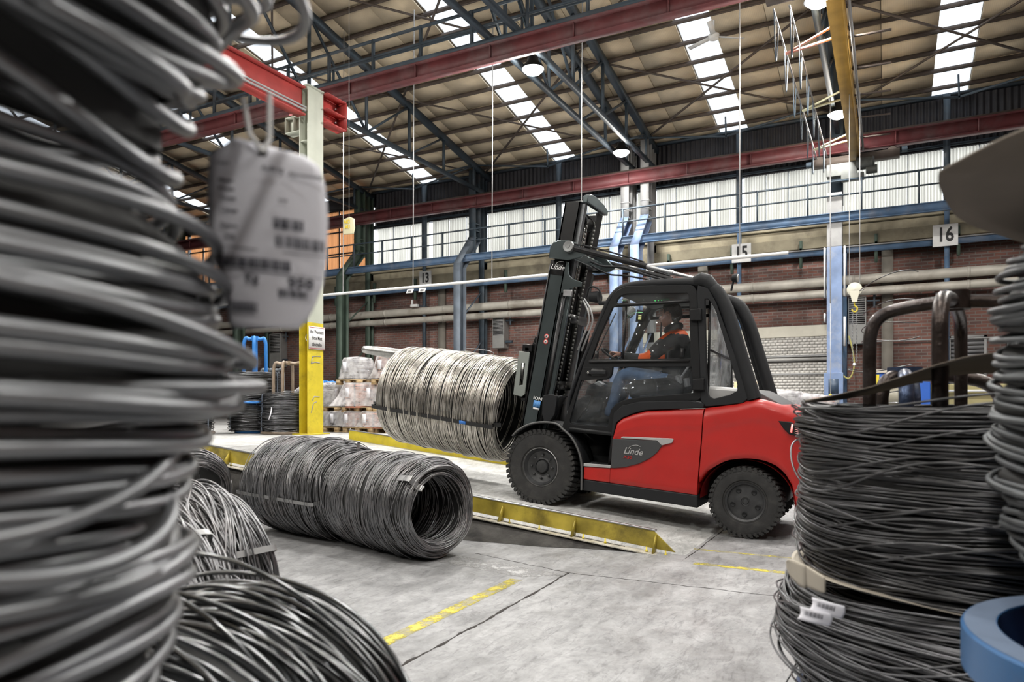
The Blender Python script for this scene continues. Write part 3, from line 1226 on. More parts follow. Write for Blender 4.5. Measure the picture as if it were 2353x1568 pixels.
for x in (-11.5, -6.5, -5.93, -1.1, 4.0, -16.27):
    obj('hanger', [bb(x - .07, x + .07, 11.42, 11.58, 7.84, 7.93)], M_teal, NR)

# maintenance walkway on the far wall
CW = thing('catwalk', (0, 0, 0), 'blue steel catwalk with handrail running in front of the corrugated glazing', 'catwalk', kind='structure')
obj('beam', ibeam_x(-39, XR, 18.85, 5.58, 5.80, .1, .02), M_blue, CW)
obj('grating', [bb(-39, XR, 18.9, 19.3, 5.78, 5.80)], M_teal, CW)
obj('handrail', [bb(-39, XR, 18.80, 18.84, 6.53, 6.57)], M_teal, CW)
obj('handrail', [bb(-39, XR, 18.80, 18.84, 6.19, 6.22)], M_teal, CW)
for x in np.arange(-38.3, 8.8, 1.18):
    obj('rail_post', [bb(x - .018, x + .018, 18.79, 18.85, 5.8, 6.57)], M_teal, CW)
CR = thing('cable_rail', (0, 0, 0), 'blue steel rail with pale top on brackets below the glazing', 'rail', kind='structure')
obj('beam', [bb(-39, XR, 19.95, 20.03, 5.02, 5.16)], M_blue, CR)
obj('top_flange', [bb(-39, XR, 19.90, 20.08, 5.16, 5.185)], M_grey, CR)
for x in np.arange(-37, 8.5, 1.75):
    obj('bracket', [bb(x - .035, x + .035, 20.0, 20.1, 4.75, 5.45), bb(x - .03, x + .03, 20.0, 20.35, 5.2, 5.26)], M_green, CR)

# ------------------------------------------------------------------ columns of the far wall


def column(x, lower, upper, label, kink=True):
    C_ = thing('column', (x, 19.0, 0), label, 'column', kind='structure')
    if kink:
        lo = prism([(18.52 - 19, 0), (18.86 - 19, 0), (18.86 - 19, 5.4), (19.72 - 19, 6.35), (19.72 - 19, 6.5), (19.42 - 19, 6.5), (18.52 - 19, 5.48)], -.012, .012, plane='yz')
        fr_ = [bar((0, -.48, 0), (0, -.48, 5.48), .20, .02), bar((0, -.14, 0), (0, -.14, 5.38), .20, .02), bar((0, -.48, 5.47), (0, .42, 6.48), .20, .02), bar((0, -.14, 5.38), (0, .72, 6.35), .20, .02)]
        fr_ = [(np.array(v)[:, [0, 1, 2]], f) for v, f in fr_]
        flg = []
        for (ya, za, yb, zb) in ((-.48, 0, -.48, 5.48), (-.14, 0, -.14, 5.38), (-.48, 5.48, .42, 6.48), (-.14, 5.38, .72, 6.35)):
            dy, dz = yb - ya, zb - za
            ln = math.hypot(dy, dz)
            ny, nz = -dz / ln * .012, dy / ln * .012
            V = []
            for sx2 in (-.12, .12):
                V += [(sx2, ya + ny, za + nz), (sx2, ya - ny, za - nz), (sx2, yb - ny, zb - nz), (sx2, yb + ny, zb + nz)]
            flg.append((np.array(V), [(0, 1, 2, 3), (7, 6, 5, 4), (0, 4, 5, 1), (1, 5, 6, 2), (2, 6, 7, 3), (3, 7, 4, 0)]))
        obj('lower_shaft', [lo] + flg, lower, C_)
        obj('upper_shaft', [bb(-.12, .12, .42, .44, 6.4, 8.6), bb(-.12, .12, .72, .74, 6.3, 8.6), bb(-.012, .012, .44, .72, 6.4, 8.6)], upper, C_)
        for k in range(3):
            obj('step_plate', [bb(-.12, .12, .40, .74, 6.45 + k * .22, 6.47 + k * .22)], upper, C_)
        obj('rear_shaft', [bb(-.10, .10, 1.0, 1.02, 0, 8.5), bb(-.10, .10, 1.2, 1.22, 0, 8.5), bb(-.01, .01, 1.02, 1.2, 0, 8.5)], upper, C_)
        obj('lacing', [bar((0, -.14, z_), (0, 1.0, z_ + .9), .05, .03) for z_ in (.6, 2.3, 3.9)], lower, C_)
    return C_


column(-16.27, M_green, M_green, 'dull green steel column with a kinked top beside the amber glazing')
column(-11.62, mat('grey_blue_steel', (.15, .18, .22), .6, 0, .2, 3), M_teal, 'grey-blue kinked column between sign 13 and the forklift mast')
column(-6.59, M_lblue, M_grey, 'left one of the twin pale columns behind the forklift roof')
column(-6.01, M_lblue, M_grey, 'right one of the twin pale columns behind the forklift roof')
column(-21.2, M_green, M_green, 'dull green column far in the dark bays')
column(-26.2, M_green, M_green, 'farthest dull green column in the dark bays')
Cx = thing('column', (-1.13, 19.0, 0), 'pale blue and grey steel column under the end of the yellow crane', 'column', kind='structure')
obj('lower_shaft', [bb(-.17, .17, -.14, .14, 0, 5.0)], M_lblue, Cx, bevel=.01)
obj('upper_shaft', [bb(-.17, .17, -.14, .14, 5.0, 6.3)], M_grey, Cx, bevel=.01)
obj('head_shaft', [bb(-.15, .15, .55, .85, 6.2, 8.6)], M_teal, Cx)
obj('rear_shaft', [bb(-.10, .22, .95, 1.2, 0, 5.2)], M_blue, Cx)
obj('protector', [bb(.2, .24, -.12, .12, 3.8, 5.0), bb(-.24, -.2, -.12, .12, 3.8, 5.0), bb(.2, .24, -.12, .12, 2.6, 3.3), bb(-.24, -.2, -.12, .12, 3.2, 3.4)], M_white, Cx)
obj('switch_box', [bb(-.22, .2, -.3, -.14, 0.8, 1.95)], M_lblue, Cx, bevel=.01)
obj('switch_panel', [bb(-.12, .1, -.31, -.3, 1.45, 1.8)], mat('dark_panel', (.06, .09, .14), .4), Cx)
obj('socket', [bb(.02, .12, -.33, -.3, 1.22, 1.40)], M_white, Cx)
for x, lb in ((-13.84, 'slim blue post carrying sign 13'), (-8.89, 'slim blue post behind the forklift mast'), (-3.55, 'slim blue post carrying sign 15'), (1.26, 'slim blue post carrying sign 16'), (6.4, 'slim blue post at the end of the wall')):
    p = thing('post', (x, 20.0, 0), lb, 'post', kind='structure')
    obj('lower_shaft', [bb(-.05, .05, -.05, .05, 1.2, 5.9)], M_blue if x > -10 else M_teal, p)
    obj('upper_shaft', [bb(-.07, .07, -.06, .06, 5.9, 8.6)], M_teal, p)

# number signs
for x, z, s, nn in ((-13.7, 5.40, .48, '13'), (-3.47, 5.25, .50, '15'), (1.22, 5.22, .52, '16'), (-8.6, 5.3, .5, '14')):
    if nn == '14':
        continue
    S = thing('bay_sign', (x, 19.85, z), {'13': 'small white number sign on a post left of the mast, above the hanging barcode labels', '15': 'white number sign crossed by the hanging rail, above the forklift roof', '16': 'white number sign between the pale blue column and the drooping cardboard', '14': ''}[nn], 'sign')
    obj('board', [bb(-s / 2, s / 2, -.01, .01, -s / 2, s / 2)], M_white, S, bevel=.004)
    text('lettering', nn, s * .92, M_txt, S, (0, -.013, 0), (PI / 2, 0, 0), .74, 0, .002, bold=.012)

# pipes
for z, r, lb in ((4.33, .125, 'upper pale lagged pipe running along the brick wall'), (4.03, .105, 'lower pale lagged pipe running along the brick wall')):
    p = thing('wall_pipe', (0, 0, 0), lb, 'pipe')
    obj('pipe_run', [cyl((-39, 19.98, z), (8.9, 19.98, z), r, 16)], M_pipe, p, sm=True)
    for x in np.arange(-37.5, 8.5, 2.45):
        obj('clamp', [cyl((x - .03, 19.98, z), (x + .03, 19.98, z), r + .008, 16), bb(x - .03, x + .03, 19.98, 20.4, z - .02, z + .02)], M_pipe, p)

# lamps
lamp_lab = {(-6.2, 12.7): 'bright round high-bay lamp nearest the red runway walkway', (-6.2, 18.0): 'bright round high-bay lamp above the forklift mast', (-1.0, 17.9): 'bright round high-bay lamp beside the yellow crane girder',
            (-1.0, 12.7): 'bright high-bay lamp at the top edge of the picture by the crane'}
lamp_me = None
for i, (x, y) in enumerate(LAMP_SPOTS):
    Lm = thing('high_bay_lamp', (x, y, 7.95), lamp_lab.get((x, y), 'unseen round high-bay lamp, added along the grid to light the hall'), 'lamp', 'high-bay lamps under the trusses')
    if lamp_me is None:
        lamp_me = [make_mesh('housing', [lathe([(0, .12), (.10, .12), (.12, .02), (.20, -.06), (.23, -.13), (.215, -.13), (.19, -.1), (0, -.1)], 24)], M_black, True),
                   make_mesh('lens', [lathe([(0, -.24), (.07, -.232), (.14, -.20), (.19, -.155), (.205, -.12), (.20, -.10), (0, -.10)], 24)], M_led, True),
                   make_mesh('hanger', [cyl((0, 0, .1), (0, 0, .2), .012, 8)], M_steel, True)]
    for nm, me in zip(('housing', 'lens', 'hanger'), lamp_me):
        obj(nm, None, None, Lm, me=me)
o = thing('high_bay_lamp', (-21.2, 17.5, 7.66), 'small unlit lamp in the dark bays left of the paper tag', 'lamp')
obj('housing', [lathe([(0, .25), (.07, .25), (.09, .1), (.2, -.1), (.0, -.1)], 20)], M_grey, o, sm=True)

# steel column with red cross beam (H section, yellow foot)
SC = thing('column', (-9.4, 9.95, .65), 'sage green steel column with a yellow lower half and a bilingual notice', 'column', kind='structure')
SC['label'] = 'free-standing sage green steel column painted yellow below, carrying a German notice'
for nm, z0, z1, m_ in (('upper_shaft', 2.05, 6.35, M_sage), ('lower_shaft', 0, 2.05, M_yellow)):
    obj(nm, [bb(-.105, -.085, -.2, .2, z0, z1), bb(.085, .105, -.2, .2, z0, z1), bb(-.085, .085, -.008, .008, z0, z1)], m_, SC, bevel=.002)
obj('base_plate', [bb(-.2, .2, -.28, .28, 0, .02)], M_yellow, SC)
obj('stiffener', [bb(-.085, .085, -.19, .19, z_, z_ + .015) for z_ in (5.35, 5.95)], M_sage, SC)
obj('cap_plate', [bb(-.12, .12, -.21, .21, 6.33, 6.37)], M_sage, SC)
BK = obj('bracket', [bb(-.55, -.105, -.1, .1, 5.60, 5.62), bb(-.55, -.105, -.1, .1, 5.88, 5.90), bb(-.55, -.105, -.01, .01, 5.62, 5.88), bb(-.36, -.345, -.1, .1, 5.62, 5.88), bb(-.56, -.545, -.1, .1, 5.60, 5.90)], M_sage, SC)
obj('hook', [tube(smooth([(-.02, -.02, 1.85), (-.02, -.10, 1.83), (-.0, -.14, 1.75), (.06, -.14, 1.68), (.09, -.18, 1.66)], 4), .008, 6)], M_steel, SC, sm=True)
for pts_ in ([(.107, -.10, 1.42), (.107, -.02, 1.44), (.107, .12, 1.44)], [(.107, -.12, 1.30), (.107, -.09, 1.40)], [(.107, -.12, 1.30), (.107, -.02, 1.33), (.107, .10, 1.32)], [(.107, -.10, .62), (.107, -.04, .70), (.107, .1, .69)], [(.107, -.12, .40), (.107, -.06, .58), (.107, .02, .60)]):
    obj('paint_scrape', [tube(pts_, .009, 5)], M_grey, SC)
nz = thing('notice', (-9.28, 9.96, 2.42), 'white notice with red edges and German words on the yellow column', 'sign')
obj('sheet', [bb(0, .006, -.205, .205, -.21, .21)], M_white, nz)
for z_ in (.19, -.19):
    obj('border', [bb(.006, .008, -.2, .2, z_ - .005, z_ + .005)], M_red2, nz)
for k, s_ in enumerate(('Bei Warteze', 'bitte Mot', 'abschalte')):
    text('lettering', s_, .095, M_txt, nz, (.009, .0, .11 - .115 * k), (PI / 2, 0, PI / 2), .72, 0, .001, bold=.0006)
RB = thing('cross_beam', (0, 0, 0), 'bright red steel beam resting on the sage column, pale lower flange', 'beam')
obj('beam', [bb(-9.50, -9.30, 1.0, 9.70, 6.43, 6.46), bb(-9.50, -9.30, 1.0, 9.70, 6.92, 6.95), bb(-9.42, -9.38, 1.0, 9.70, 6.46, 6.92)], M_red2, RB)
obj('conductor_rail', [bb(-9.32, -9.29, 1.0, 9.70, 6.50, 6.53), bb(-9.32, -9.29, 1.0, 9.70, 6.56, 6.585)], M_grey, RB)
obj('end_piece', [bb(-9.45, -9.2, 10.16, 10.7, 6.45, 6.47), bb(-9.45, -9.2, 10.16, 10.7, 6.98, 7.0), bb(-9.44, -9.42, 10.16, 10.7, 6.47, 6.98), bb(-9.45, -9.2, 10.68, 10.7, 6.45, 7.0), bb(-9.45, -9.2, 10.16, 10.7, 6.70, 6.715)], M_red2, RB)
obj('bolt', [cyl((-9.42, 10.6, z_), (-9.38, 10.6, z_), .02, 6) for z_ in (6.55, 6.62, 6.8, 6.88)], M_steel, RB)
NA = thing('pendant_bag', (-8.85, 10.35, 4.52), 'small yellow and white tag reading NOT AUS beside the column', 'tag')
obj('pouch', [prism([(-.12, -.15), (.10, -.16), (.13, -.05), (.12, .12), (.03, .16), (-.12, .13)], -.03, .02)], mat('cream_plastic', (.7, .66, .45), .4), NA, bevel=.01)
text('lettering', 'NOT\nAUS', .095, mat('yellow_print', (.8, .6, .03), .5), NA, (.01, -.035, .02), (PI / 2, 0, .2), .9, 0, .002, bold=.003)
obj('cord', [cyl((0, 0, .14), (0, 0, 5.85), .004, 5)], M_rope, NA)

# hanging rail with its ropes
HR = thing('hanging_rail', (0, 0, 0), 'long thin white rail hung on wires across the hall', 'rail')
obj('rail', [bb(-16.5, -6.03, 12.97, 13.03, 3.77, 3.82)], M_white, HR)
obj('rail', [bb(-6.0, -1.5, 12.97, 13.03, 3.77, 3.82)], M_white, HR)
for x in (-11.3, -9.3, -7.3, -5.3, -2.3):
    obj('rope', [cyl((x, 13, 3.8), (x + (.03 if x < -5 else 0), 13, roof_z(13) - .1), .010, 6)], M_rope, HR)
for x in (-9.35, -9.02, -3.9):
    obj('label_plate', [xform(box((0, 0, 0), (.17, .008, .10)), (x, 12.95, 3.70), rotm('X', -.5))], M_white, HR)
    obj('barcode', [xform(box((k * .012 - .04, -.006, .0), (.006 if k % 2 else .009, .002, .05)), (x, 12.95, 3.70), rotm('X', -.5)) for k in range(8)], M_txt, HR)
for x, y, z0, lb in ((-.02, 13.6, 3.5, 'thin grey cable hanging beside the pale blue column'),):
    c = thing('hanging_cable', (-1.10, 17.0, 0), lb, 'cable')
    obj('cable', [cyl((0, 0, 3.4), (0, 0, 7.93), .012, 6), cyl((0, 0, .9), (0, 0, 3.4), .006, 6)], M_rope, c)
    obj('pendant_switch', [bb(-.03, .03, -.03, .03, 1.25, 1.42)], M_yellow, c)
    obj('cable_weight', [bb(-.035, .035, -.03, .03, .9, 1.0)], M_yellow, c)
# ------------------------------------------------------------------ forklift (local axes: x ahead, y out of its left side, z up)
PT = math.radians(4.65)
FKM = Matrix(((-math.cos(PT), 0, math.sin(PT), -1.146), (0, -1, 0, 6.71), (math.sin(PT), 0, math.cos(PT), 0.004), (0, 0, 0, 1)))
FK = thing('forklift', (0, 0, 0), 'red and black counterbalance forklift with a closed cab, climbing the ramp with a wire coil', 'forklift')
FK.matrix_world = FKM
M_fred = mat('forklift_red', (.43, .016, .013), .42, 0, .08, 3, (.20, .035, .025), .35, coat=.12)
M_cab = mat('anthracite_paint', (.0085, .009, .010), .5, 0, .1, 6, spec=.3)
M_cabl = mat('soft_anthracite', (.013, .014, .016), .6, 0, .1, 6, spec=.3)
M_rub = mat('tyre_rubber', (.020, .020, .020), .75, 0, .25, 14, (.07, .065, .06), .5, .2, 60)
M_rim = mat('rim_paint', (.035, .036, .038), .45, .2, .2, 14, (.10, .10, .10), .4)
M_ring = mat('worn_ring', (.30, .30, .30), .4, .8, .2, 20)
M_mast = mat('mast_paint', (.11, .135, .14), .24, .7, .12, 5)
M_mastb = mat('mast_black', (.012, .012, .013), .35, .3, .15, 9)
M_chrome = mat('chrome', (.75, .76, .78), .12, 1)
M_silver = mat('silver_plastic', (.45, .45, .45), .4, .3)
M_glass = glass_mat('cab_glass', haze=.014)
M_glassd = glass_mat('dusty_cab_glass', (.90, .92, .94), haze=.04)
WID = 1.34          # over the wheels


def P(name, parts, m, parent=FK, **k):
    return obj(name, parts, m, parent, **k)


def sweepbody(top, bot, x0, x1, prof, inset, ns=44, nv=14, y0=.015, y1=-WID - .015):
    """closed skin between two outline functions; prof(v,x) = how far the side is pulled in; inset(x) = plan taper"""
    V, F = [], []
    ring = 2 * nv
    for i in range(ns + 1):
        x = x0 + (x1 - x0) * i / ns
        t, b_ = top(x), bot(x)
        for j in range(nv):
            v = j / (nv - 1)
            V.append((x, y0 - prof(v, x) - inset(x), b_ + (t - b_) * v))
        for j in range(nv):
            v = 1 - j / (nv - 1)
            V.append((x, y1 + prof(v, x) + inset(x), b_ + (t - b_) * v))
    for i in range(ns):
        for j in range(ring):
            j2 = (j + 1) % ring
            F.append((i * ring + j, i * ring + j2, (i + 1) * ring + j2, (i + 1) * ring + j))
    F.append(tuple(range(ring)))
    F.append(tuple(ns * ring + q for q in range(ring - 1, -1, -1)))
    return np.array(V), F


def interp(pts):
    pts = sorted(pts)
    xs_, ys_ = [p[0] for p in pts], [p[1] for p in pts]
    return lambda x: float(np.interp(x, xs_, ys_))


cwt = interp([(.457, 1.150), (.30, 1.185), (.17, 1.214), (.011, 1.275), (-.067, 1.27), (-.223, 1.234), (-.341, 1.195), (-.45, 1.14), (-.52, 1.06), (-.57, .95), (-.60, .80)])
cwb = interp([(.457, .44), (.426, .506), (.391, .56), (.356, .592), (.30, .635), (.249, .67), (.19, .697), (.129, .713), (.07, .725), (.009, .731), (-.05, .731), (-.111, .726), (-.17, .71), (-.22, .69), (-.265, .657), (-.308, .614), (-.361, .523), (-.385, .40), (-.40, .33), (-.5, .34), (-.56, .40), (-.60, .52)])


def cprof(v, x):
    e = .05 * max(0, (v - .86) / .14) ** 2 + .02 * max(0, (.06 - v) / .06)
    cr = .007 * math.exp(-((v - .66) / .035) ** 2) + .012 * max(0, min(1, (v - .64) / .1))
    return e + .020 - cr


def cinset(x):
    return .30 * max(0, (-.22 - x) / .38) ** 2.2


P('counterweight', [sweepbody(cwt, cwb, .452, -.60, cprof, cinset, 60, 22)], M_fred, sm=True, ang=50)
cht = interp([(.457, 1.148), (1.006, 1.081), (1.128, 1.04), (1.237, .989), (1.303, .928), (1.318, .80)])
chb = interp([(.457, .335), (1.32, .335)])


def hprof(v, x):
    e = .03 * max(0, (v - .93) / .07) ** 2 + .015 * max(0, (.05 - v) / .05)
    return e + .014 - .008 * math.exp(-((v - .80) / .03) ** 2) - .006 * max(0, min(1, (v - .78) / .06))


P('battery_cover', [sweepbody(cht, chb, .462, 1.318, hprof, lambda x: 0, 30, 30)], M_fred, sm=True, ang=50)
P('front_skirt', [prism([(1.318, .335), (1.318, .487), (1.604, .462), (1.60, .335)], 0, -WID)], M_fred, bevel=.012)
P('logo_plate', [prism([(1.318, .775), (.873, .802), (.822, .761), (.864, .689), (.927, .628), (1.033, .562), (1.169, .511), (1.282, .487), (1.316, .487)], -.01, .014)], mat('plate_grey', (.045, .047, .050), .5), bevel=.004)
P('silver_trim', [prism([(1.235, .790), (1.215, .807), (.728, .840), (.714, .832), (.725, .798), (.822, .763), (.874, .804)], -.01, .019)], M_silver, bevel=.004)
FKR = (PI / 2, 0, PI)         # faces out of the left side
text('lettering', 'Linde', .088, M_silver, FK, (1.10, .017, .672), FKR, 1.0, .32, .002, bold=.0008)
text('lettering', 'X50', .038, mat('red_print', (.5, .02, .02), .5), FK, (1.15, .017, .610), FKR, 1.35, .2, .002)
obj('flourish', [tube(smooth([(1.150, .018, .695), (1.125, .018, .722), (1.07, .018, .738), (1.03, .018, .728)], 5), .003, 5)], M_silver, FK, sm=True)
P('battery_frame', [prism([(1.318, .80), (1.30, .935), (1.237, .992), (1.128, 1.045), (1.006, 1.086), (.60, 1.135), (.462, 1.152), (.46, 1.19), (.60, 1.21), (1.085, 1.16), (1.25, 1.11), (1.33, 1.03), (1.345, .80)], .0, -WID + .0)], M_cabl, bevel=.006)
P('sill', [prism([(1.60, .222), (1.60, .332), (.455, .332), (.44, .215)], -.004, -WID + .004)], M_cabl, bevel=.01)
P('step_well', [prism([(1.318, .487), (1.36, .487), (1.345, .80), (1.80, .80), (1.80, .84), (1.318, .84)], -.02, -WID + .02), bb(1.31, 1.60, -.40, -.38, .49, .84), bb(1.5, 1.88, -.36, -WID + .36, .30, .86)], M_cab)
P('step', [prism([(1.604, .467), (1.604, .498), (1.318, .512), (1.318, .483)], -.006, .012)], M_silver, bevel=.004)
tr_ = [bb(1.33, 1.60, -.30, -.01, .478, .492)]
for i in range(10):
    for j in range(7):
        tr_.append(lathe([(.010, 0), (.008, .007), (0, .007)], 6, 'z', (1.345 + i * .027, -.03 - j * .035, .492)))
P('step_tread', tr_, M_cabl)


# wheels
def wheel(x, y, r, w_, rim_r, side, lugs=44, face='front', lb=None):
    c = (x, y, r)
    W_ = r
    # profile along the axle; outer side is +side
    h = w_ / 2
    pr = [(rim_r * .96, -h * .72), (rim_r * 1.05, -h * .86), (r * .80, -h * 1.0), (r * .93, -h * .93), (r * .965, -h * .80), (r * .965, h * .80), (r * .93, h * .93), (r * .80, h * 1.0), (rim_r * 1.16, h * .93), (rim_r * 1.12, h * .86), (rim_r * 1.05, h * .86), (rim_r * .96, h * .72)]
    ty = [lathe(pr, 56, 'y')]
    for i in range(lugs):
        a = 2 * PI * i / lugs
        for s in (-1, 1):
            aa = a + (PI / lugs if s > 0 else 0)
            b1 = box((0, s * h * .50, r * .975), (2 * PI * r / lugs * .56, h * .98, r * .055))
            v, f = b1
            v = np.array(v)
            v[:, 0] += (np.abs(v[:, 1]) / h - .5) * .02 * s
            ty.append((v @ rotm('Y', aa).T, f))
            b2 = box((0, s * h * .95, r * .925), (2 * PI * r / lugs * .56, h * .10, r * .09))
            ty.append((b2[0] @ rotm('Y', aa).T, b2[1]))
    M = rotm('Z', 0 if side > 0 else PI)
    ty = [(np.array(v) @ M.T, f) for v, f in ty]
    T_ = P('wheel', ty, M_rub, sm=True, ang=30)
    T_.location = c
    hs = h * side
    rp = [(0, hs * .42), (rim_r * .40, hs * .42), (rim_r * .42, hs * .50), (rim_r * .50, hs * .46), (rim_r * .86, hs * .62), (rim_r * .90, hs * .70), (rim_r * .985, hs * .84), (rim_r * 1.02, hs * .70), (rim_r * 1.0, hs * .4), (rim_r * .8, -hs * .3), (0, -hs * .3)]
    if face == 'rear':
        rp = [(0, hs * .66), (rim_r * .12, hs * .66), (rim_r * .16, hs * .60), (rim_r * .22, hs * .62), (rim_r * .24, hs * .70), (rim_r * .5, hs * .68), (rim_r * .9, hs * .62), (rim_r * .93, hs * .78), (rim_r * 1.03, hs * .86), (rim_r * 1.03, hs * .4), (rim_r * .8, -hs * .3), (0, -hs * .3)]
    obj('rim', [lathe(rp, 44, 'y')], M_rim, T_, sm=True, ang=25)
    if face == 'front':
        obj('lock_ring', [lathe([(rim_r * 1.0, hs * .80), (rim_r * 1.035, hs * .90), (rim_r * 1.07, hs * .86), (rim_r * 1.05, hs * .72)], 48, 'y')], M_ring, T_, sm=True)
        obj('hub', [lathe([(0, hs * .66), (rim_r * .30, hs * .66), (rim_r * .34, hs * .60), (rim_r * .36, hs * .44)], 32, 'y')], M_rim, T_, sm=True)
        for k in range(8):
            a = k * PI / 4
            obj('wheel_bolt', [xform(lathe([(0, .02), (.012, .02), (.014, 0)], 6, 'y'), (rim_r * .62 * math.cos(a), hs * .56, rim_r * .62 * math.sin(a)))], M_rim, T_)
    else:
        for k in range(5):
            a = k * 2 * PI / 5 + PI / 2 * 3
            obj('wheel_bolt', [xform(lathe([(0, .004), (.016, .004), (.022, .010), (.026, -.005)], 14, 'y'), (rim_r * .66 * math.cos(a), hs * .67, rim_r * .66 * math.sin(a)))], M_cab, T_)
    return T_


wheel(2.095, -.15, .395, .30, .19, 1)
wheel(2.095, -WID + .15, .395, .30, .19, -1)
wheel(.03, -.16, .326, .26, .175, 1, 40, 'rear')
wheel(.03, -WID + .16, .326, .26, .175, -1, 40, 'rear')
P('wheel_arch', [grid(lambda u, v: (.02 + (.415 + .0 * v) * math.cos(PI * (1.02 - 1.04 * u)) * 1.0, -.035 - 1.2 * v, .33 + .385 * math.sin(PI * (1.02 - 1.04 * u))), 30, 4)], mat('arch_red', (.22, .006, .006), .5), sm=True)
P('axle', [cyl((2.095, -.1, .395), (2.095, -WID + .1, .395), .09, 16), cyl((.03, -.1, .33), (.03, -WID + .1, .33), .06, 12), bb(.3, 2.2, -.35, -WID + .35, .26, .55), bb(-.30, .40, -.33, -WID + .33, .34, .71)], M_cab)

# front fender


def fender(u, v):
    pts = FP
    p = pts[int(round(u * (len(pts) - 1)))]
    return (p[0], .012 - .34 * v, p[1] + .012 * (1 - (2 * v - 1) ** 2))


FP = smooth([(2.43, 0, .69), (2.368, 0, .755), (2.243, 0, .830), (2.10, 0, .866), (1.945, 0, .868), (1.862, 0, .822), (1.747, 0, .735), (1.66, 0, .60), (1.62, 0, .46), (1.604, 0, .225)], 5)[:, [0, 2]]
fe = P('fender', [grid(fender, len(FP), 5)], M_cabl, sm=True)
so = fe.modifiers.new('thick', 'SOLIDIFY')
so.thickness = .016
fe2 = P('fender_edge', [tube([(p[0], .012, p[1]) for p in FP], .010, 8)], mat('edge_plastic', (.10, .10, .10), .4), sm=True)
P('fender', [xform(grid(fender, len(FP), 5), (0, -WID + .32, 0))], M_cabl, sm=True)

# cab ------------------------------------------------------------------------------------------
YD = -.03           # outer plane of the door
door = [(1.881, .859), (1.783, 1.175), (1.691, 1.532), (1.571, 1.885), (1.474, 2.135), (1.44, 2.20), (1.40, 2.245), (1.314, 2.282), (.702, 2.300), (.65, 2.285), (.622, 2.24), (.535, 1.53), (.499, 1.247), (.523, 1.218), (1.136, 1.143), (1.22, 1.12), (1.28, 1.08), (1.313, 1.03), (1.328, .963), (1.325, .805), (1.84, .79), (1.875, .81)]
h_tr = [(1.408, 2.123), (1.395, 2.155), (1.366, 2.185), (1.307, 2.206), (.71, 2.219), (.695, 2.205), (.69, 2.165), (1.392, 2.109)]
h_main = [(1.625, 1.545), (1.561, 1.761), (1.44, 2.074), (.683, 2.130), (.627, 1.605)]
h_low = [(1.72, 1.32), (1.675, 1.345), (1.46, 1.350), (1.41, 1.375), (1.394, 1.42), (1.392, 1.482), (.612, 1.530), (.577, 1.285), (1.085, 1.201), (1.20, 1.180), (1.251, 1.161), (1.333, 1.113), (1.372, 1.059), (1.388, .989), (1.392, .90), (1.40, .89), (1.77, .872), (1.80, .885), (1.807, .91)]
for side, nm in ((0, 'door'), (1, 'side_frame')):
    y0, y1 = (YD, YD - .045) if side == 0 else (-WID - YD, -WID - YD + .045)
    D = P(nm, [prism(door, y0, y1, [h_tr, h_main, h_low] if side == 0 else [h_tr, h_main, h_low])], M_cab, bevel=.004)
    ym = (y0 + y1) / 2
    for hn, hh, gm in (('pane', h_tr, M_glass), ('pane', h_main, M_glass), ('pane', h_low, M_glassd)):
        obj(hn, [prism(hh, ym - .002, ym + .002)], gm, D)
    s = 1 if side == 0 else -1
    obj('window_channel', [bar((.635, y0 + s * .006, 1.585), (1.64, y0 + s * .006, 1.520), .02, .018)], M_black, D)
    obj('window_channel', [bar((.68, y0 + s * .004, 2.145), (1.40, y0 + s * .004, 2.092), .015, .016)], M_black, D)
    obj('slider_bar', [bar((1.303, ym + s * .01, 2.086), (1.294, ym + s * .01, 1.566), .014, .026)], M_black, D)
    obj('window_latch', [bb(1.555, 1.585, y0 - .02, y0 + .012, 1.555, 1.63), bb(.70, .73, y0 - .02, y0 + .012, 1.61, 1.70)], M_black, D)
    if side == 0:
        obj('handle_plate', [prism([(1.70, 1.46), (1.43, 1.475), (1.40, 1.40), (1.44, 1.362), (1.70, 1.325)], y0 - .004, y0 + .004)], M_cab, D, bevel=.003)
        obj('handle_recess', [prism([(1.60, 1.455), (1.50, 1.462), (1.455, 1.445), (1.45, 1.39), (1.60, 1.375), (1.625, 1.42)], y0 + .004, y0 + .006)], M_black, D)
        obj('door_handle', [prism([(1.655, 1.405), (1.64, 1.43), (1.46, 1.435), (1.445, 1.42), (1.45, 1.402), (1.64, 1.392)], y0 + .012, y0 + .03)], M_cabl, D, bevel=.006)
        obj('lock', [lathe([(0, .002), (.009, .002), (.011, 0)], 14, 'y', (1.635, y0 + .032, 1.410))], M_chrome, D)
        obj('grab_rail', [tube(smooth([(.86, y0 - .05, 1.235), (1.0, y0 - .05, 1.222), (1.10, y0 - .05, 1.205)], 3), .012, 8)], M_cabl, D, sm=True)
for zc in (2.008, 1.36):
    P('hinge', [prism([(.66 - (2.008 - zc) * .12, zc + .055), (.56 - (2.008 - zc) * .12, zc + .07), (.545 - (2.008 - zc) * .12, zc - .045), (.655 - (2.008 - zc) * .12, zc - .05)], YD - .01, YD + .045)], M_cab, bevel=.008)
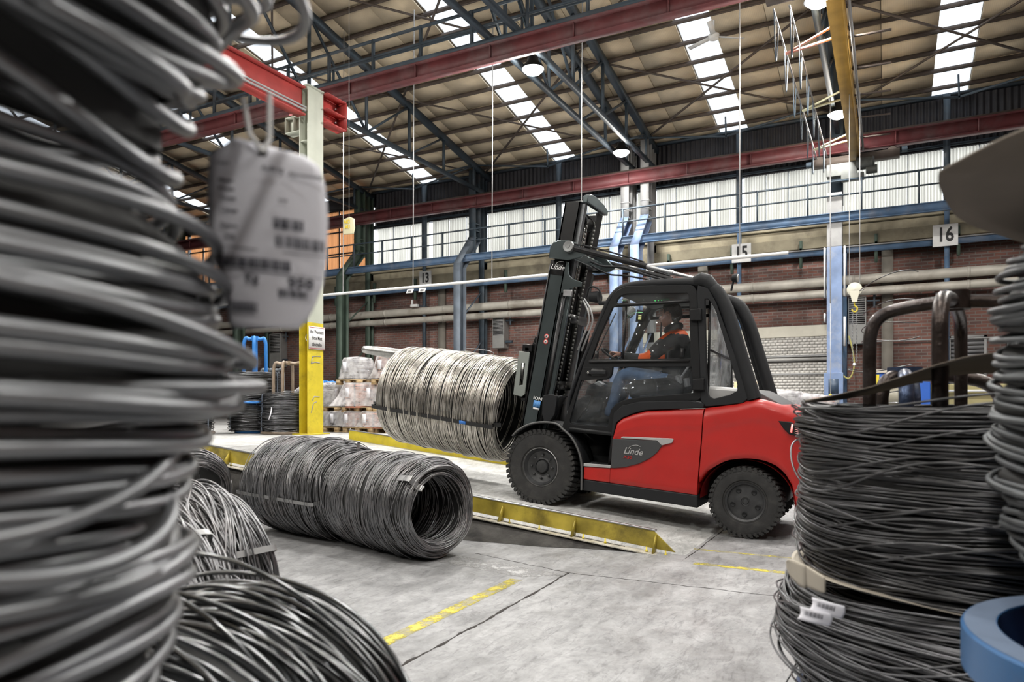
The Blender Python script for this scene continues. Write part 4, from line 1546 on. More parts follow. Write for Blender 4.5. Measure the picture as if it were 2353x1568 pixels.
# roof tube and pillars on both sides: swept rounded section
cabp = [(1.86, 1.02), (1.852, 1.17), (1.749, 1.501), (1.638, 1.80), (1.542, 2.075), (1.49, 2.18), (1.413, 2.263), (1.30, 2.305), (1.039, 2.328), (.70, 2.338), (.56, 2.325), (.46, 2.26), (.385, 2.15), (.316, 2.0), (.223, 1.75), (.117, 1.47), (.045, 1.28)]
for y_ in (-.075, -WID + .075):
    pth = smooth([(p[0] - .012, y_, p[1] - .012) for p in cabp], 4)
    rad = np.interp(np.arange(len(pth)), [0, 12, 28, 40, 44, len(pth) - 1], [.018, .026, .036, .05, .062, .066])
    P('roof_pillar', [tube(pth, rad, 12, ref=(0, 1, 0))], M_cabl, sm=True)
P('roof_knuckle', [tube([(.66, -.075, 2.335), (.60, -.075, 2.352), (.54, -.075, 2.335), (.47, -.075, 2.27)], [.05, .07, .07, .055], 12, ref=(0, 1, 0))], M_cabl, sm=True)
quart_o = [(.615, 2.295), (.52, 2.27), (.43, 2.13), (.33, 1.90), (.10, 1.39), (.06, 1.29), (.12, 1.225), (.30, 1.19), (.455, 1.165), (.50, 1.21), (.535, 1.53), (.62, 2.23)]
quart_i = [(.540, 2.165), (.510, 2.165), (.475, 2.13), (.439, 2.074), (.343, 1.822), (.180, 1.387), (.178, 1.335), (.238, 1.293), (.384, 1.244), (.428, 1.262), (.445, 1.304), (.474, 1.534)]
for y0, y1 in ((-.03, -.08), (-WID + .03, -WID + .08)):
    P('quarter_frame', [prism(quart_o, y0, y1, [quart_i])], M_cabl, bevel=.006)
P('rear_shelf', [prism([(.47, 1.36), (.20, 1.36), (.10, 1.30), (.10, 1.22), (.47, 1.20)], -.10, -WID + .10)], M_silver, bevel=.03)
P('roof_panel', [prism([(1.42, 2.24), (1.30, 2.285), (.60, 2.31), (.56, 2.26), (1.28, 2.215), (1.40, 2.19)], -.10, -WID + .10)], mat('roof_liner', (.07, .072, .075), .6), bevel=.01)
P('roof_bar', [bar((x_, -.1, z_), (x_, -WID + .1, z_), .06, .03) for x_, z_ in ((1.30, 2.30), (1.12, 2.31), (.94, 2.32), (.76, 2.32))], M_cabl)
P('windscreen', [prism([(1.84, 1.10), (1.845, 1.10), (1.46, 2.19), (1.455, 2.19)], -.10, -WID + .10)], M_glass)
P('rear_window', [prism([(.455, 1.30), (.460, 1.30), (.515, 2.24), (.510, 2.24)], -.10, -WID + .12)], glass_mat('pale_sheen_rear_glass', (.80, .80, .80), haze=.35))  # pale reflection of the lit hall painted into the glass as haze
P('rear_window_frame', [bar((.455, -WID + .13, 1.30), (.512, -WID + .13, 2.24), .025, .025), bar((.455, -.11, 1.30), (.512, -.11, 2.24), .02, .02)], M_black)
P('window_stay', [bar((.47, -.12, 1.70), (.465, -1.15, 1.66), .018, .018)], M_black)
P('front_cowl', [prism([(1.86, .86), (1.93, .86), (1.88, 1.10), (1.80, 1.16), (1.70, 1.18), (1.72, 1.10)], -.32, -WID + .32)], M_cab, bevel=.01)
P('cab_floor', [bb(.5, 1.86, -.09, -WID + .09, .84, .88)], M_cab)

# cab fittings
P('seat', [prism([(1.38, 1.22), (1.40, 1.30), (1.34, 1.335), (.86, 1.30), (.82, 1.20), (1.0, 1.16)], -.42, -.92)], M_cabl, bevel=.03, seg=3)
P('backrest', [prism([(.90, 1.28), (.80, 1.26), (.715, 1.5), (.70, 1.80), (.77, 1.80), (.81, 1.6)], -.44, -.90)], M_cabl, bevel=.03, seg=3)
P('seat_console', [prism([(1.25, 1.36), (.85, 1.42), (.70, 1.34), (.72, 1.15), (1.1, 1.12), (1.25, 1.2)], -.16, -.38)], M_cabl, bevel=.03, seg=3)
P('armrest', [prism([(1.20, 1.50), (.88, 1.50), (.85, 1.42), (1.15, 1.40)], -.96, -1.08)], M_cabl, bevel=.02)
P('console_lever', [cyl((.82, -.28, 1.33), (.66, -.26, 1.60), .012, 8), cyl((.75, -.22, 1.36), (.79, -.22, 1.44), .03, 10), cyl((.68, -.22, 1.34), (.70, -.22, 1.42), .03, 10)], M_silver, sm=True)
swc = Vector((1.565, -.56, 1.60))
swn = Vector((-.50, 0, .86)).normalized()
SWM = axis_matrix(swc, swn)
a_ = np.linspace(0, 2 * PI, 33)[:-1]
sw = P('steering_wheel', [tube(np.stack([.16 * np.cos(a_), .16 * np.sin(a_), 0 * a_], -1), .013, 8, closed=True), lathe([(0, -.01), (.045, -.01), (.04, .02), (0, .025)], 16),
                          cyl((.0, 0, 0), (.155, 0, 0), .009, 6), cyl((0, 0, 0), (-.08, .135, 0), .009, 6), cyl((0, 0, 0), (-.08, -.135, 0), .009, 6)], M_cabl, sm=True)
sw.matrix_local = SWM
P('steering_column', [cyl(swc, swc - swn * .62, .03, 12), ], M_cab, sm=True)
P('dashboard', [prism([(1.84, 1.12), (1.80, 1.28), (1.66, 1.34), (1.58, 1.26), (1.62, .95), (1.84, .90)], -.42, -1.0)], M_cabl, bevel=.03)
P('pedal_light', [prism([(1.69, 1.30), (1.63, 1.335), (1.56, 1.30), (1.60, 1.27)], -.30, -.38)], M_silver, bevel=.01)
dsp = P('display', [prism([(1.515, 2.02), (1.43, 2.02), (1.42, 2.15), (1.51, 2.16)], -1.02, -1.00)], M_cab, bevel=.004)
obj('readout', [bb(1.44, 1.49, -1.001, -.995, 2.125, 2.13)], emis('green_led', (.05, .9, .15), .8), dsp)
obj('readout', [bb(1.45, 1.485, -1.001, -.995, 2.05 + k * .018, 2.058 + k * .018) for k in range(3)], emis('yellow_led', (.8, .8, .1), .6), dsp)
for k in range(6):
    P('indicator', [cyl((1.20 - k * .035, -.66, 2.216), (1.20 - k * .035, -.64, 2.216), .005, 6)], emis('led%d' % k, (.05, .9, .15) if k < 5 else (.9, .1, .05), 1.2))
P('interior_mirror', [lathe([(0, .012), (.05, .01), (.055, 0), (0, -.01)], 20, 'y', (1.545, -.92, 2.13))], M_silver, sm=True)
P('fan', [lathe([(.05, .02), (.055, 0), (.05, -.02)], 20, 'y', (1.60, -1.0, 2.11)), box((1.60, -1.0, 2.11), (.09, .01, .02)), box((1.60, -1.0, 2.11), (.02, .01, .09))], M_cabl)
P('wiper', [bar((1.80, -.2, 1.22), (1.50, -.3, 2.04), .012, .012)], M_black)
P('worklight', [lathe([(0, .03), (.03, .03), (.042, -.01), (.042, -.02), (0, -.02)], 18, 'x', (.33, -.30, 2.40)), cyl((.36, -.30, 2.28), (.345, -.30, 2.38), .01, 8)], M_cabl, sm=True)
P('worklight_lens', [lathe([(0, -.02), (.038, -.02), (.036, -.028), (0, -.03)], 18, 'x', (.33, -.30, 2.40))], M_silver, sm=True)
# counterweight details
P('rear_cover', [prism([(.06, 1.36), (.02, 1.345), (-.20, 1.243), (-.21, 1.23), (-.10, 1.238), (.06, 1.285)], -.12, -WID + .12)], mat('cover_grey', (.12, .12, .125), .5), bevel=.02)
tl = P('tail_light', [prism([(-.20, 1.095), (-.30, 1.095), (-.43, 1.045), (-.45, .98), (-.38, .97), (-.30, .985), (-.25, 1.03)], -.05, .012)], M_cab, bevel=.008)
obj('lamp_strip', [prism([(-.315, 1.075), (-.33, 1.075), (-.325, 1.0), (-.31, 1.005)], .012, .018)], emis('red_lamp', (1, .03, .02), 2.5), tl)
obj('lamp_strip', [bar((-.345, .014, 1.065 - k * .016), (-.42, .005, 1.045 - k * .014), .004, .003) for k in range(5)] + [lathe([(0, .006), (.006, .004), (.007, 0)], 8, 'y', (-.37, .014, 1.045))], emis('red_lamp_dim', (.8, .03, .02), .8), tl)
# mirrors
P('mirror', [tube([(1.95, -.04, 1.13), (1.93, -.03, 1.145), (1.90, -.02, 1.15)], .014, 8), prism([(2.13, 1.14), (2.05, 1.16), (1.99, 1.15), (1.975, 1.10), (1.985, .96), (2.03, .88), (2.10, .87), (2.13, .95), (2.135, 1.08)], -.10, -.04)], M_cabl, bevel=.02, seg=3)
P('mirror_bracket', [prism([(2.12, 1.145), (1.88, 1.155), (1.92, 1.12), (2.0, .90), (2.13, .86)], -.125, -.105)], M_cab)
P('upper_light', [lathe([(0, .05), (.05, .045), (.062, -.03), (.055, -.05), (0, -.045)], 20, 'x', (1.70, -.18, 2.19)), tube(smooth([(1.77, -.13, 2.18), (1.74, -.13, 2.28), (1.65, -.13, 2.27), (1.60, -.13, 2.18), (1.62, -.13, 2.10)], 4), .009, 6), cyl((1.62, -.14, 2.12), (1.52, -.08, 2.12), .02, 8)], M_cabl, sm=True)

# mast -----------------------------------------------------------------------------------------
TK = -.116          # lean of the mast in the truck's frame


def mx(u):
    return TK * u


def rail(y0, y1, xf, xb, u0, u1, t_=.02, open_to=1):
    """channel section upright that leans back: flanges front and rear, web on the outer side"""
    def pl(xa, xb_):
        return [(xa + mx(u0), u0), (xb_ + mx(u0), u0), (xb_ + mx(u1), u1), (xa + mx(u1), u1)]
    w0, w1 = (y1 - t_, y1) if open_to < 0 else (y0, y0 + t_)
    return [prism(pl(xf, xf - t_), y0, y1), prism(pl(xb + t_, xb), y0, y1), prism(pl(xf, xb), w0, w1)]


ms = P('outer_mast', rail(-.42, -.26, 2.555, 2.375, .10, 2.56, .02, -1) + rail(-1.08, -.92, 2.555, 2.375, .10, 2.56, .02, 1), M_mast, bevel=.003)
P('mast_side_plate', [prism([(2.365 + mx(.15), .15), (2.325 + mx(.15), .15), (2.325 + mx(2.3), 2.3), (2.365 + mx(2.3), 2.3)], -.30, -.275), prism([(2.56 + mx(.62), .62), (2.56 + mx(2.55), 2.55), (2.545 + mx(2.55), 2.55), (2.545 + mx(.62), .62)], -.27, -.25)], M_mastb)
P('rear_channel', [prism([(2.32 + mx(.5), .5), (2.27 + mx(.5), .5), (2.27 + mx(2.3), 2.3), (2.32 + mx(2.3), 2.3)], -.33, -.29)], M_mast, bevel=.008)
P('inner_mast', rail(-.50, -.34, 2.555, 2.37, .30, 3.22, .022, -1) + rail(-1.0, -.84, 2.555, 2.37, .30, 3.22, .022, 1), M_mastb, bevel=.003)
P('inner_mast_flange', [prism([(2.375 + mx(.5), .5), (2.33 + mx(.5), .5), (2.33 + mx(3.2), 3.2), (2.375 + mx(3.2), 3.2)], -.44, -.37)], mat('greased_rail', (.20, .21, .22), .35, .8, .2, 12), bevel=.003)
P('mast_top_beam', [prism([(-.36, 3.21), (-.98, 3.21), (-.98, 3.26), (-.85, 3.30), (-.6, 3.325), (-.45, 3.32), (-.36, 3.28)], 2.30 + mx(3.2), 2.36 + mx(3.2), plane='yz')], M_mast, bevel=.008)
for z_ in (.45, 1.25, 2.0):
    P('mast_cross_member', [bar((2.36 + mx(z_), -.3, z_), (2.36 + mx(z_), -1.05, z_), .03, .10)], M_mastb)
for yc in (-.56, -.78):
    P('lift_cylinder', [cyl((2.45 + mx(.2), yc, .2), (2.45 + mx(2.35), yc, 2.35), .042, 14)], M_mastb, sm=True)
    P('cylinder_rod', [cyl((2.45 + mx(2.35), yc, 2.35), (2.45 + mx(3.05), yc, 3.05), .026, 12)], M_chrome, sm=True)
    P('chain_wheel', [lathe([(0, .02), (.03, .022), (.07, .012), (.078, .022), (.078, -.022), (.07, -.012), (0, -.02)], 24, 'y', (2.43 + mx(3.05), yc, 3.06))], M_mastb, sm=True)
    for xo in (.078, -.078):
        lk = []
        for k in range(46):
            u = 3.04 - k * .044
            lk.append(box((2.43 + xo + mx(u), yc, u), (.018, .030 if k % 2 else .020, .034)))
        P('lift_chain', lk, mat('chain_steel', (.16, .16, .15), .5, .6, .2, 20))
P('far_cylinder', [cyl((2.30 + mx(.3), -.98, .3), (2.30 + mx(1.9), -.98, 1.9), .04, 12)], M_mastb, sm=True)
hp = smooth([(2.15, -.90, 2.30), (2.03, -.88, 2.16), (1.98, -.88, 2.0), (2.03, -.86, 1.8), (2.08, -.86, 1.66)], 6)
P('hose', [tube(hp, .011, 8)], M_silver, sm=True)
P('hose', [tube(hp + np.array([.035, .02, .01]), .011, 8)], M_silver, sm=True)
P('mast_head_bracket', [prism([(2.262, 2.60), (2.258, 2.72), (2.22, 2.768), (2.15, 2.79), (2.07, 2.785), (1.965, 2.76), (1.84, 2.64), (1.90, 2.60), (2.04, 2.575)], -.24, -.20), prism([(2.262, 2.60), (2.258, 2.72), (2.22, 2.768), (2.15, 2.79), (2.07, 2.785), (1.965, 2.76), (1.84, 2.64), (1.90, 2.60), (2.04, 2.575)], -1.14, -1.10), bb(2.0, 2.25, -1.1, -.24, 2.60, 2.70)], M_mast, bevel=.012)
P('mast_gusset', [prism([(2.10, 2.58), (2.054, 2.566), (2.044, 2.453), (2.03, 2.42), (1.992, 2.388), (1.885, 2.351), (1.885, 2.309), (1.95, 2.305), (2.02, 2.28), (2.077, 2.237), (2.115, 2.24)], -.275, -.26)], M_mast, bevel=.003)
P('gusset_clamp', [box((2.03, -.25, 2.235), (.10, .03, .07))], M_steel, bevel=.006)
text('lettering', 'Linde', .075, M_txtw, FK, (2.175, -.252, 2.508), (PI / 2, .116, PI), 1.0, .3, .001)
obj('flourish', [tube(smooth([(2.195, -.25, 2.54), (2.17, -.25, 2.563), (2.13, -.25, 2.568), (2.10, -.25, 2.562)], 4), .003, 5)], M_txtw, FK, sm=True)
P('name_panel', [prism([(2.262, 2.44), (2.262, 2.59), (2.09, 2.58), (2.11, 2.42)], -.2585, -.2545)], M_mastb)
for u in (1.770, 1.712):
    st = P('warning_sticker', [lathe([(0, .001), (.027, .001), (.027, 0)], 22, 'y', (2.247 + (u - 1.74) * -.1, -.2585, u))], mat('sticker_red', (.7, .04, .03), .5))
    obj('symbol', [lathe([(0, .0015), (.020, .0015), (.020, 0)], 20, 'y', (2.247 + (u - 1.74) * -.1, -.2575, u))], M_white, st)
    obj('symbol', [xform(box((0, 0, 0), (.034, .001, .005)), (2.247 + (u - 1.74) * -.1, -.2555, u), rotm('Y', .8)), xform(box((0, 0, 0), (.012, .001, .014)), (2.252 + (u - 1.74) * -.1, -.2558, u + .002), rotm('Y', .3))], M_txt, st)
text('lettering', 'ION', .048, M_txtw, FK, (2.293, -.2545, 1.095), (PI / 2, .116, PI), 1.25, 0, .001, bold=.001)
sb = P('battery_sticker', [xform(box((0, 0, 0), (.085, .002, .075)), (2.30, -.2555, 1.035), rotm("Y", -.116))], mat('sticker_blue', (.05, .25, .62), .5))
obj('pattern', [xform(box((-.036 + k * .012, 0, 0), (.003, .001, .07)), (2.30, -.254, 1.035), rotm("Y", -.116)) for k in range(7)], mat('sticker_pale', (.3, .5, .8), .5), sb)
P('battery_label', [xform(box((0, 0, 0), (.075, .002, .022)), (2.305, -.2555, .985), rotm("Y", -.116))], M_white)
# tilt cylinders over the cab
for y_, a, b_ in ((-.20, (2.028, 2.71), (.66, 2.375)), (-WID + .20, (2.028, 2.72), (.66, 2.385))):
    a3, b3 = np.array([a[0], y_, a[1]]), np.array([b_[0], y_, b_[1]])
    P('tilt_cylinder', [cyl(a3, a3 + (b3 - a3) * .62, .030, 14)], M_mastb, sm=True)
    P('tilt_rod', [cyl(a3 + (b3 - a3) * .62, b3, .018, 12), cyl(a3 + (b3 - a3) * .79, a3 + (b3 - a3) * .82, .026, 12)], M_steel, sm=True)
    P('tilt_hose', [tube(smooth([a3 + (-.05, 0, .03), a3 + (b3 - a3) * .2 + (0, 0, .055), a3 + (b3 - a3) * .5 + (0, 0, .045), a3 + (b3 - a3) * .6 + (0, 0, .035)], 4), .008, 6)], M_cabl, sm=True)
P('tilt_pivot', [lathe([(0, .035), (.02, .035), (.022, .028), (.055, .03), (.060, .02), (.060, -.03), (0, -.03)], 28, 'y', (2.028, -.185, 2.71))], mat('pin_steel', (.32, .33, .33), .35, .7), sm=True, ang=30)
P('hose_bundle', [tube(smooth([(2.02, -.75, 2.66), (1.85, -.74, 2.60), (1.60, -.72, 2.58), (1.35, -.72, 2.50), (1.1, -.7, 2.43), (.9, -.7, 2.33)], 5), .012, 7), tube(smooth([(2.02, -.80, 2.62), (1.80, -.79, 2.52), (1.60, -.78, 2.50), (1.3, -.78, 2.45), (1.0, -.76, 2.36)], 5), .010, 7)], M_cabl, sm=True)
# carriage and ram
CA = P('carriage', [bb(2.47, 2.53, -.32, -1.05, 1.05, 1.65), bb(2.44, 2.56, -.32, -1.05, 1.60, 1.68), bb(2.44, 2.56, -.32, -1.05, 1.08, 1.16)], M_mastb, bevel=.008)
cp_o = [(2.585, 1.60), (2.455, 1.59), (2.475, 1.13), (2.515, 1.10), (2.62, 1.115)]
cp_i = [(2.545, 1.47), (2.50, 1.47), (2.51, 1.23), (2.555, 1.22)]
P('carriage_plate', [prism(cp_o, -.30, -.32, [cp_i])], mat('pale_plate', (.30, .33, .31), .45, .4), bevel=.003)
P('load_backrest', [prism([(2.46, 1.62), (2.50, 1.62), (2.45, 1.78), (2.42, 1.76)], -.40, -.95), prism([(2.455, 1.60), (2.41, 1.60), (2.41, 1.68), (2.45, 1.72)], -.36, -.40)], M_mastb, bevel=.006)
# ram that carries the coil (part of the forklift)
FI = FKM.inverted()
ra, rb = FI @ Vector((-3.60, 7.37, 1.597)), FI @ Vector((-6.084, 7.37, 1.937))
rd = (rb - ra).normalized()
ln = (rb - ra).length
P('ram', [tube([ra + rd * t for t in (0, .12, .121, ln - .35, ln - .10, ln - .03, ln)], [.11, .11, .066, .066, .052, .045, .015], 24)], mat('worn_ram_steel', (.42, .42, .41), .35, .85, .3, 9, (.12, .10, .09), .6), sm=True, ang=40)

# ------------------------------------------------------------------ driver (same axes as the truck)
M_jacket = mat('jacket_cloth', (.032, .032, .035), .8, 0, .2, 8, None, 0, .3, 25)
M_orange = mat('hi_vis_orange', (.88, .12, .01), .6, 0, .08, 10)
M_jeans = mat('blue_denim', (.10, .17, .30), .85, 0, .2, 12)
M_skin = mat('skin', (.56, .30, .23), .5, 0, .05, 10)
M_hair = mat('dark_brown_hair', (.050, .034, .026), .7, 0, .3, 60, None, 0, .6, 120)
M_shoe = mat('shoe_leather', (.02, .018, .017), .5)


def skin(name, verts, edges, radii, m, root=0, sub=2, parent=None):
    me = bpy.data.meshes.new(name)
    me.from_pydata([tuple(v) for v in verts], edges, [])
    o = bpy.data.objects.new(name + '_tmp', me)
    COL.objects.link(o)
    sk = o.modifiers.new('s', 'SKIN')
    sk.use_smooth_shade = True
    for i, r in enumerate(radii):
        rx, ry = r if isinstance(r, tuple) else (r, r)
        me.skin_vertices[0].data[i].radius = (rx, ry)
        me.skin_vertices[0].data[i].use_root = (i == root)
    sb_ = o.modifiers.new('b', 'SUBSURF')
    sb_.levels = sb_.render_levels = sub
    dg = bpy.context.evaluated_depsgraph_get()
    ev = o.evaluated_get(dg)
    nm = bpy.data.meshes.new_from_object(ev)
    nm.name = name
    bpy.data.objects.remove(o)
    nm.materials.clear()
    for q in (m if isinstance(m, (list, tuple)) else [m]):
        nm.materials.append(q)
    nm.polygons.foreach_set('use_smooth', np.ones(len(nm.polygons), bool))
    r = bpy.data.objects.new(name, nm)
    COL.objects.link(r)
    if parent:
        r.parent = parent
    return r


def paint(o, fn):
    me = o.data
    c = np.zeros(len(me.polygons) * 3)
    me.polygons.foreach_get('center', c)
    me.polygons.foreach_set('material_index', np.array([fn(*q) for q in c.reshape(-1, 3)], np.int32))


DR = thing('person', (0, 0, 0), 'driver in a black and orange jacket and jeans, seated in the cab, steering', 'person')
DR.matrix_world = FKM
# nodes: 0 pelvis, 1 belly, 2 chest, 3 upper chest, 4 neck base, 5 neck top
V = [(.93, -.67, 1.36), (.885, -.67, 1.50), (.885, -.67, 1.68), (.915, -.67, 1.80), (.955, -.67, 1.885), (.995, -.67, 1.96),
     # left (near) arm: shoulder, elbow, wrist
     (.93, -.52, 1.825), (.985, -.45, 1.775), (1.075, -.41, 1.68), (1.14, -.40, 1.60), (1.27, -.43, 1.585), (1.40, -.47, 1.61), (1.455, -.485, 1.622),
     # right arm
     (.93, -.82, 1.825), (.985, -.89, 1.775), (1.075, -.94, 1.68), (1.14, -.95, 1.60), (1.27, -.90, 1.585), (1.40, -.82, 1.61), (1.455, -.78, 1.622),
     # left leg
     (.98, -.57, 1.35), (1.18, -.52, 1.405), (1.40, -.50, 1.43), (1.47, -.50, 1.38), (1.50, -.50, 1.20), (1.56, -.50, 1.02), (1.58, -.50, .96),
     # right leg
     (.98, -.77, 1.35), (1.18, -.80, 1.405), (1.40, -.81, 1.43), (1.47, -.81, 1.38), (1.53, -.81, 1.20), (1.62, -.81, 1.04), (1.65, -.81, .98)]
E = [(0, 1), (1, 2), (2, 3), (3, 4), (4, 5), (3, 6), (6, 7), (7, 8), (8, 9), (9, 10), (10, 11), (11, 12), (3, 13), (13, 14), (14, 15), (15, 16), (16, 17), (17, 18), (18, 19),
     (0, 20), (20, 21), (21, 22), (22, 23), (23, 24), (24, 25), (25, 26), (0, 27), (27, 28), (28, 29), (29, 30), (30, 31), (31, 32), (32, 33)]
Rd = [.15, .155, (.165, .145), (.15, .125), .080, .056,
      .100, .092, .078, .068, .060, .048, .036, .100, .092, .078, .068, .060, .048, .036,
      .11, .098, .082, .075, .062, .050, .045, .11, .098, .082, .075, .062, .050, .045]
body = skin('body', V, E, Rd, [M_jacket, M_orange, M_jeans, M_skin], 0, 3, DR)


def bodycol(x, y, z):
    if x > .97 and z < 1.50 and abs(y + .67) < .30 and not (z > 1.46 and x < 1.05):
        return 2
    if z < 1.37 or (z < 1.42 and x > 1.02 and abs(y + .67) < .26):
        return 2
    if z > 1.93:
        return 3 if x > .96 else 0
    if x > 1.44 and z > 1.5:
        return 3
    near = abs(y + .67)
    lim = 1.80 if x > 1.0 else min(1.865, 1.80 + (1.0 - x) * 1.1)
    if z > lim:
        return 1
    if near > .2 and 1.11 < x < 1.245 and z < 1.70 and z - 1.60 < (x - 1.06) * 1.2:
        return 1
    return 0


paint(body, bodycol)
obj('collar', [tube(smooth([(1.05, -.67, 1.905), (1.02, -.60, 1.925), (.955, -.595, 1.955), (.925, -.67, 1.965), (.955, -.745, 1.955), (1.02, -.74, 1.925)], 5, True), .036, 10, closed=True)], M_jacket, DR, sm=True)

# head


def headpt(u, v):
    """u around (0 = face), v from chin to crown"""
    a = 2 * PI * u
    th = PI * v
    r = math.sin(th) ** .82
    z = -math.cos(th)
    x, y = math.cos(a) * r, math.sin(a) * r
    fx = .098 if x < 0 else .092
    X, Y, Z = x * fx, y * .076, z * .120
    if x < 0:
        X *= 1 + .10 * max(0, z)
    if z < 0:                      # jaw narrows, chin comes forward
        k = -z
        Y *= 1 - .28 * k
        X += .022 * k if x > 0 else .030 * k
    fr = max(0, math.cos(a))
    if fr > 0:
        g = math.exp(-(Y / .014) ** 2)
        X += .026 * g * math.exp(-((Z + .018) / .016) ** 2) * fr ** 4 + .010 * g * math.exp(-((Z - .01) / .022) ** 2) * fr ** 4   # nose
        X -= .010 * math.exp(-((abs(Y) - .032) / .014) ** 2) * math.exp(-((Z - .012) / .012) ** 2)   # eye sockets
        X += .006 * math.exp(-((Z - .032) / .010) ** 2) * fr ** 2        # brow
        X += .007 * math.exp(-(Y / .022) ** 2) * math.exp(-((Z + .052) / .008) ** 2)   # lips
        X -= .005 * math.exp(-(Y / .03) ** 2) * math.exp(-((Z + .068) / .008) ** 2)
        X += .006 * math.exp(-(Y / .02) ** 2) * math.exp(-((Z + .095) / .014) ** 2)
    return (X, Y, Z)


HM = Matrix.Translation((1.025, -.67, 2.062)) @ Matrix.Rotation(-.10, 4, 'Z') @ Matrix.Rotation(.06, 4, 'Y') @ Matrix.Diagonal((1.10, 1.04, 1.03, 1))
hd = obj('head', [grid(headpt, 64, 44, True)], M_skin, DR, sm=True, ang=None)
hd.matrix_local = HM
for s in (-1, 1):
    e = obj('ear', [xform(lathe([(0, .008), (.018, .012), (.026, .004), (.028, -.006), (0, -.01)], 18, 'y'), (0, 0, 0), None, (.75, s, 1.15))], M_skin, hd, sm=True)
    e.location = (-.012, s * .083, -.004)
    e.rotation_euler = (0, .2, s * -.25)
    obj('eye', [lathe([(0, .010), (.007, .008), (.010, 0), (0, -.01)], 12, 'x', (.082, s * .030, .010))], mat('eye_white', (.6, .58, .55), .2), hd, sm=True)
    obj('iris', [lathe([(0, .0115), (.004, .010), (0, .008)], 10, 'x', (.082, s * .030, .010))], mat('iris_dark', (.03, .02, .015), .2), hd, sm=True)
    obj('eyebrow', [tube([(.088, s * .018, .030), (.090, s * .032, .034), (.080, s * .046, .029)], [.003, .004, .002], 6)], M_hair, hd, sm=True)
obj('mouth', [tube([(.088, -.018, -.052), (.094, 0, -.051), (.088, .018, -.052)], [.001, .0025, .001], 6)], mat('lips', (.40, .16, .14), .5), hd, sm=True)


def hairpt(u, v):
    a = 2 * PI * u
    lo2 = float(np.interp(math.cos(a), [-1, -.7, -.45, -.2, -.05, .25, .38, .55, .85, 1], [.25, .27, .36, .52, .60, .60, .53, .62, .70, .70]))
    vv = lo2 + (1 - lo2) * v
    X, Y, Z = headpt(u, vv)
    n = mnoise.noise(Vector((X * 60, Y * 60, Z * 60))) * .003
    k = 1.07 + (.05 if v > .2 else .0) + (.04 * max(0, Z) / .12)
    k = 1.0 + (k - 1) * min(1, v * 5 + .15)
    return (X * k + (.006 if math.cos(a) > .3 else 0) * min(1, v * 4) + n, Y * k + n, Z * k + n + .003)


obj('hair', [grid(hairpt, 64, 24, True)], M_hair, hd, sm=True, ang=None)

# hands on the rim of the wheel


def hand(wrist, dirv, side, parent):
    """palm and five fingers closing round the rim"""
    d = Vector(dirv).normalized()
    upv = Vector((.1, 0, 1)).normalized()
    s = d.cross(upv).normalized() * side
    upv = s.cross(d).normalized() * side
    if upv.z < 0:
        upv = -upv
    w_ = Vector(wrist)

    def q(a, b, c):
        return w_ + d * a + s * b + upv * c
    pv = [q(-.02, 0, 0), q(.02, 0, .004), q(.055, 0, .010), q(.080, 0, .008)]
    ph = skin('hand', pv, [(0, 1), (1, 2), (2, 3)], [.026, (.030, .022), (.040, .018), (.040, .015)], M_skin, 0, 2, parent)
    for i, (b, l_) in enumerate(((-.033, .85), (-.011, 1.0), (.011, .95), (.031, .78))):
        fv = [q(.060, b * .8, .010), q(.092, b, .014), q(.092 + .030 * l_, b * 1.05, .004), q(.092 + .036 * l_, b * 1.05, -.022 * l_), q(.092 + .018 * l_, b, -.040 * l_)]
        skin('finger', fv, [(0, 1), (1, 2), (2, 3), (3, 4)], [.010, .0098, .0092, .0085, .0075], M_skin, 0, 2, ph)
    tv = [q(.015, -.020, -.004), q(.045, -.045, -.014), q(.070, -.042, -.030), q(.088, -.030, -.036)]
    skin('thumb', tv, [(0, 1), (1, 2), (2, 3)], [.015, .0125, .011, .009], M_skin, 0, 2, ph)
    return ph


hand((1.465, -.488, 1.625), (1, -.1, .12), 1, DR)
hand((1.465, -.775, 1.625), (1, .1, .1), -1, DR)
obj('watch', [tube(np.stack([0 * a_, .036 * np.cos(a_), .032 * np.sin(a_)], -1) @ rotm('Y', -.35).T + np.array([1.448, -.485, 1.618]), .008, 6, closed=True), box((1.448, -.450, 1.635), (.03, .012, .03))], mat('watch_black', (.02, .02, .04), .3), DR, sm=True)
for x, y in ((1.58, -.50), (1.65, -.81)):
    obj('shoe', [tube([(x - .04, y, .935), (x, y, .94), (x + .08, y, .93), (x + .16, y, .918), (x + .20, y, .915)], [.035, .048, .045, .038, .02], 12, ref=(0, 1, 0))], M_shoe, DR, sm=True)
# ------------------------------------------------------------------ wire coils
def wire_mat(name, col, rough, metal=.85, var=.35, scale=3, rust=None):
    m = mat(name, col, rough, metal, var, scale, rust, .5 if rust else 0)
    return m


W_bright = wire_mat('bright_wire', (.66, .63, .58), .30, .85, .30, 9, (.16, .12, .09))
W_mid = wire_mat('grey_wire', (.26, .26, .27), .34, .85, .35, 5, (.10, .06, .045))
W_rod = wire_mat('rod_wire', (.235, .24, .25), .40, .8, .3, 6)
W_rodb = wire_mat('oiled_rod', (.16, .165, .17), .24, .9, .35, 6)
W_dark = wire_mat('black_wire', (.105, .106, .110), .33, .9, .35, 7)
W_dark2 = wire_mat('dark_wire', (.15, .152, .16), .36, .85, .3, 7)
W_side = wire_mat('matt_rod', (.105, .112, .118), .5, .6, .3, 7)
W_copper = mat('copper_wire', (.88, .42, .28), .5, .3, .15, 5)
M_strap = mat('steel_strap', (.34, .34, .34), .4, .7, .1, 10)
M_strapb = mat('black_strap', (.02, .02, .022), .5)
M_card = mat('brown_cardboard', (.16, .135, .11), .85, 0, .1, 4, (.10, .08, .06), .4)
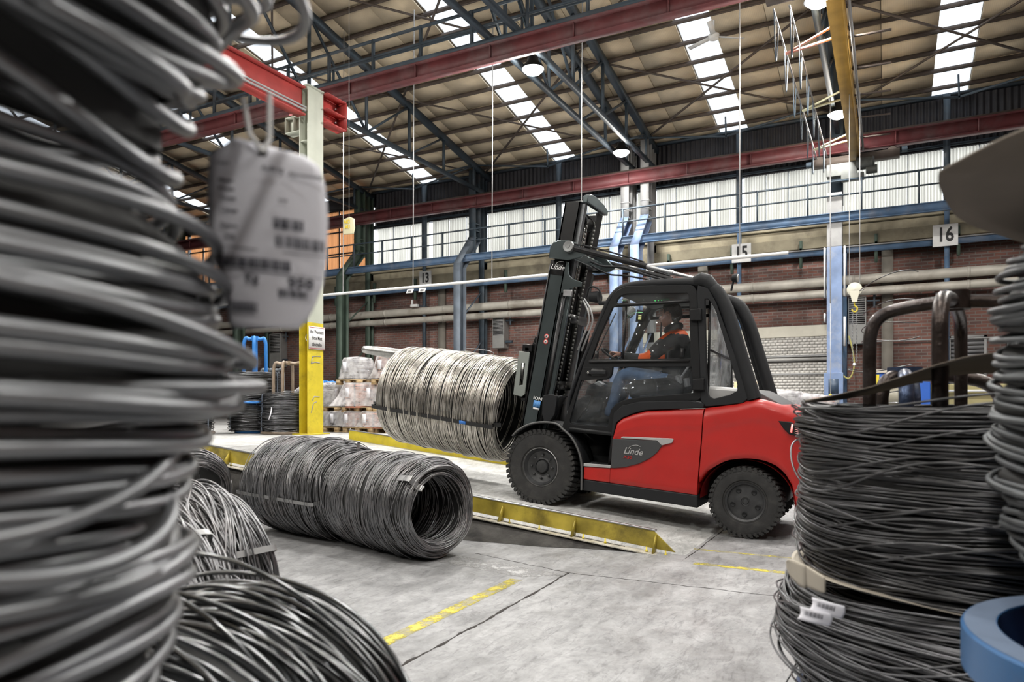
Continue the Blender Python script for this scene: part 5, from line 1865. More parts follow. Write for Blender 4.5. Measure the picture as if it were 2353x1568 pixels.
M_cardl = mat('pale_cardboard', (.55, .50, .42), .8, 0, .1, 4)
M_paper = mat('white_paper', (.88, .88, .95), .6, 0, .03, 3)
M_film = glass_mat('clear_film', (.88, .88, .90), haze=.36, haze_col=(.88, .86, .87))
M_tube_b = mat('worn_blue_tube', (.05, .075, .14), .35, .6, .4, 7, (.055, .035, .025), .95, .3, 40)
M_tube_r = mat('rusty_tube', (.045, .034, .030), .35, .75, .4, 9, (.10, .10, .11), .6, .3, 50)
M_ringb = mat('blue_ring_paint', (.045, .14, .32), .38, .1, .12, 5, (.13, .12, .13), .45)


def coil(name, me, center, axis, label, cat='coil', group=None, roll=0.0, straps=(), L=1.0, Ro=.5, Ri=.4, sm_=M_strap, sw_=.03, bulge=.0):
    o = obj(name, None, None, None, me=me, label=label, cat=cat, group=group)
    o.matrix_world = axis_matrix(center, axis, roll)
    for s_ in straps:
        obj('strap', [strap_geo(L, Ro, Ri, s_, sw_, .003, bulge)], sm_, o, sm=True)
    return o


# coil on the ram
cdir = Vector((-1, 0, .137)).normalized()
cc = Vector((-4.62, 7.385, 1.245))
cm = coil_mesh('wire_coil', 1.60, .605, .50, .0048, 300, W_bright, seg=64, k=5, n_in=60, n_end=16, seed=3, rad_w=(.003, .005, .004, .002), ax_w=(.020, .008, .006, .003), ecc=.006, round_end=.05, loose=0)
CB = coil('wire_coil', cm, cc, cdir, 'bright silver wire coil hanging from the ram of the forklift', L=1.60, Ro=.612, Ri=.497, straps=(), sm_=M_strapb)
# band round it, low on the near side
Mi = CB.matrix_world.inverted()
loc_ = Mi.to_3x3() @ Vector((0, -1, -.28))
ang_ = math.atan2(loc_.y, loc_.x)
obj('strap', [strap_geo(1.60, .615, .495, ang_, .045, .003)], M_strapb, CB, sm=True)
loc2 = Mi.to_3x3() @ Vector((0, .7, 1))
obj('strap', [strap_geo(1.60, .615, .495, math.atan2(loc2.y, loc2.x), .03, .003)], M_strap, CB, sm=True)
bl = obj('strap_seal', [bar((.620, 0, -.50), (.620, 0, -.42), .035, .012, (1, 0, 0))], mat('blue_seal', (.05, .22, .7), .4), CB)
bl.rotation_euler = (0, 0, ang_)
hk = tube(smooth([(.60, 0, -.45), (.665, 0, -.44), (.665, 0, -.1), (.60, 0, -.08)], 4), .004, 5)
l3 = Mi.to_3x3() @ Vector((0, -.15, 1))
hb = obj('wire_tie', [hk], M_steel, CB, sm=True)
hb.rotation_euler = (0, 0, math.atan2(l3.y, l3.x))

# two big coils lying end to end on the floor in front of the ramp
ax1 = Vector((-.985, .174, 0)).normalized()
f1 = Vector((-3.13, 4.72, .40))
ax1a = Vector((-.958, .287, 0)).normalized()
cm1 = coil_mesh('wire_coil', 1.18, .405, .275, .0036, 330, W_mid, seg=72, k=5, n_in=90, n_end=60, seed=5, rad_w=(.003, .006, .004, .002), ax_w=(.045, .022, .008, .002), ecc=.004, round_end=.07, loose=8, loose_r=.012)
c1_ = coil('wire_coil', cm1, f1 + ax1a * .60, ax1a, 'grey wire coil lying on the floor with its open bore towards the viewer', L=1.16, Ro=.395, Ri=.24)
Mi = c1_.matrix_world.inverted().to_3x3()
v_ = Mi @ Vector((-.1, -.8, .7))
obj('strap', [strap_geo(1.20, .402, .268, math.atan2(v_.y, v_.x), .05, .003, -.06)], M_strap, c1_, sm=True)
f2 = f1 + ax1 * 1.20 + Vector((0, .10, .05))
cm2 = coil_mesh('wire_coil', 1.10, .45, .27, .0036, 320, W_mid, seg=72, k=5, n_in=20, n_end=20, seed=6, rad_w=(.003, .007, .005, .002), ax_w=(.045, .025, .010, .002), ecc=.005, round_end=.08, loose=8, loose_r=.012)
c2_ = coil('wire_coil', cm2, f2 + ax1 * .50, ax1 + Vector((0, 0, .02)), 'grey wire coil lying behind the one with the open bore, flat band along its side', L=1.10, Ro=.45, Ri=.26)
Mi = c2_.matrix_world.inverted().to_3x3()
for d_ in ((-.1, -1, -.15), (.1, .1, 1)):
    v_ = Mi @ Vector(d_)
    obj('strap', [strap_geo(1.12, .455, .26, math.atan2(v_.y, v_.x), .03, .003, .0)], M_strap, c2_, sm=True)
# third, mostly hidden, farther along
ax3 = Vector((-.93, .36, 0)).normalized()
cm3 = coil_mesh('wire_coil', 1.0, .37, .24, .0045, 120, W_mid, seg=56, k=5, n_in=20, n_end=16, seed=8, rad_w=(.008, .010, .007, .003), ax_w=(.06, .03, .012, .004), ecc=.012, round_end=.06, loose=16, loose_r=.05)
c3_ = coil('wire_coil', cm3, Vector((-6.30, 4.83, .40)), ax3, 'loose grey wire coil on the floor beyond the two big lying coils, partly hidden', L=1.0, Ro=.38, Ri=.24)
v_ = c3_.matrix_world.inverted().to_3x3() @ Vector((.3, -.7, .7))
obj('strap', [strap_geo(1.0, .385, .235, math.atan2(v_.y, v_.x), .03, .003)], M_strap, c3_, sm=True)

# coils lying at the lower left


def lying(Xc, Zc, ang, L, R, Ri, wr, n, m, seed, label, straps, seg=72, k=6, **kw):
    """far ring centre at (Xc, Zc); axis leads back towards the viewer"""
    a = Vector((-math.sin(ang), -math.cos(ang), 0))
    ax = RV * a.x + FV * a.y
    c = fl(Xc, Zc, R) + ax * (L / 2)
    me = coil_mesh('wire_coil', L, R - .01, Ri, wr, n, m, seg=seg, k=k, seed=seed, **kw)
    o = coil('wire_coil', me, c, ax, label)
    Mi = o.matrix_world.inverted().to_3x3()
    for d_ in straps:
        dw = RV * d_[0] + FV * d_[1] + Vector((0, 0, d_[2]))
        v_ = Mi @ dw
        obj('strap', [strap_geo(L + .02, R + .006, Ri - .005, math.atan2(v_.y, v_.x), .028, .003)], M_strap, o, sm=True)
    return o


lying(-1.406, 3.45, math.radians(33), .42, .425, .30, .0045, 130, W_mid, 11, 'grey wire coil standing on its rim beside the tall left stack, with a pale band', [(.9, -.2, .35)],
      n_in=14, n_end=16, rad_w=(.004, .010, .008, .003), ax_w=(.05, .03, .012, .004), ecc=.012, round_end=.05, loose=16, loose_r=.03)
lying(-1.30, 2.72, math.radians(33), .55, .42, .30, .0045, 130, W_mid, 12, 'second grey wire coil in front of the banded one, mostly behind the tall left stack', [(.5, -.2, .8)],
      n_in=14, n_end=16, rad_w=(.004, .010, .008, .003), ax_w=(.05, .03, .012, .004), ecc=.012, round_end=.05, loose=16, loose_r=.03)
lying(-.60, 1.66, math.radians(8), .50, .42, .30, .0055, 56, W_rodb, 13, 'shiny dark rod coil lying low in the bottom corner, below the tall left stack', [],
      seg=110, k=8, n_in=12, n_end=10, rad_w=(.004, .012, .008, .003), ax_w=(.05, .03, .012, .004), ecc=.014, round_end=.03, loose=14, loose_r=.05, gap=.02)

# ---- tall stack of thick rod coils on the left ------------------------------------------------
LC = fl(-.62, .70)
Lx, Ly = LC.x, LC.y
RVn, FVn = RV, FV


def stack_coil(cx_, cy_, z0, z1, R, Rf, wr, n, m, seed, label, tilt=(0, 0), seg=120, k=10, name='rod_coil', **kw):
    L = z1 - z0
    a = dict(n_in=0, n_end=0, rad_w=(.0, .006, .006, .003), ax_w=(.006, .004, .004, .002), ecc=.006, round_end=.0, loose=0, gap=.02)
    a.update(kw)
    me = coil_mesh(name, L, R, R * .72, wr, n, m, seg=seg, k=k, seed=seed, prof=Rf, tiltx=tilt[0], tilty=tilt[1], **a)
    o = obj(name, None, None, None, me=me, label=label, cat='coil')
    o.matrix_world = Matrix.Translation((cx_, cy_, (z0 + z1) / 2)) @ Matrix.Rotation(YAW, 4, 'Z')
    return o


prof_A = interp([(0, .74), (.12, .80), (.26, .98), (.55, 1.0), (.8, 1.04), (1, 1.08)])
prof_B = interp([(0, 1.0), (.5, .97), (1, .78)])
prof_C = interp([(0, 1.0), (.5, 1.02), (1, .98)])
prof_D = interp([(0, .90), (.5, .93), (1, 1.0)])
prof_E = interp([(0, .8), (.6, .95), (1, 1.0)])
WR = .0074
CA_ = stack_coil(Lx, Ly, 1.575, 2.02, .322, prof_A, .0088, 22, W_rod, 21, 'top rod coil of the tall left stack, its turns hanging loosely around the paper tag', tilt=(-.36, .12), loose=3, loose_r=.05, rad_w=(.003, .007, .005, .003), ax_w=(.020, .012, .006, .003), ecc=.012)
stack_coil(Lx, Ly, 1.365, 1.475, .306, prof_B, WR, 6, W_rod, 22, 'second rod coil of the tall left stack, with pale turns sloping down beside the tag', tilt=(-.06, .0), ax_w=(.008, .006, .004, .002))
for i, (R_, dz_, tx_, xo_) in enumerate(((.345, .05, -.42, .00), (.365, .08, -.50, .01), (.375, .02, -.46, .03), (.350, .12, -.40, .035))):
    o = obj('sprung_turn', [rings([dz_], [R_], .0062, rng, 120, 10, (0, .006, .004), (0, .008, .004), .0, tx_, .10)], W_rod, CA_, sm=True, ang=None)
    o.location = (xo_, 0, 0)
stack_coil(Lx, Ly, 1.225, 1.352, .325, prof_C, WR, 9, W_rod, 23, 'third rod coil of the tall left stack, at eye height', tilt=(0, 0), loose=2, loose_r=.03)
stack_coil(Lx, Ly, 1.06, 1.20, .305, prof_D, WR, 10, W_rod, 24, 'fourth rod coil of the tall left stack, with two turns sprung out', tilt=(.10, 0), loose=2, loose_r=.05, ax_w=(.010, .006, .003, .002))
stack_coil(Lx, Ly, .90, 1.04, .285, prof_E, WR, 10, W_rod, 25, 'fifth rod coil of the tall left stack, sagging above the shiny dark coil', tilt=(.06, 0), loose=2, loose_r=.04, ax_w=(.010, .006, .003, .002))
stack_coil(Lx, Ly, .795, .895, .25, prof_C, WR, 6, W_rod, 26, 'lowest rod coil of the tall left stack, resting on the stand plate', tilt=(.0, 0))


def carrier(name, x, y, z0, ztop, rad, tr, m, label, base_z=None, plate_r=None, rot=0.0, group=None, extra=None, bend=.16, low=None):
    """coil stand: four bent tubes meeting in a hub, over a base"""
    T = thing(name, (x, y, z0), label, 'coil stand', group, rz=rot)
    H_ = ztop - z0
    for k in range(4):
        a = k * PI / 2
        d = np.array([math.cos(a), math.sin(a), 0])
        pts = [d * rad * 1.05 + (0, 0, .04), d * rad * 1.02 + (0, 0, H_ * .5), d * rad + (0, 0, H_ - bend * 1.3), d * rad * .97 + (0, 0, H_ - bend * .6), d * rad * .82 + (0, 0, H_ - bend * .18), d * rad * .5 + (0, 0, H_ - tr - .02), d * rad * .12 + (0, 0, H_ - tr)]
        obj('hoop_tube', [tube(smooth(pts, 5), tr, 12, ref=(0, 0, 1) if False else (d[1], -d[0], .01))], m, T, sm=True)
    obj('hub', [lathe([(tr * 1.2, H_), (tr * 2.0, H_), (tr * 2.0, H_ - tr * 2.4), (tr * 1.2, H_ - tr * 2.4), (tr * 1.2, H_)], 24)], m, T, sm=True, ang=40)
    pr_ = plate_r or rad * 1.7
    obj('base_ring', [tube(np.stack([pr_ * np.cos(a_), pr_ * np.sin(a_), 0 * a_ + tr], -1), tr, 8, closed=True)], m, T, sm=True)
    obj('base_bar', [cyl((-pr_, 0, tr), (pr_, 0, tr), tr * .9, 8), cyl((0, -pr_, tr), (0, pr_, tr), tr * .9, 8)], m, T, sm=True)
    return T


# stand under the left stack
LS = thing('coil_stand', (Lx, Ly, 0), 'steel stand carrying the tall left stack of rod coils', 'coil stand')
obj('stand_plate', [lathe([(0, .77), (.24, .77), (.24, .79), (0, .79)], 40)], M_tube_b, LS, sm=True, ang=40)
for k in range(4):
    a = PI / 4 + k * PI / 2
    obj('leg', [cyl((.19 * math.cos(a), .19 * math.sin(a), 0), (.19 * math.cos(a), .19 * math.sin(a), .77), .022, 10)], M_tube_b, LS, sm=True)
obj('mast_tube', [cyl((0, 0, .79), (0, 0, 1.95), .05, 14)], M_tube_b, LS, sm=True)
obj('base_ring', [tube(np.stack([.22 * np.cos(a_), .22 * np.sin(a_), 0 * a_ + .02], -1), .02, 8, closed=True)], M_tube_b, LS, sm=True)

# ---- paper tag hung on the left stack ----------------------------------------------------------
TZ = .80


def tp(px, py):
    return np.array([(px - 605) / 1643 * TZ, -(py - 545) / 1643 * TZ])


left_e = [(312, 515), (345, 470), (400, 470), (450, 469), (560, 478), (640, 500), (700, 512), (745, 515), (750, 522)]
right_e = [(312, 560), (345, 690), (372, 727), (420, 741), (500, 748), (590, 745), (650, 735), (700, 715), (735, 694), (750, 676)]
le = interp([(a, b) for a, b in left_e])
re_ = interp([(a, b) for a, b in right_e])


def tagpt(u, v):
    py = 312 + (752 - 312) * (1 - v)
    l_, r_2 = le(py), re_(py)
    px = l_ + (r_2 - l_) * u
    q = tp(px, py)
    slope = (px - 560) / 200 * 6 / 1643 * TZ
    return (q[0], .010 * ((u - .5) * 2) ** 2 + .018 * (v - .5) ** 2 * 2, q[1])


TG = thing('paper_tag', fl((605 - 1176.5) / 1643 * TZ, TZ, 1.242 + (925 - 545) / 1643 * TZ), 'white printed paper tag hanging from the tall left stack of rod coils', 'tag', rz=YAW + .04)
o = obj('sheet', [grid(tagpt, 14, 40)], M_paper, TG, sm=True)
so = o.modifiers.new('t', 'SOLIDIFY')
so.thickness = .0008
hp_ = tp(600, 347)
obj('eyelet', [lathe([(0, -.003), (.0052, -.003), (.0052, -.0026), (0, -.0026)], 18, 'y', (hp_[0], .009, hp_[1]))], M_txt, TG, sm=True)
q1, q2 = tp(600, 345), tp(566, 235)
q3 = tp(612, 205)
obj('tie', [tube([(q1[0], .004, q1[1]), (tp(577, 312)[0], -.004, tp(577, 312)[1]), (q2[0], -.01, q2[1])], .0030, 8)], M_white, TG, sm=True)
obj('tie', [tube([(q1[0], .006, q1[1]), (tp(612, 312)[0], .012, tp(612, 312)[1]), (q3[0], .012, q3[1])], .0032, 8)], M_white, TG, sm=True)
M_tprint = mat('grey_print', (.10, .10, .12), .7)
SL_ = -.13


def tline(px, py, s_, size, sx=1.0, bold=0.0):
    q = tp(px, py)
    u = (px - le(py)) / (re_(py) - le(py))
    v = 1 - (py - 312) / 440
    y = .010 * ((u - .5) * 2) ** 2 + .036 * (v - .5) ** 2
    text('lettering', s_, size, M_tprint, TG, (q[0], y - .0035, q[1]), (PI / 2, -SL_ * -1.0 if False else .10, 0), sx, 0, .0002, 'LEFT', bold=bold)


def tbar(px, py, w_px, h_px, seed, dens=.5):
    r2 = random.Random(seed)
    x = 0
    out = []
    while x < w_px:
        bw_ = r2.choice((1.5, 2.5, 4))
        q = tp(px + x, py + x * .10)
        u = (px + x - le(py)) / (re_(py) - le(py))
        v = 1 - (py - 312) / 440
        y = .010 * ((u - .5) * 2) ** 2 + .036 * (v - .5) ** 2 - .0025
        out.append(box((q[0], y, q[1]), (bw_ / 1643 * TZ, .0004, h_px / 1643 * TZ)))
        x += bw_ + r2.choice((1.5, 3, 5)) / max(dens, .1) * .5
    obj('barcode', out, M_tprint, TG)


for i, (px, py, s_) in enumerate([(490, 368, 'Coil No'), (600, 385, 'Auftrag'), (660, 398, 'Abmessung'), (498, 410, 'Material'), (500, 430, 'Kunde'), (505, 452, 'Guete'), (505, 480, 'Charge'), (640, 460, 'mm'), (505, 515, 'Datum'), (515, 540, 'Ring')]):
    tline(px, py, s_, .0062 + (.0014 if i in (1, 2) else 0), 1.1, .0001)
tbar(628, 512, 70, 24, 1, 1.2)
tbar(634, 553, 105, 26, 2, .9)
tbar(497, 596, 170, 24, 3, 1.4)
tline(482, 622, 'NETTO', .011, 1.1, .0003)
tline(562, 636, 'Kg', .013, 1.1, .0003)
tline(660, 650, '958', .016, 1.2, .0006)
tbar(525, 700, 65, 22, 4, 1.2)
tbar(640, 672, 60, 18, 5, 1.3)
obj('rule', [bar((tp(476, 562)[0], .0, tp(476, 562)[1]), (tp(744, 590)[0], .002, tp(744, 590)[1]), .0004, .0009), bar((tp(480, 612)[0], -.001, tp(480, 612)[1]), (tp(738, 640)[0], .002, tp(738, 640)[1]), .0004, .0007)], M_tprint, TG)

# ------------------------------------------------------------------ black coils on the right, with their stands
BC = fl(1.512, 2.30)
HB = fl(1.45, 2.35)
stk = dict(n_in=24, seg=120, k=6)
me = coil_mesh('wire_coil', .52, .545, .43, .0033, 190, W_dark, seg=130, k=6, n_in=40, n_end=26, seed=31, prof=interp([(0, .96), (.3, 1.0), (1, .995)]),
               rad_w=(.003, .006, .005, .003, .002), ax_w=(.009, .006, .005, .003, .002), ecc=.004, round_end=.015, loose=44, loose_r=.030, gap=.016)
BU = obj('wire_coil', None, None, None, me=me, label='upper black wire coil on the bent-tube stand beside the forklift', cat='coil')
BU.location = (BC.x, BC.y, .96)
me = coil_mesh('wire_coil', .26, .585, .43, .0034, 110, W_dark2, seg=130, k=6, n_in=14, n_end=30, seed=32, prof=interp([(0, .92), (.5, 1.0), (1, .97)]),
               rad_w=(.005, .010, .008, .005, .003), ax_w=(.026, .012, .008, .004, .002), ecc=.010, round_end=.03, loose=24, loose_r=.04, gap=.025)
BL = obj('wire_coil', None, None, None, me=me, label='loose lower wire coil bulging under the upper black coil, with two white labels', cat='coil')
BL.location = (BC.x - .02, BC.y, .535)
BL.rotation_euler = (.05, -.05, 0)
me = coil_mesh('wire_coil', .34, .53, .43, .0034, 100, W_dark, seg=130, k=6, n_in=14, n_end=10, seed=33, prof=interp([(0, .93), (.5, .98), (1, 1.0)]),
               rad_w=(.005, .010, .008, .005, .003), ax_w=(.026, .014, .010, .005, .002), ecc=.014, round_end=.03, loose=30, loose_r=.05, gap=.03)
BM = obj('wire_coil', None, None, None, me=me, label='bottom black wire coil of the stack beside the forklift, with tangled loops springing out', cat='coil')
BM.location = (BC.x, BC.y, .22)
# printed labels tied on the lower coil
for i, (px, py, Z_, rz2, w2, h2, lb) in enumerate(((1899, 1398, 1.93, .25, .088, .036, 'upper white shipping label on the loose lower black coil'), (1871, 1417, 1.92, .22, .085, .034, 'lower white shipping label with a barcode on the loose lower black coil'))):
    q = fl((px - 1176.5) / 1643 * Z_, Z_, 1.242 + (925 - py) / 1643 * Z_)
    S = thing('shipping_label', q, lb, 'label', rz=YAW - .1)
    S.rotation_euler = (-.15, rz2, YAW - .1)
    g_ = grid(lambda u, v, w2=w2, h2=h2: ((u - .5) * w2 + .006 * math.sin(v * 3), .012 * math.sin(u * PI) * -1, (v - .5) * h2), 12, 6)
    o = obj('sheet', [g_], M_paper, S, sm=True)
    so = o.modifiers.new('t', 'SOLIDIFY')
    so.thickness = .0008
    obj('barcode', [box((-.03 + k * .0035, -.0135, .004), (.002 if k % 3 else .001, .0006, .012)) for k in range(14)], M_tprint, S)
# stand of bent tubes
ST = thing('coil_stand', (HB.x, HB.y, 0), 'rusty stand of four bent tubes rising through the black coils, nearest to the viewer', 'coil stand')
top = 1.242 + (925 - 690) / 1643 * 2.35
hubp = HB
legs = [(1.215, 2.03), (1.235, 2.47), (1.67, 2.66), (1.70, 2.22)]
tr_s = .0215
for i, (X_, Z_) in enumerate(legs):
    q = fl(X_, Z_) - HB
    q = np.array(q)
    drop = .0 if i != 1 else .0
    pts = [q + (0, 0, .03), q * 1.0 + (0, 0, .7), q * 1.0 + (0, 0, 1.25), q * 1.0 + (0, 0, top - .17), q * .97 + (0, 0, top - .085), q * .82 + (0, 0, top - .035), q * .5 + (0, 0, top - .015), q * .12 + (0, 0, top - .005)]
    obj('hoop_tube', [tube(smooth(pts, 6), tr_s, 16, ref=(q[1], -q[0], .01))], M_tube_r, ST, sm=True)
obj('hub', [lathe([(.032, top + .028), (.050, top + .028), (.050, top - .032), (.032, top - .032), (.032, top + .028)], 32)], M_tube_r, ST, sm=True, ang=40)
obj('base_ring', [tube(np.stack([.45 * np.cos(a_), .45 * np.sin(a_), 0 * a_ + .022], -1), .02, 10, closed=True)], M_tube_b, ST, sm=True)
S2c = fl(1.62, 2.95)
ST2 = thing('coil_stand', (S2c.x, S2c.y, 0), 'lower blue and black bent-tube stand just behind the rusty one', 'coil stand')
t2 = 1.242 + (925 - 858) / 1643 * 2.8
for i, (X_, Z_) in enumerate([(1.53 - .0, 2.68), (1.44 - .0, 2.80), (1.80, 3.2), (1.95, 2.85)]):
    q = np.array(fl(X_, Z_) - S2c)
    if i < 2:
        q = np.array(fl((2083 - 1176.5) / 1643 * 2.72 if i == 0 else (2025 - 1176.5) / 1643 * 2.90, 2.72 if i == 0 else 2.90) - S2c)
    pts = [q + (0, 0, .03), q + (0, 0, .7), q + (0, 0, t2 - .16), q * .96 + (0, 0, t2 - .075), q * .8 + (0, 0, t2 - .03), q * .5 + (0, 0, t2 - .01), q * .1 + (0, 0, t2)]
    obj('hoop_tube', [tube(smooth(pts, 6), .027, 14, ref=(q[1], -q[0], .01))], M_tube_r if i % 2 else M_tube_b, ST2, sm=True)
obj('hub', [lathe([(.035, t2 + .03), (.065, t2 + .03), (.065, t2 - .035), (.035, t2 - .035), (.035, t2 + .03)], 28)], M_tube_b, ST2, sm=True, ang=40)
obj('base_ring', [tube(np.stack([.40 * np.cos(a_), .40 * np.sin(a_), 0 * a_ + .022], -1), .02, 10, closed=True)], M_tube_b, ST2, sm=True)
# curved cardboard sheet threaded on the stand
def dirn(px):
    return (px - 1176.5) / 1643


# a disc of board lying on the coil, its near edge curling up
def disc_pt(u, v, c=fl(1.50, 2.31), R=.53, z0=1.225):
    a = 2 * PI * u
    r = .10 + (R - .10) * v
    X, Z_ = r * math.cos(a), r * math.sin(a)
    near = max(0, -Z_ / R)
    right = (X / R + 1) / 2
    z = z0 + .012 * math.sin(X * 9)
    p = RV * X + FV * Z_
    return (c.x + p.x, c.y + p.y, z)


CK = [1850, 1930, 2000, 2080, 2150, 2220, 2300, 2440]


def curl(u, v):
    """board lying on the coil, its near rim lifted"""
    px = CK[0] + (CK[-1] - CK[0]) * u
    zn = np.interp(px, CK, [2.32, 2.16, 2.06, 1.98, 1.92, 1.87, 1.84, 1.80])
    d = np.interp(px, CK, [.01, .12, .20, .28, .33, .35, .36, .36])
    h0 = 1.242 + (925 - np.interp(px, CK, [922, 905, 889, 862, 838, 819, 808, 798])) / 1643 * zn
    h1 = 1.242 + (925 - np.interp(px, CK, [925, 918, 905, 885, 866, 858, 855, 853])) / 1643 * (zn + d)
    Z_ = zn + d * v
    return tuple(fl(dirn(px) * Z_, Z_, h0 + (h1 - h0) * v + .006 * math.sin(PI * v)))


o = obj('cardboard_sheet', [grid(curl, 40, 7)], M_card, None, sm=True, label='brown cardboard sheet curling up through the bent tubes on top of the upper black coil', cat='cardboard')
so = o.modifiers.new('t', 'SOLIDIFY')
so.thickness = .003
o = obj('cardboard_sheet', [grid(lambda u, v: tuple(np.array(disc_pt(u, v, fl(1.50, 2.31), .556, .688)) + np.array([0, 0, -.10 * 0])), 72, 8, True)], M_cardl, None, sm=True, label='pale cardboard disc pressed between the two black coils', cat='cardboard')
# its torn flap sticking out on the left
def flap(u, v):
    px = 1808 + (1905 - 1808) * u
    yt = float(np.interp(px, [1808, 1830, 1850, 1870, 1905], [1288, 1289, 1298, 1310, 1335]))
    yb = float(np.interp(px, [1808, 1820, 1835, 1870, 1905], [1293, 1325, 1345, 1355, 1362]))
    Z_ = 2.30 - .25 * u + .05 * v
    py = yt + (yb - yt) * v
    return tuple(fl(dirn(px) * Z_, Z_ + .02 * math.sin(u * 14), 1.242 + (925 - py) / 1643 * Z_))


o = obj('torn_flap', [grid(flap, 20, 8)], M_cardl, None, sm=True, label='torn pale cardboard flap sticking out between the two black coils', cat='cardboard')
so = o.modifiers.new('t', 'SOLIDIFY')
so.thickness = .003

# sprung loops of black wire beside the stack
lp = []
for i, (dx, dz, z, rr) in enumerate(((-.47, .12, 1.10, .10), (-.47, .1, .93, .06), (-.48, .1, .80, .07), (-.45, .14, .70, .09), (-.55, .05, .50, .16), (-.50, .1, .34, .15), (-.47, .12, .26, .17))):
    c = fl(1.50 + dx, 2.40 + dz, z)
    pts = [c + RV * (rr * math.cos(t) * 1.0) + FV * (.35 * math.sin(t)) + Vector((0, 0, .02 * math.sin(2 * t + i))) for t in np.linspace(PI * .5, PI * 1.5, 9)]
    lp.append(tube(smooth(pts, 4), .0034, 6))
tag(obj('wire_end', lp, W_dark, BU), kind='stuff')

# ---- coil column at the far right --------------------------------------------------------------
RC = fl(1.29, 1.30)
zz_ = .785
labs = ['lowest', 'second lowest', 'third from the bottom', 'fourth from the bottom', 'middle', 'fourth from the top', 'third from the top', 'second from the top', 'topmost']
hts = [.105, .09, .08, .082, .078, .10, .105, .10, .09]
offs = [.00, .008, -.004, .012, .002, .020, .012, .016, -.012]
tl_ = [(.12, .05), (-.05, .08), (.10, -.04), (.03, .1), (.09, .02), (.18, .08), (.22, .10), (.24, .05), (.28, .1)]
for i in range(9):
    r_side = .342 + offs[i] - (.075, .040, .012, 0, 0, 0, 0, 0, 0)[i]
    stack_coil(RC.x, RC.y, zz_, zz_ + hts[i], r_side, interp([(0, .93), (.5, 1.0), (1, .93)]), .0062, max(8, int(hts[i] / .0095)), W_side, 50 + i,
               '%s dark rod coil in the column standing in the blue ring' % labs[i], tilt=(tl_[i][0] * .4, tl_[i][1] * .4), seg=96, k=8, ax_w=(.012, .006, .004, .002), rad_w=(.0, .008, .006, .003), n_in=4, gap=.018)
    zz_ += hts[i] - .004
# cardboard cap on top
CP0 = fl(1.335, 1.30)


CAPO = smooth([(.80, 1.07, 1.665), (.705, 1.14, 1.625), (.715, 1.20, 1.62), (.83, 1.36, 1.62), (.925, 1.47, 1.62), (1.05, 1.56, 1.615), (1.25, 1.66, 1.61), (1.5, 1.6, 1.62), (1.66, 1.35, 1.64), (1.56, 1.0, 1.69), (1.3, .84, 1.71), (1.0, .93, 1.70)], 6, True)


def cap_round(u, v):
    q = CAPO[int(round(u * len(CAPO))) % len(CAPO)]
    c = np.array([1.27, 1.29, 1.615])
    p = c + (q - c) * v
    p[2] = c[2] + (q[2] - c[2]) * v ** 2
    return tuple(fl(*p))


o = obj('cardboard_sheet', [grid(cap_round, len(CAPO), 9, True)], M_card, None, sm=True, label='large grey-brown cardboard sheet lying over the top of the dark rod coil column', cat='cardboard')
so = o.modifiers.new('t', 'SOLIDIFY')
so.thickness = .004
# blue ring stand
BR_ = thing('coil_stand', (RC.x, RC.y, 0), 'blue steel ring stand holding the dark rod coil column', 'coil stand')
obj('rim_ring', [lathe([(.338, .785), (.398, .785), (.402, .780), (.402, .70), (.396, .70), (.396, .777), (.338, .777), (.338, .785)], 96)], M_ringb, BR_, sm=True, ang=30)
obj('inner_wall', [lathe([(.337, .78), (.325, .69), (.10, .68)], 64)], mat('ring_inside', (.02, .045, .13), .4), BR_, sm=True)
obj('rim_top', [lathe([(.340, .786), (.396, .786)], 96)], mat('pale_rim_blue', (.20, .26, .37), .35, .2, .1, 9), BR_)  # paler blue on the top face of the rim
for k in range(4):
    a = PI / 4 + k * PI / 2 + .3
    obj('leg', [cyl((.37 * math.cos(a), .37 * math.sin(a), 0), (.37 * math.cos(a), .37 * math.sin(a), .70), .03, 12)], M_ringb, BR_, sm=True)
obj('mast_tube', [cyl((0, 0, .02), (0, 0, 1.72), .05, 16)], M_ringb, BR_, sm=True)
obj('floor_ring', [tube(np.stack([.39 * np.cos(a_), .39 * np.sin(a_), 0 * a_ + .025], -1), .024, 10, closed=True)], M_ringb, BR_, sm=True)
r3 = np.random.default_rng(77)


def crumple(cx2, cz2, w2, d2, z, seed, fold=.03, droop=0.0):
    def f(u, v):
        n = mnoise.noise(Vector((u * 3 + seed, v * 3, seed))) + .5 * mnoise.noise(Vector((u * 7, v * 7 + seed, 1)))
        return tuple(fl(cx2 + (u - .5) * w2 + .01 * n, cz2 + (v - .5) * d2, z + fold * n - droop * u * 0 - droop * (1 - u) ** 2))
    return grid(f, 14, 14)


o = obj('packing_paper', [crumple(1.22, 1.12, .26, .30, .755, 3, .02)], M_cardl, None, label='crumpled cream packing paper inside the blue ring', cat='paper')
so = o.modifiers.new('t', 'SOLIDIFY')
so.thickness = .002
o = obj('packing_paper', [crumple(1.0, 1.13, .22, .2, .66, 5, .02, .10)], M_cardl, None, label='crumpled cream packing paper sticking out below the blue ring', cat='paper')
so = o.modifiers.new('t', 'SOLIDIFY')
so.thickness = .002
# ------------------------------------------------------------------ coils, stands and pallets on the raised level
M_tblue = mat('bright_blue_tube', (.04, .22, .62), .35, .1, .1, 6)
M_tbrown = mat('tan_tube', (.34, .27, .21), .4, .3, .2, 9)
M_tgrey = mat('grey_tube', (.20, .22, .24), .4, .4, .2, 9)
M_wood = mat('pallet_wood', (.55, .40, .22), .75, 0, .2, 6, None, 0, 0, 40, (1, 8, 8))
DZ = .65


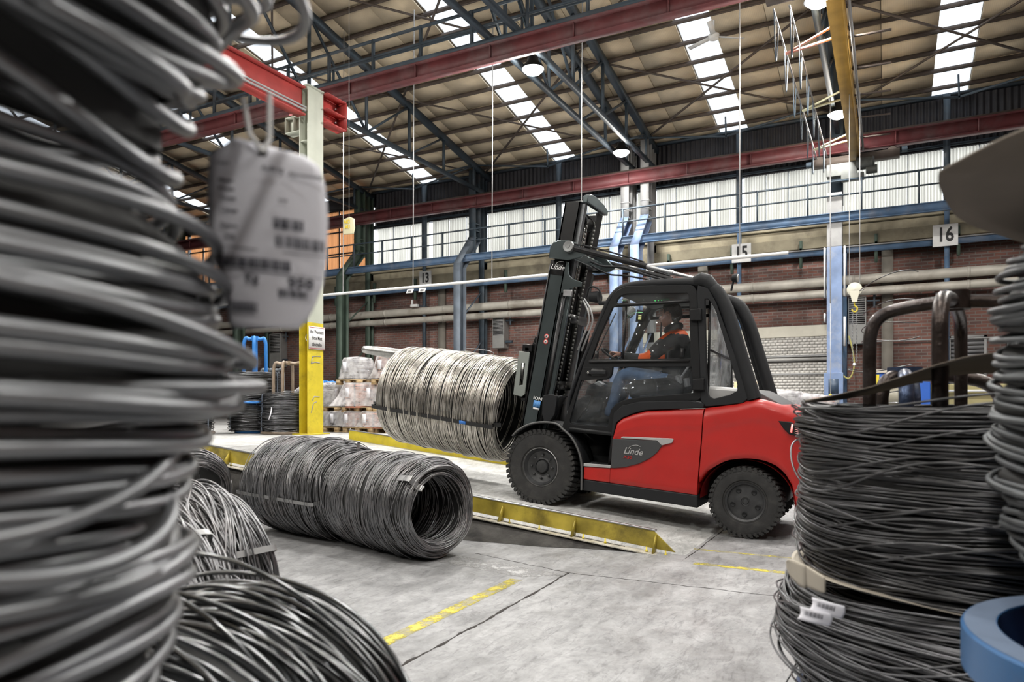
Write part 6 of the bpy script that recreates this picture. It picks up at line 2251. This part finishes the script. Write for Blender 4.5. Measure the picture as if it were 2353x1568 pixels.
def bgcoil(x, y, z0, h, R, m, n, seed, label, group=None, wr=.006, loose=6, name='wire_coil', seg=40, strap=True, me=None):
    me = me or coil_mesh(name, h, R, R * .6, wr, n, m, seg=seg, k=4, n_in=0, n_end=8, seed=seed, rad_w=(.004, .012, .008), ax_w=(.016, .012, .006), ecc=.012, round_end=.02, loose=loose, loose_r=.04, gap=.025)
    o = obj(name, None, None, None, me=me, label=label, cat='coil', group=group)
    o.location = (x, y, z0 + h / 2)
    o.rotation_euler = (0, 0, seed * 1.3)
    if strap:
        for a in (0.0, PI * .66, PI * 1.33):
            obj('strap', [strap_geo(h, R + .012, R * .58, a - seed * 1.3 - 1.9, .03, .003)], mat('dull_strap', (.16, .19, .24), .5, .3), o, sm=True)
    return o


carrier('coil_stand', -10.85, 9.95, DZ, 2.52, .20, .035, M_tblue, 'tall bright blue tube stand left of the yellow column', rot=.75, bend=.2)
bgcoil(-10.85, 9.95, 1.28, .52, .50, W_dark2, 44, 1, 'upper dark wire coil on the tall blue stand')
obj('tier_ring', [lathe([(.3, 1.22), (.54, 1.22), (.54, 1.26), (.3, 1.26)], 40, 'z', (-10.85, 9.95, 0))], M_tblue, None, label='blue tier ring between the two dark coils on the tall blue stand', cat='ring')
bgcoil(-10.85, 9.95, .71, .48, .47, W_dark, 40, 2, 'lower dark wire coil on the tall blue stand')
carrier('coil_stand', -10.02, 9.98, DZ, 2.02, .27, .03, M_tbrown, 'tan tube stand rising from a dark coil, just left of the yellow column', rot=.45, bend=.18)
bgcoil(-10.02, 9.98, .72, .34, .50, W_dark2, 32, 3, 'lower dark wire coil on the tan stand')
bgcoil(-10.02, 9.98, 1.07, .32, .49, W_dark2, 32, 4, 'upper dark wire coil on the tan stand, with a white paper strip')
ps = obj('paper_strip', [grid(lambda u, v: tuple(np.array([-9.93 + .03 * u, 9.46 + .02 * v, .93 + .22 * v]) + np.array([-.05 * (1 - v) ** 2, 0, 0])), 3, 8)], M_paper, None, label='white paper strip hanging on the dark coil of the tan stand', cat='paper')
so = ps.modifiers.new('t', 'SOLIDIFY')
so.thickness = .001
carrier('coil_stand', -11.7, 11.2, DZ, 1.98, .26, .032, M_tgrey, 'low blue-grey tube stand behind the tall blue one', rot=.3)
bgcoil(-11.7, 11.2, .72, .75, .5, W_dark2, 44, 5, 'dark wire coil on the low blue-grey stand')
# coils seen between the rod stack and the blue stand
bgcoil(-11.4, 8.9, .70, 1.5, .42, W_mid, 70, 6, 'tall grey wire coil stack at the edge of the left rod stack')
carrier('coil_stand', -11.4, 8.9, DZ, 2.42, .25, .03, M_tbrown, 'tan tube stand inside the tall grey wire coil stack', rot=.2)
fw_ = bgcoil(-10.6, 11.6, .95, .55, .62, W_dark2, 40, 7, 'wide dark coil under clear film behind the tan stand')
obj('film', [lathe([(0, .36), (.5, .35), (.64, .25), (.66, -.2), (.68, -.28)], 30)], M_film, fw_, sm=True)

# pallets with film-wrapped coils
def pallet(x, y, z, s, label, rz=0.0, w_=1.0, d_=.8):
    T = thing('pallet', (x, y, z), label, 'pallet', 'wooden pallets under the wrapped coils', rz=rz)
    for k in range(5):
        obj('deck_board', [bb(-w_ / 2, w_ / 2, -d_ / 2 + k * d_ / 5 + .01, -d_ / 2 + (k + 1) * d_ / 5 - .02, .085, .105)], M_wood, T)
    for k in (-1, 0, 1):
        obj('block', [bb(k * (w_ / 2 - .05) - .05, k * (w_ / 2 - .05) + .05, j * (d_ / 2 - .06) - .05, j * (d_ / 2 - .06) + .05, .018, .085) for j in (-1, 0, 1)], M_wood, T)
        obj('bottom_board', [bb(k * (w_ / 2 - .05) - .05, k * (w_ / 2 - .05) + .05, -d_ / 2, d_ / 2, 0, .018)], M_wood, T)
    return T


cop_me = {}


def wrapped(x, y, z0, h, R, copper, seed, label, flare=.14):
    key = (round(h, 2), round(R, 2), copper)
    if key not in cop_me:
        cop_me[key] = coil_mesh('wire_coil', h, R, R * .6, .007, int(h / .013), W_copper if copper else mat('galvanised_wire', (.50, .52, .53), .4, .6, .15, 6), seg=36, k=4, n_in=0, n_end=6, seed=seed, rad_w=(.001, .003, .002), ax_w=(.003, .003, .002), ecc=.002, round_end=.01, gap=.02)
    o = obj('wire_coil', None, None, None, me=cop_me[key], label=label, cat='coil')
    o.location = (x, y, z0 + h / 2)
    for a in (-2.2, -1.2, .5):
        obj('strap', [strap_geo(h, R + .008, R * .58, a, .03, .003)], mat('dark_band', (.05, .06, .08), .5), o, sm=True)
    ph = seed * 1.7

    def f(u, v):
        a = 2 * PI * u
        t = v
        if t < .35:
            r = (R + .03) * (t / .35) ** .8
            z = h / 2 + .03 + .035 * math.sin(a * 2 + ph) * (1 - t / .35) + .02
        else:
            k = (t - .35) / .65
            r = R + .03 + flare * k ** 1.3 * (1 + .5 * math.sin(a * 3 + ph)) + .022 * math.sin(a * 11 + ph * 2 + k * 3) * k
            z = h / 2 + .03 - (h + .02) * k
        return (r * math.cos(a), r * math.sin(a), z)
    obj('film', [grid(f, 66, 14, True)], M_film, o, sm=True, ang=None)
    obj('paper_label', [box((.02 * math.sin(seed), -R - .10, h * .15), (.09, .003, .18))], M_paper, o)
    return o


def at(px, Y):
    u = (px - 1176.5) / 1643
    g = (u * math.cos(YAW) - math.sin(YAW)) / (u * math.sin(YAW) + math.cos(YAW))
    return Y * g


pal = [  # px, y, level z, h, R, copper, label
    (752, 11.2, .76, .26, .24, 0, 'silver wire coil under film, bottom layer, beside the yellow column'),
    (787, 11.2, .76, .26, .24, 0, 'silver wire coil under film, bottom layer, second from the yellow column'),
    (822, 11.2, .76, .26, .26, 1, 'copper wire coil under film, bottom layer, first copper one'),
    (868, 11.2, .76, .26, .30, 1, 'wide copper coil under film in the bottom layer, by the far kerb end'),
    (912, 11.3, .76, .26, .26, 0, 'silver wire coil under film, bottom layer, behind the carried coil'),
    (762, 11.3, 1.16, .42, .26, 0, 'silver wire coil under film, middle layer, beside the yellow column'),
    (796, 11.5, 1.16, .42, .24, 0, 'silver wire coil under film, middle layer, behind the big copper one'),
    (826, 11.2, 1.16, .42, .29, 1, 'big copper wire coil in loose film, middle layer, with a white label'),
    (872, 11.4, 1.16, .42, .26, 1, 'copper wire coil under film, middle layer, right of the big copper one'),
    (910, 11.3, 1.16, .42, .26, 0, 'silver wire coil under film, middle layer, behind the carried coil'),
    (822, 11.3, 1.70, .38, .27, 0, 'silver wire coil draped in film, alone on the top layer'),
    (900, 11.4, 1.70, .42, .27, 1, 'copper wire coil draped in film on the top layer, beside the carried coil'),
]
for i, (px, Y, z, h, R, c_, lb) in enumerate(pal):
    wrapped(at(px, Y), Y, z, h, R, c_, i + 1, lb, .10 if i != 7 else .2)
for i, (px, Y, z, lb) in enumerate([(768, 11.2, .65, 'pallet on the floor under the silver coils beside the yellow column'), (843, 11.2, .65, 'pallet on the floor under the bottom copper coils'), (912, 11.3, .65, 'pallet on the floor behind the carried coil'),
                                    (768, 11.3, 1.05, 'pallet under the middle layer of silver coils'), (840, 11.3, 1.05, 'pallet under the big copper coil in loose film'), (912, 11.35, 1.05, 'pallet in the middle layer behind the carried coil'),
                                    (822, 11.3, 1.59, 'pallet under the lone silver coil on top'), (903, 11.4, 1.59, 'pallet under the copper coil on the top layer')]):
    pallet(at(px, Y), Y, z, 1, lb, 0, .72 if i < 6 else .6, .62)

# rows of blue and grey stands farther back
for i, (px, Y, tz, m_, lb) in enumerate([(748, 13.5, 1.78, M_tblue, 'small blue tube stand behind the wrapped coils, next to the yellow column'), (763, 14.3, 1.80, M_tblue, 'second small blue tube stand behind the wrapped coils'),
                                         (795, 14.6, 1.82, M_tgrey, 'small grey tube stand behind the lone silver coil'), (867, 14.8, 1.70, M_tgrey, 'small grey tube stand left of the top copper coil'), (885, 15.2, 2.0, M_tgrey, 'dark tube stand behind the top copper coil')]):
    carrier('coil_stand', at(px, Y), Y, DZ, tz, .22, .022, m_, lb, rot=.5, bend=.13)
for i, (px, Y, lb) in enumerate([(760, 13.6, 'dark coil on the small blue stands behind the wrapped coils'), (800, 14.7, 'dark coil on the small grey stand behind the lone silver coil'), (866, 14.8, 'dark coil on the small grey stand left of the top copper coil'), (890, 15.3, 'dark coil on the dark stand behind the top copper coil'),
                                 (735, 15.5, 'dark coil far behind the yellow column')]):
    bgcoil(at(px, Y), Y, .70, .62, .52, W_dark, 26, 10 + i, lb, strap=False, seg=28)

# unit heaters on the wall
def heater(x, z0, z1, label, w_=.42):
    T = thing('unit_heater', (x, 20.05, z0), label, 'heater')
    H_ = z1 - z0
    obj('casing', [bb(-w_ / 2, w_ / 2, 0, .33, 0, H_)], mat('heater_grey', (.30, .30, .29), .5, .2, .1, 4), T, bevel=.01)
    for k in range(12):
        zc = H_ * (.44 + .045 * k)
        obj('slat', [xform(box((0, 0, 0), (w_ * .86, .012, H_ * .022)), (0, -.012, zc), rotm('X', .6))], M_grey, T)
    obj('dark_grille', [bb(-w_ * .43, w_ * .43, -.004, 0, H_ * .42, H_ * .97)], M_black, T)
    obj('valve', [cyl((w_ / 2 + .02, .1, H_ * .9), (w_ / 2 + .30, .1, H_ * .9), .025, 8), cyl((w_ / 2 + .18, .1, H_ * .75), (w_ / 2 + .18, .1, H_ * 1.05), .03, 8), cyl((w_ / 2 + .02, .1, H_ * .2), (w_ / 2 + .25, .1, H_ * .2), .05, 10)], M_teal, T, sm=True)
    return T


heater(-.68, 2.72, 3.92, 'grey louvred unit heater on the brick wall behind the crane hook')
heater(-11.03, 2.98, 3.95, 'grey louvred unit heater on the wall left of the forklift mast')
heater(-20.8, 2.6, 3.88, 'dark louvred unit heater far left, behind the blue stand', .6)

# small cameras / lights on posts
for x, z, lb in ((-14.1, 4.5, 'small white fitting on an arm left of the sign 13 post'), (-13.85, 2.9, 'small white fitting low on the sign 13 post')):
    T = thing('wall_fitting', (x, 19.8, z), lb, 'fitting')
    obj('housing', [box((0, 0, 0), (.28, .12, .09)), box((-.1, 0, .12), (.06, .06, .16))], M_white, T, bevel=.01)
    obj('arm', [cyl((.1, .05, 0), (.42, .2, -.05), .02, 6)], M_teal, T)

# blue cabinet at the right
BX = thing('machine_housing', (0.15, 17.0, 0), 'blue and yellow machine housing seen behind the bent tubes', 'machine')
obj('shell', [bb(-.45, .62, -.3, .5, 0, 1.85)], mat('machine_blue', (.03, .12, .50), .4), BX, bevel=.02)
obj('top_cover', [bb(-.48, .65, -.33, .5, 1.85, 1.92)], mat('machine_cream', (.55, .50, .42), .5), BX, bevel=.01)
obj('corner_stripe', [bb(-.46, -.30, -.31, -.29, .9, 1.82)], M_yellow, BX)
obj('window', [bb(-.2, .25, -.31, -.295, 1.15, 1.55)], mat('machine_window', (.30, .28, .22), .3), BX)
BX2 = thing('machine_housing', (1.35, 17.6, 0), 'cream machine cabinet with a blue foot right of the blue housing', 'machine')
obj('shell', [bb(-.55, .9, -.3, .5, .3, 1.62)], mat('machine_tan', (.40, .35, .17), .5), BX2, bevel=.02)
obj('foot', [bb(-.5, .85, -.25, .45, 0, .3)], mat('machine_blue', (.03, .12, .50), .4), BX2)
obj('rail', [bb(-.5, 1.6, -.4, -.35, 1.45, 1.50), bb(-.5, -.45, -.4, -.35, 0, 1.5), bb(1.5, 1.55, -.4, -.35, 0, 1.5)], M_white, BX2)

# wrapped coils behind the counterweight
for i, (px, Y, h, R, c_, lb) in enumerate([(1790, 12.6, .75, .36, 0, 'silver coil in white film behind the forklift counterweight'), (1836, 12.8, .70, .36, 0, 'second silver coil in white film, farther right behind the counterweight'), (1872, 12.8, .68, .30, 1, 'copper coil in white film behind the counterweight, beside the black stack')]):
    x_ = at(px, Y)
    wrapped(x_, Y, .62, h, R, c_, 30 + i, lb, .08)
    bgc = wrapped(x_, Y, .12, .44, R, c_, 40 + i, lb.replace('coil in', 'coil, lower layer, in'), .06)
    pallet(x_, Y, 0, 1, 'pallet on the floor under wrapped coils behind the counterweight, %s' % ('left', 'middle', 'right')[i] + ' one', 0, .74, .74) if False else pallet(x_, Y, 0, 1, 'pallet behind the counterweight under the %s wrapped stack' % ('first', 'second', 'copper')[i], 0, .74, .74)
LD = thing('wooden_crate', (-2.3, 13.6, 0), 'small wooden frame peeping out above the counterweight', 'crate')
obj('slat', [bb(-.2, .2, -.02, .02, z_, z_ + .06) for z_ in (1.30, 1.42, 1.54)], M_wood, LD)
obj('upright', [bb(-.2, -.15, -.04, -.02, 0, 1.62), bb(.15, .2, -.04, -.02, 0, 1.62)], M_wood, LD)

# ------------------------------------------------------------------ yellow overhead crane
CG = thing('overhead_crane', (-.69, 15.5, 7.3), 'ochre overhead crane girder between the two red runways', 'crane')
obj('girder', [bb(-.11, .11, -4.1, 3.75, -.20, -.17), bb(-.11, .11, -4.1, 3.75, .17, .20), bb(-.012, .012, -4.1, 3.75, -.17, .17), bb(.10, .125, -4.1, 3.75, -.21, -.14)], M_ochre, CG)
obj('walk_angle', [bb(.15, .19, -4.1, 3.75, .02, .16)], M_grey, CG)
for k in range(6):
    yk = -3.4 + k * 1.3
    obj('outrigger', [bar((.0, yk, .15), (.75, yk, .12), .03)], M_purlin, CG)
obj('end_carriage', [bb(-.95, .95, 3.70, 3.95, -.22, -.04)], M_purlin, CG)
obj('end_carriage', [bb(-.95, .95, -4.1, -3.95, .02, .14)], M_purlin, CG)
obj('motor', [bb(-.62, .05, 3.4, 3.65, -.60, -.30), lathe([(0, -.2), (.14, -.2), (.15, -.15), (.15, .16), (.12, .2), (0, .2)], 20, 'x', (.22, 3.5, -.35)), lathe([(0, -.12), (.10, -.12), (.10, .12), (0, .12)], 16, 'x', (.36, 3.5, -.52)), bb(-.3, .2, 3.4, 3.7, -.70, -.58)], mat('motor_grey', (.10, .105, .10), .45, .3, .2, 8), CG, sm=True, bevel=.01)
for x_ in (-.8, .8):
    obj('travel_wheel', [lathe([(0, -.05), (.09, -.05), (.11, -.03), (.11, .03), (.09, .05), (0, .05)], 18, 'y', (x_, 3.9, -.02))], M_purlin, CG, sm=True)
for c_ in ((1.05, 3.8, -.05), (-1.05, 3.8, -.12)):
    obj('buffer', [lathe([(0, -.06), (.07, -.06), (.07, .06), (0, .06)], 14, 'x', c_)], M_teal, CG, sm=True)
# cable brackets along the girder, with the looped cables
M_pink = mat('faded_red_bar', (.62, .26, .20), .5)
M_pale = mat('pale_bar', (.72, .70, .48), .4)
for yk in (-2.5, .2, 2.75):
    obj('cable_bracket', [bar((-.1, yk, .0), (-.85, yk, -.10), .035), bar((-.1, yk - .3, .05), (-.85, yk, -.10), .03)], M_pink if yk < 0 else M_pale, CG)
obj('cable_track', [cyl((-.62, -4.0, -.06), (-.62, 3.6, -.06), .015, 6), cyl((-.85, -4.0, -.06), (-.85, 3.6, -.06), .015, 6)], M_grey, CG, sm=True)
for k in range(6):
    ya = -3.9 + k * 1.25
    for xo in (-.62, -.85):
        obj('festoon_cable', [tube(smooth([(xo, ya, -.07), (xo, ya + .08, -.45), (xo, ya + .22, -.72), (xo, ya + .36, -.45), (xo, ya + .45, -.09)], 5), .010, 6)], M_teal, CG, sm=True)

# hook block with chain
HK = thing('crane_hook', (-.55, 15.0, 3.3), 'pulley block with a yellow hook and chain hanging on two ropes', 'hook')
for x_ in (-.09, .09):
    obj('rope', [cyl((x_, 0, .1), (x_, 0, 3.8), .007, 6)], M_rope, HK)
obj('pulley', [lathe([(0, .05), (.05, .05), (.13, .03), (.135, 0), (.13, -.03), (0, -.05)], 26, 'y', (0, 0, .08)), prism([(-.09, .05), (.09, .05), (.04, -.16), (-.04, -.16)], -.045, .045)], mat('block_cream', (.62, .60, .50), .4, .2), HK, sm=True, ang=30)
obj('hook', [tube(smooth([(0, 0, -.14), (0, 0, -.22), (.045, 0, -.27), (.03, 0, -.34), (-.03, 0, -.33), (-.045, 0, -.29)], 5), [.014] * 26, 8)], M_yellow, HK, sm=True)
for sd in (-.035, .035):
    lk = []
    for k in range(30):
        z = -.34 - k * .032
        a4 = np.linspace(0, 2 * PI, 9)[:-1]
        lk.append(tube(np.stack([sd + (.012 * np.cos(a4) if k % 2 else 0 * a4), (0 * a4 if k % 2 else .012 * np.cos(a4)), z + .020 * np.sin(a4)], -1), .0045, 4, closed=True))
    obj('chain', lk, M_steel, HK, sm=True)
obj('chain_end', [lathe([(0, .02), (.03, .02), (.04, -.03), (0, -.04)], 10, 'z', (0, 0, -1.33))], M_steel, HK, sm=True)
YC = thing('hose', (-.85, 19.7, 2.9), 'yellow hose drooping beside the unit heater', 'hose')
obj('hose_run', [tube(smooth([(0, 0, 0), (.08, 0, -.35), (.12, 0, -.75), (.02, 0, -1.05), (-.15, 0, -.95), (-.28, 0, -.55), (-.32, 0, -.42)], 5), .018, 8)], mat('hose_yellow', (.55, .50, .16), .5), YC, sm=True)
# roof fan
RFN = thing('ceiling_fan', (-3.3, 15.6, 9.1), 'three-bladed ceiling fan below the skylight strip', 'fan')
obj('hub', [lathe([(0, -.08), (.10, -.06), (.12, .03), (0, .06)], 18), cyl((0, 0, 0), (0, 0, .35), .02, 8)], M_white, RFN, sm=True)
for k in range(3):
    a = .6 + k * 2 * PI / 3
    v, f = box((.38, 0, 0), (.58, .11, .008))
    obj('blade', [(v @ rotm('X', .25).T @ rotm('Z', a).T, f)], M_white, RFN)
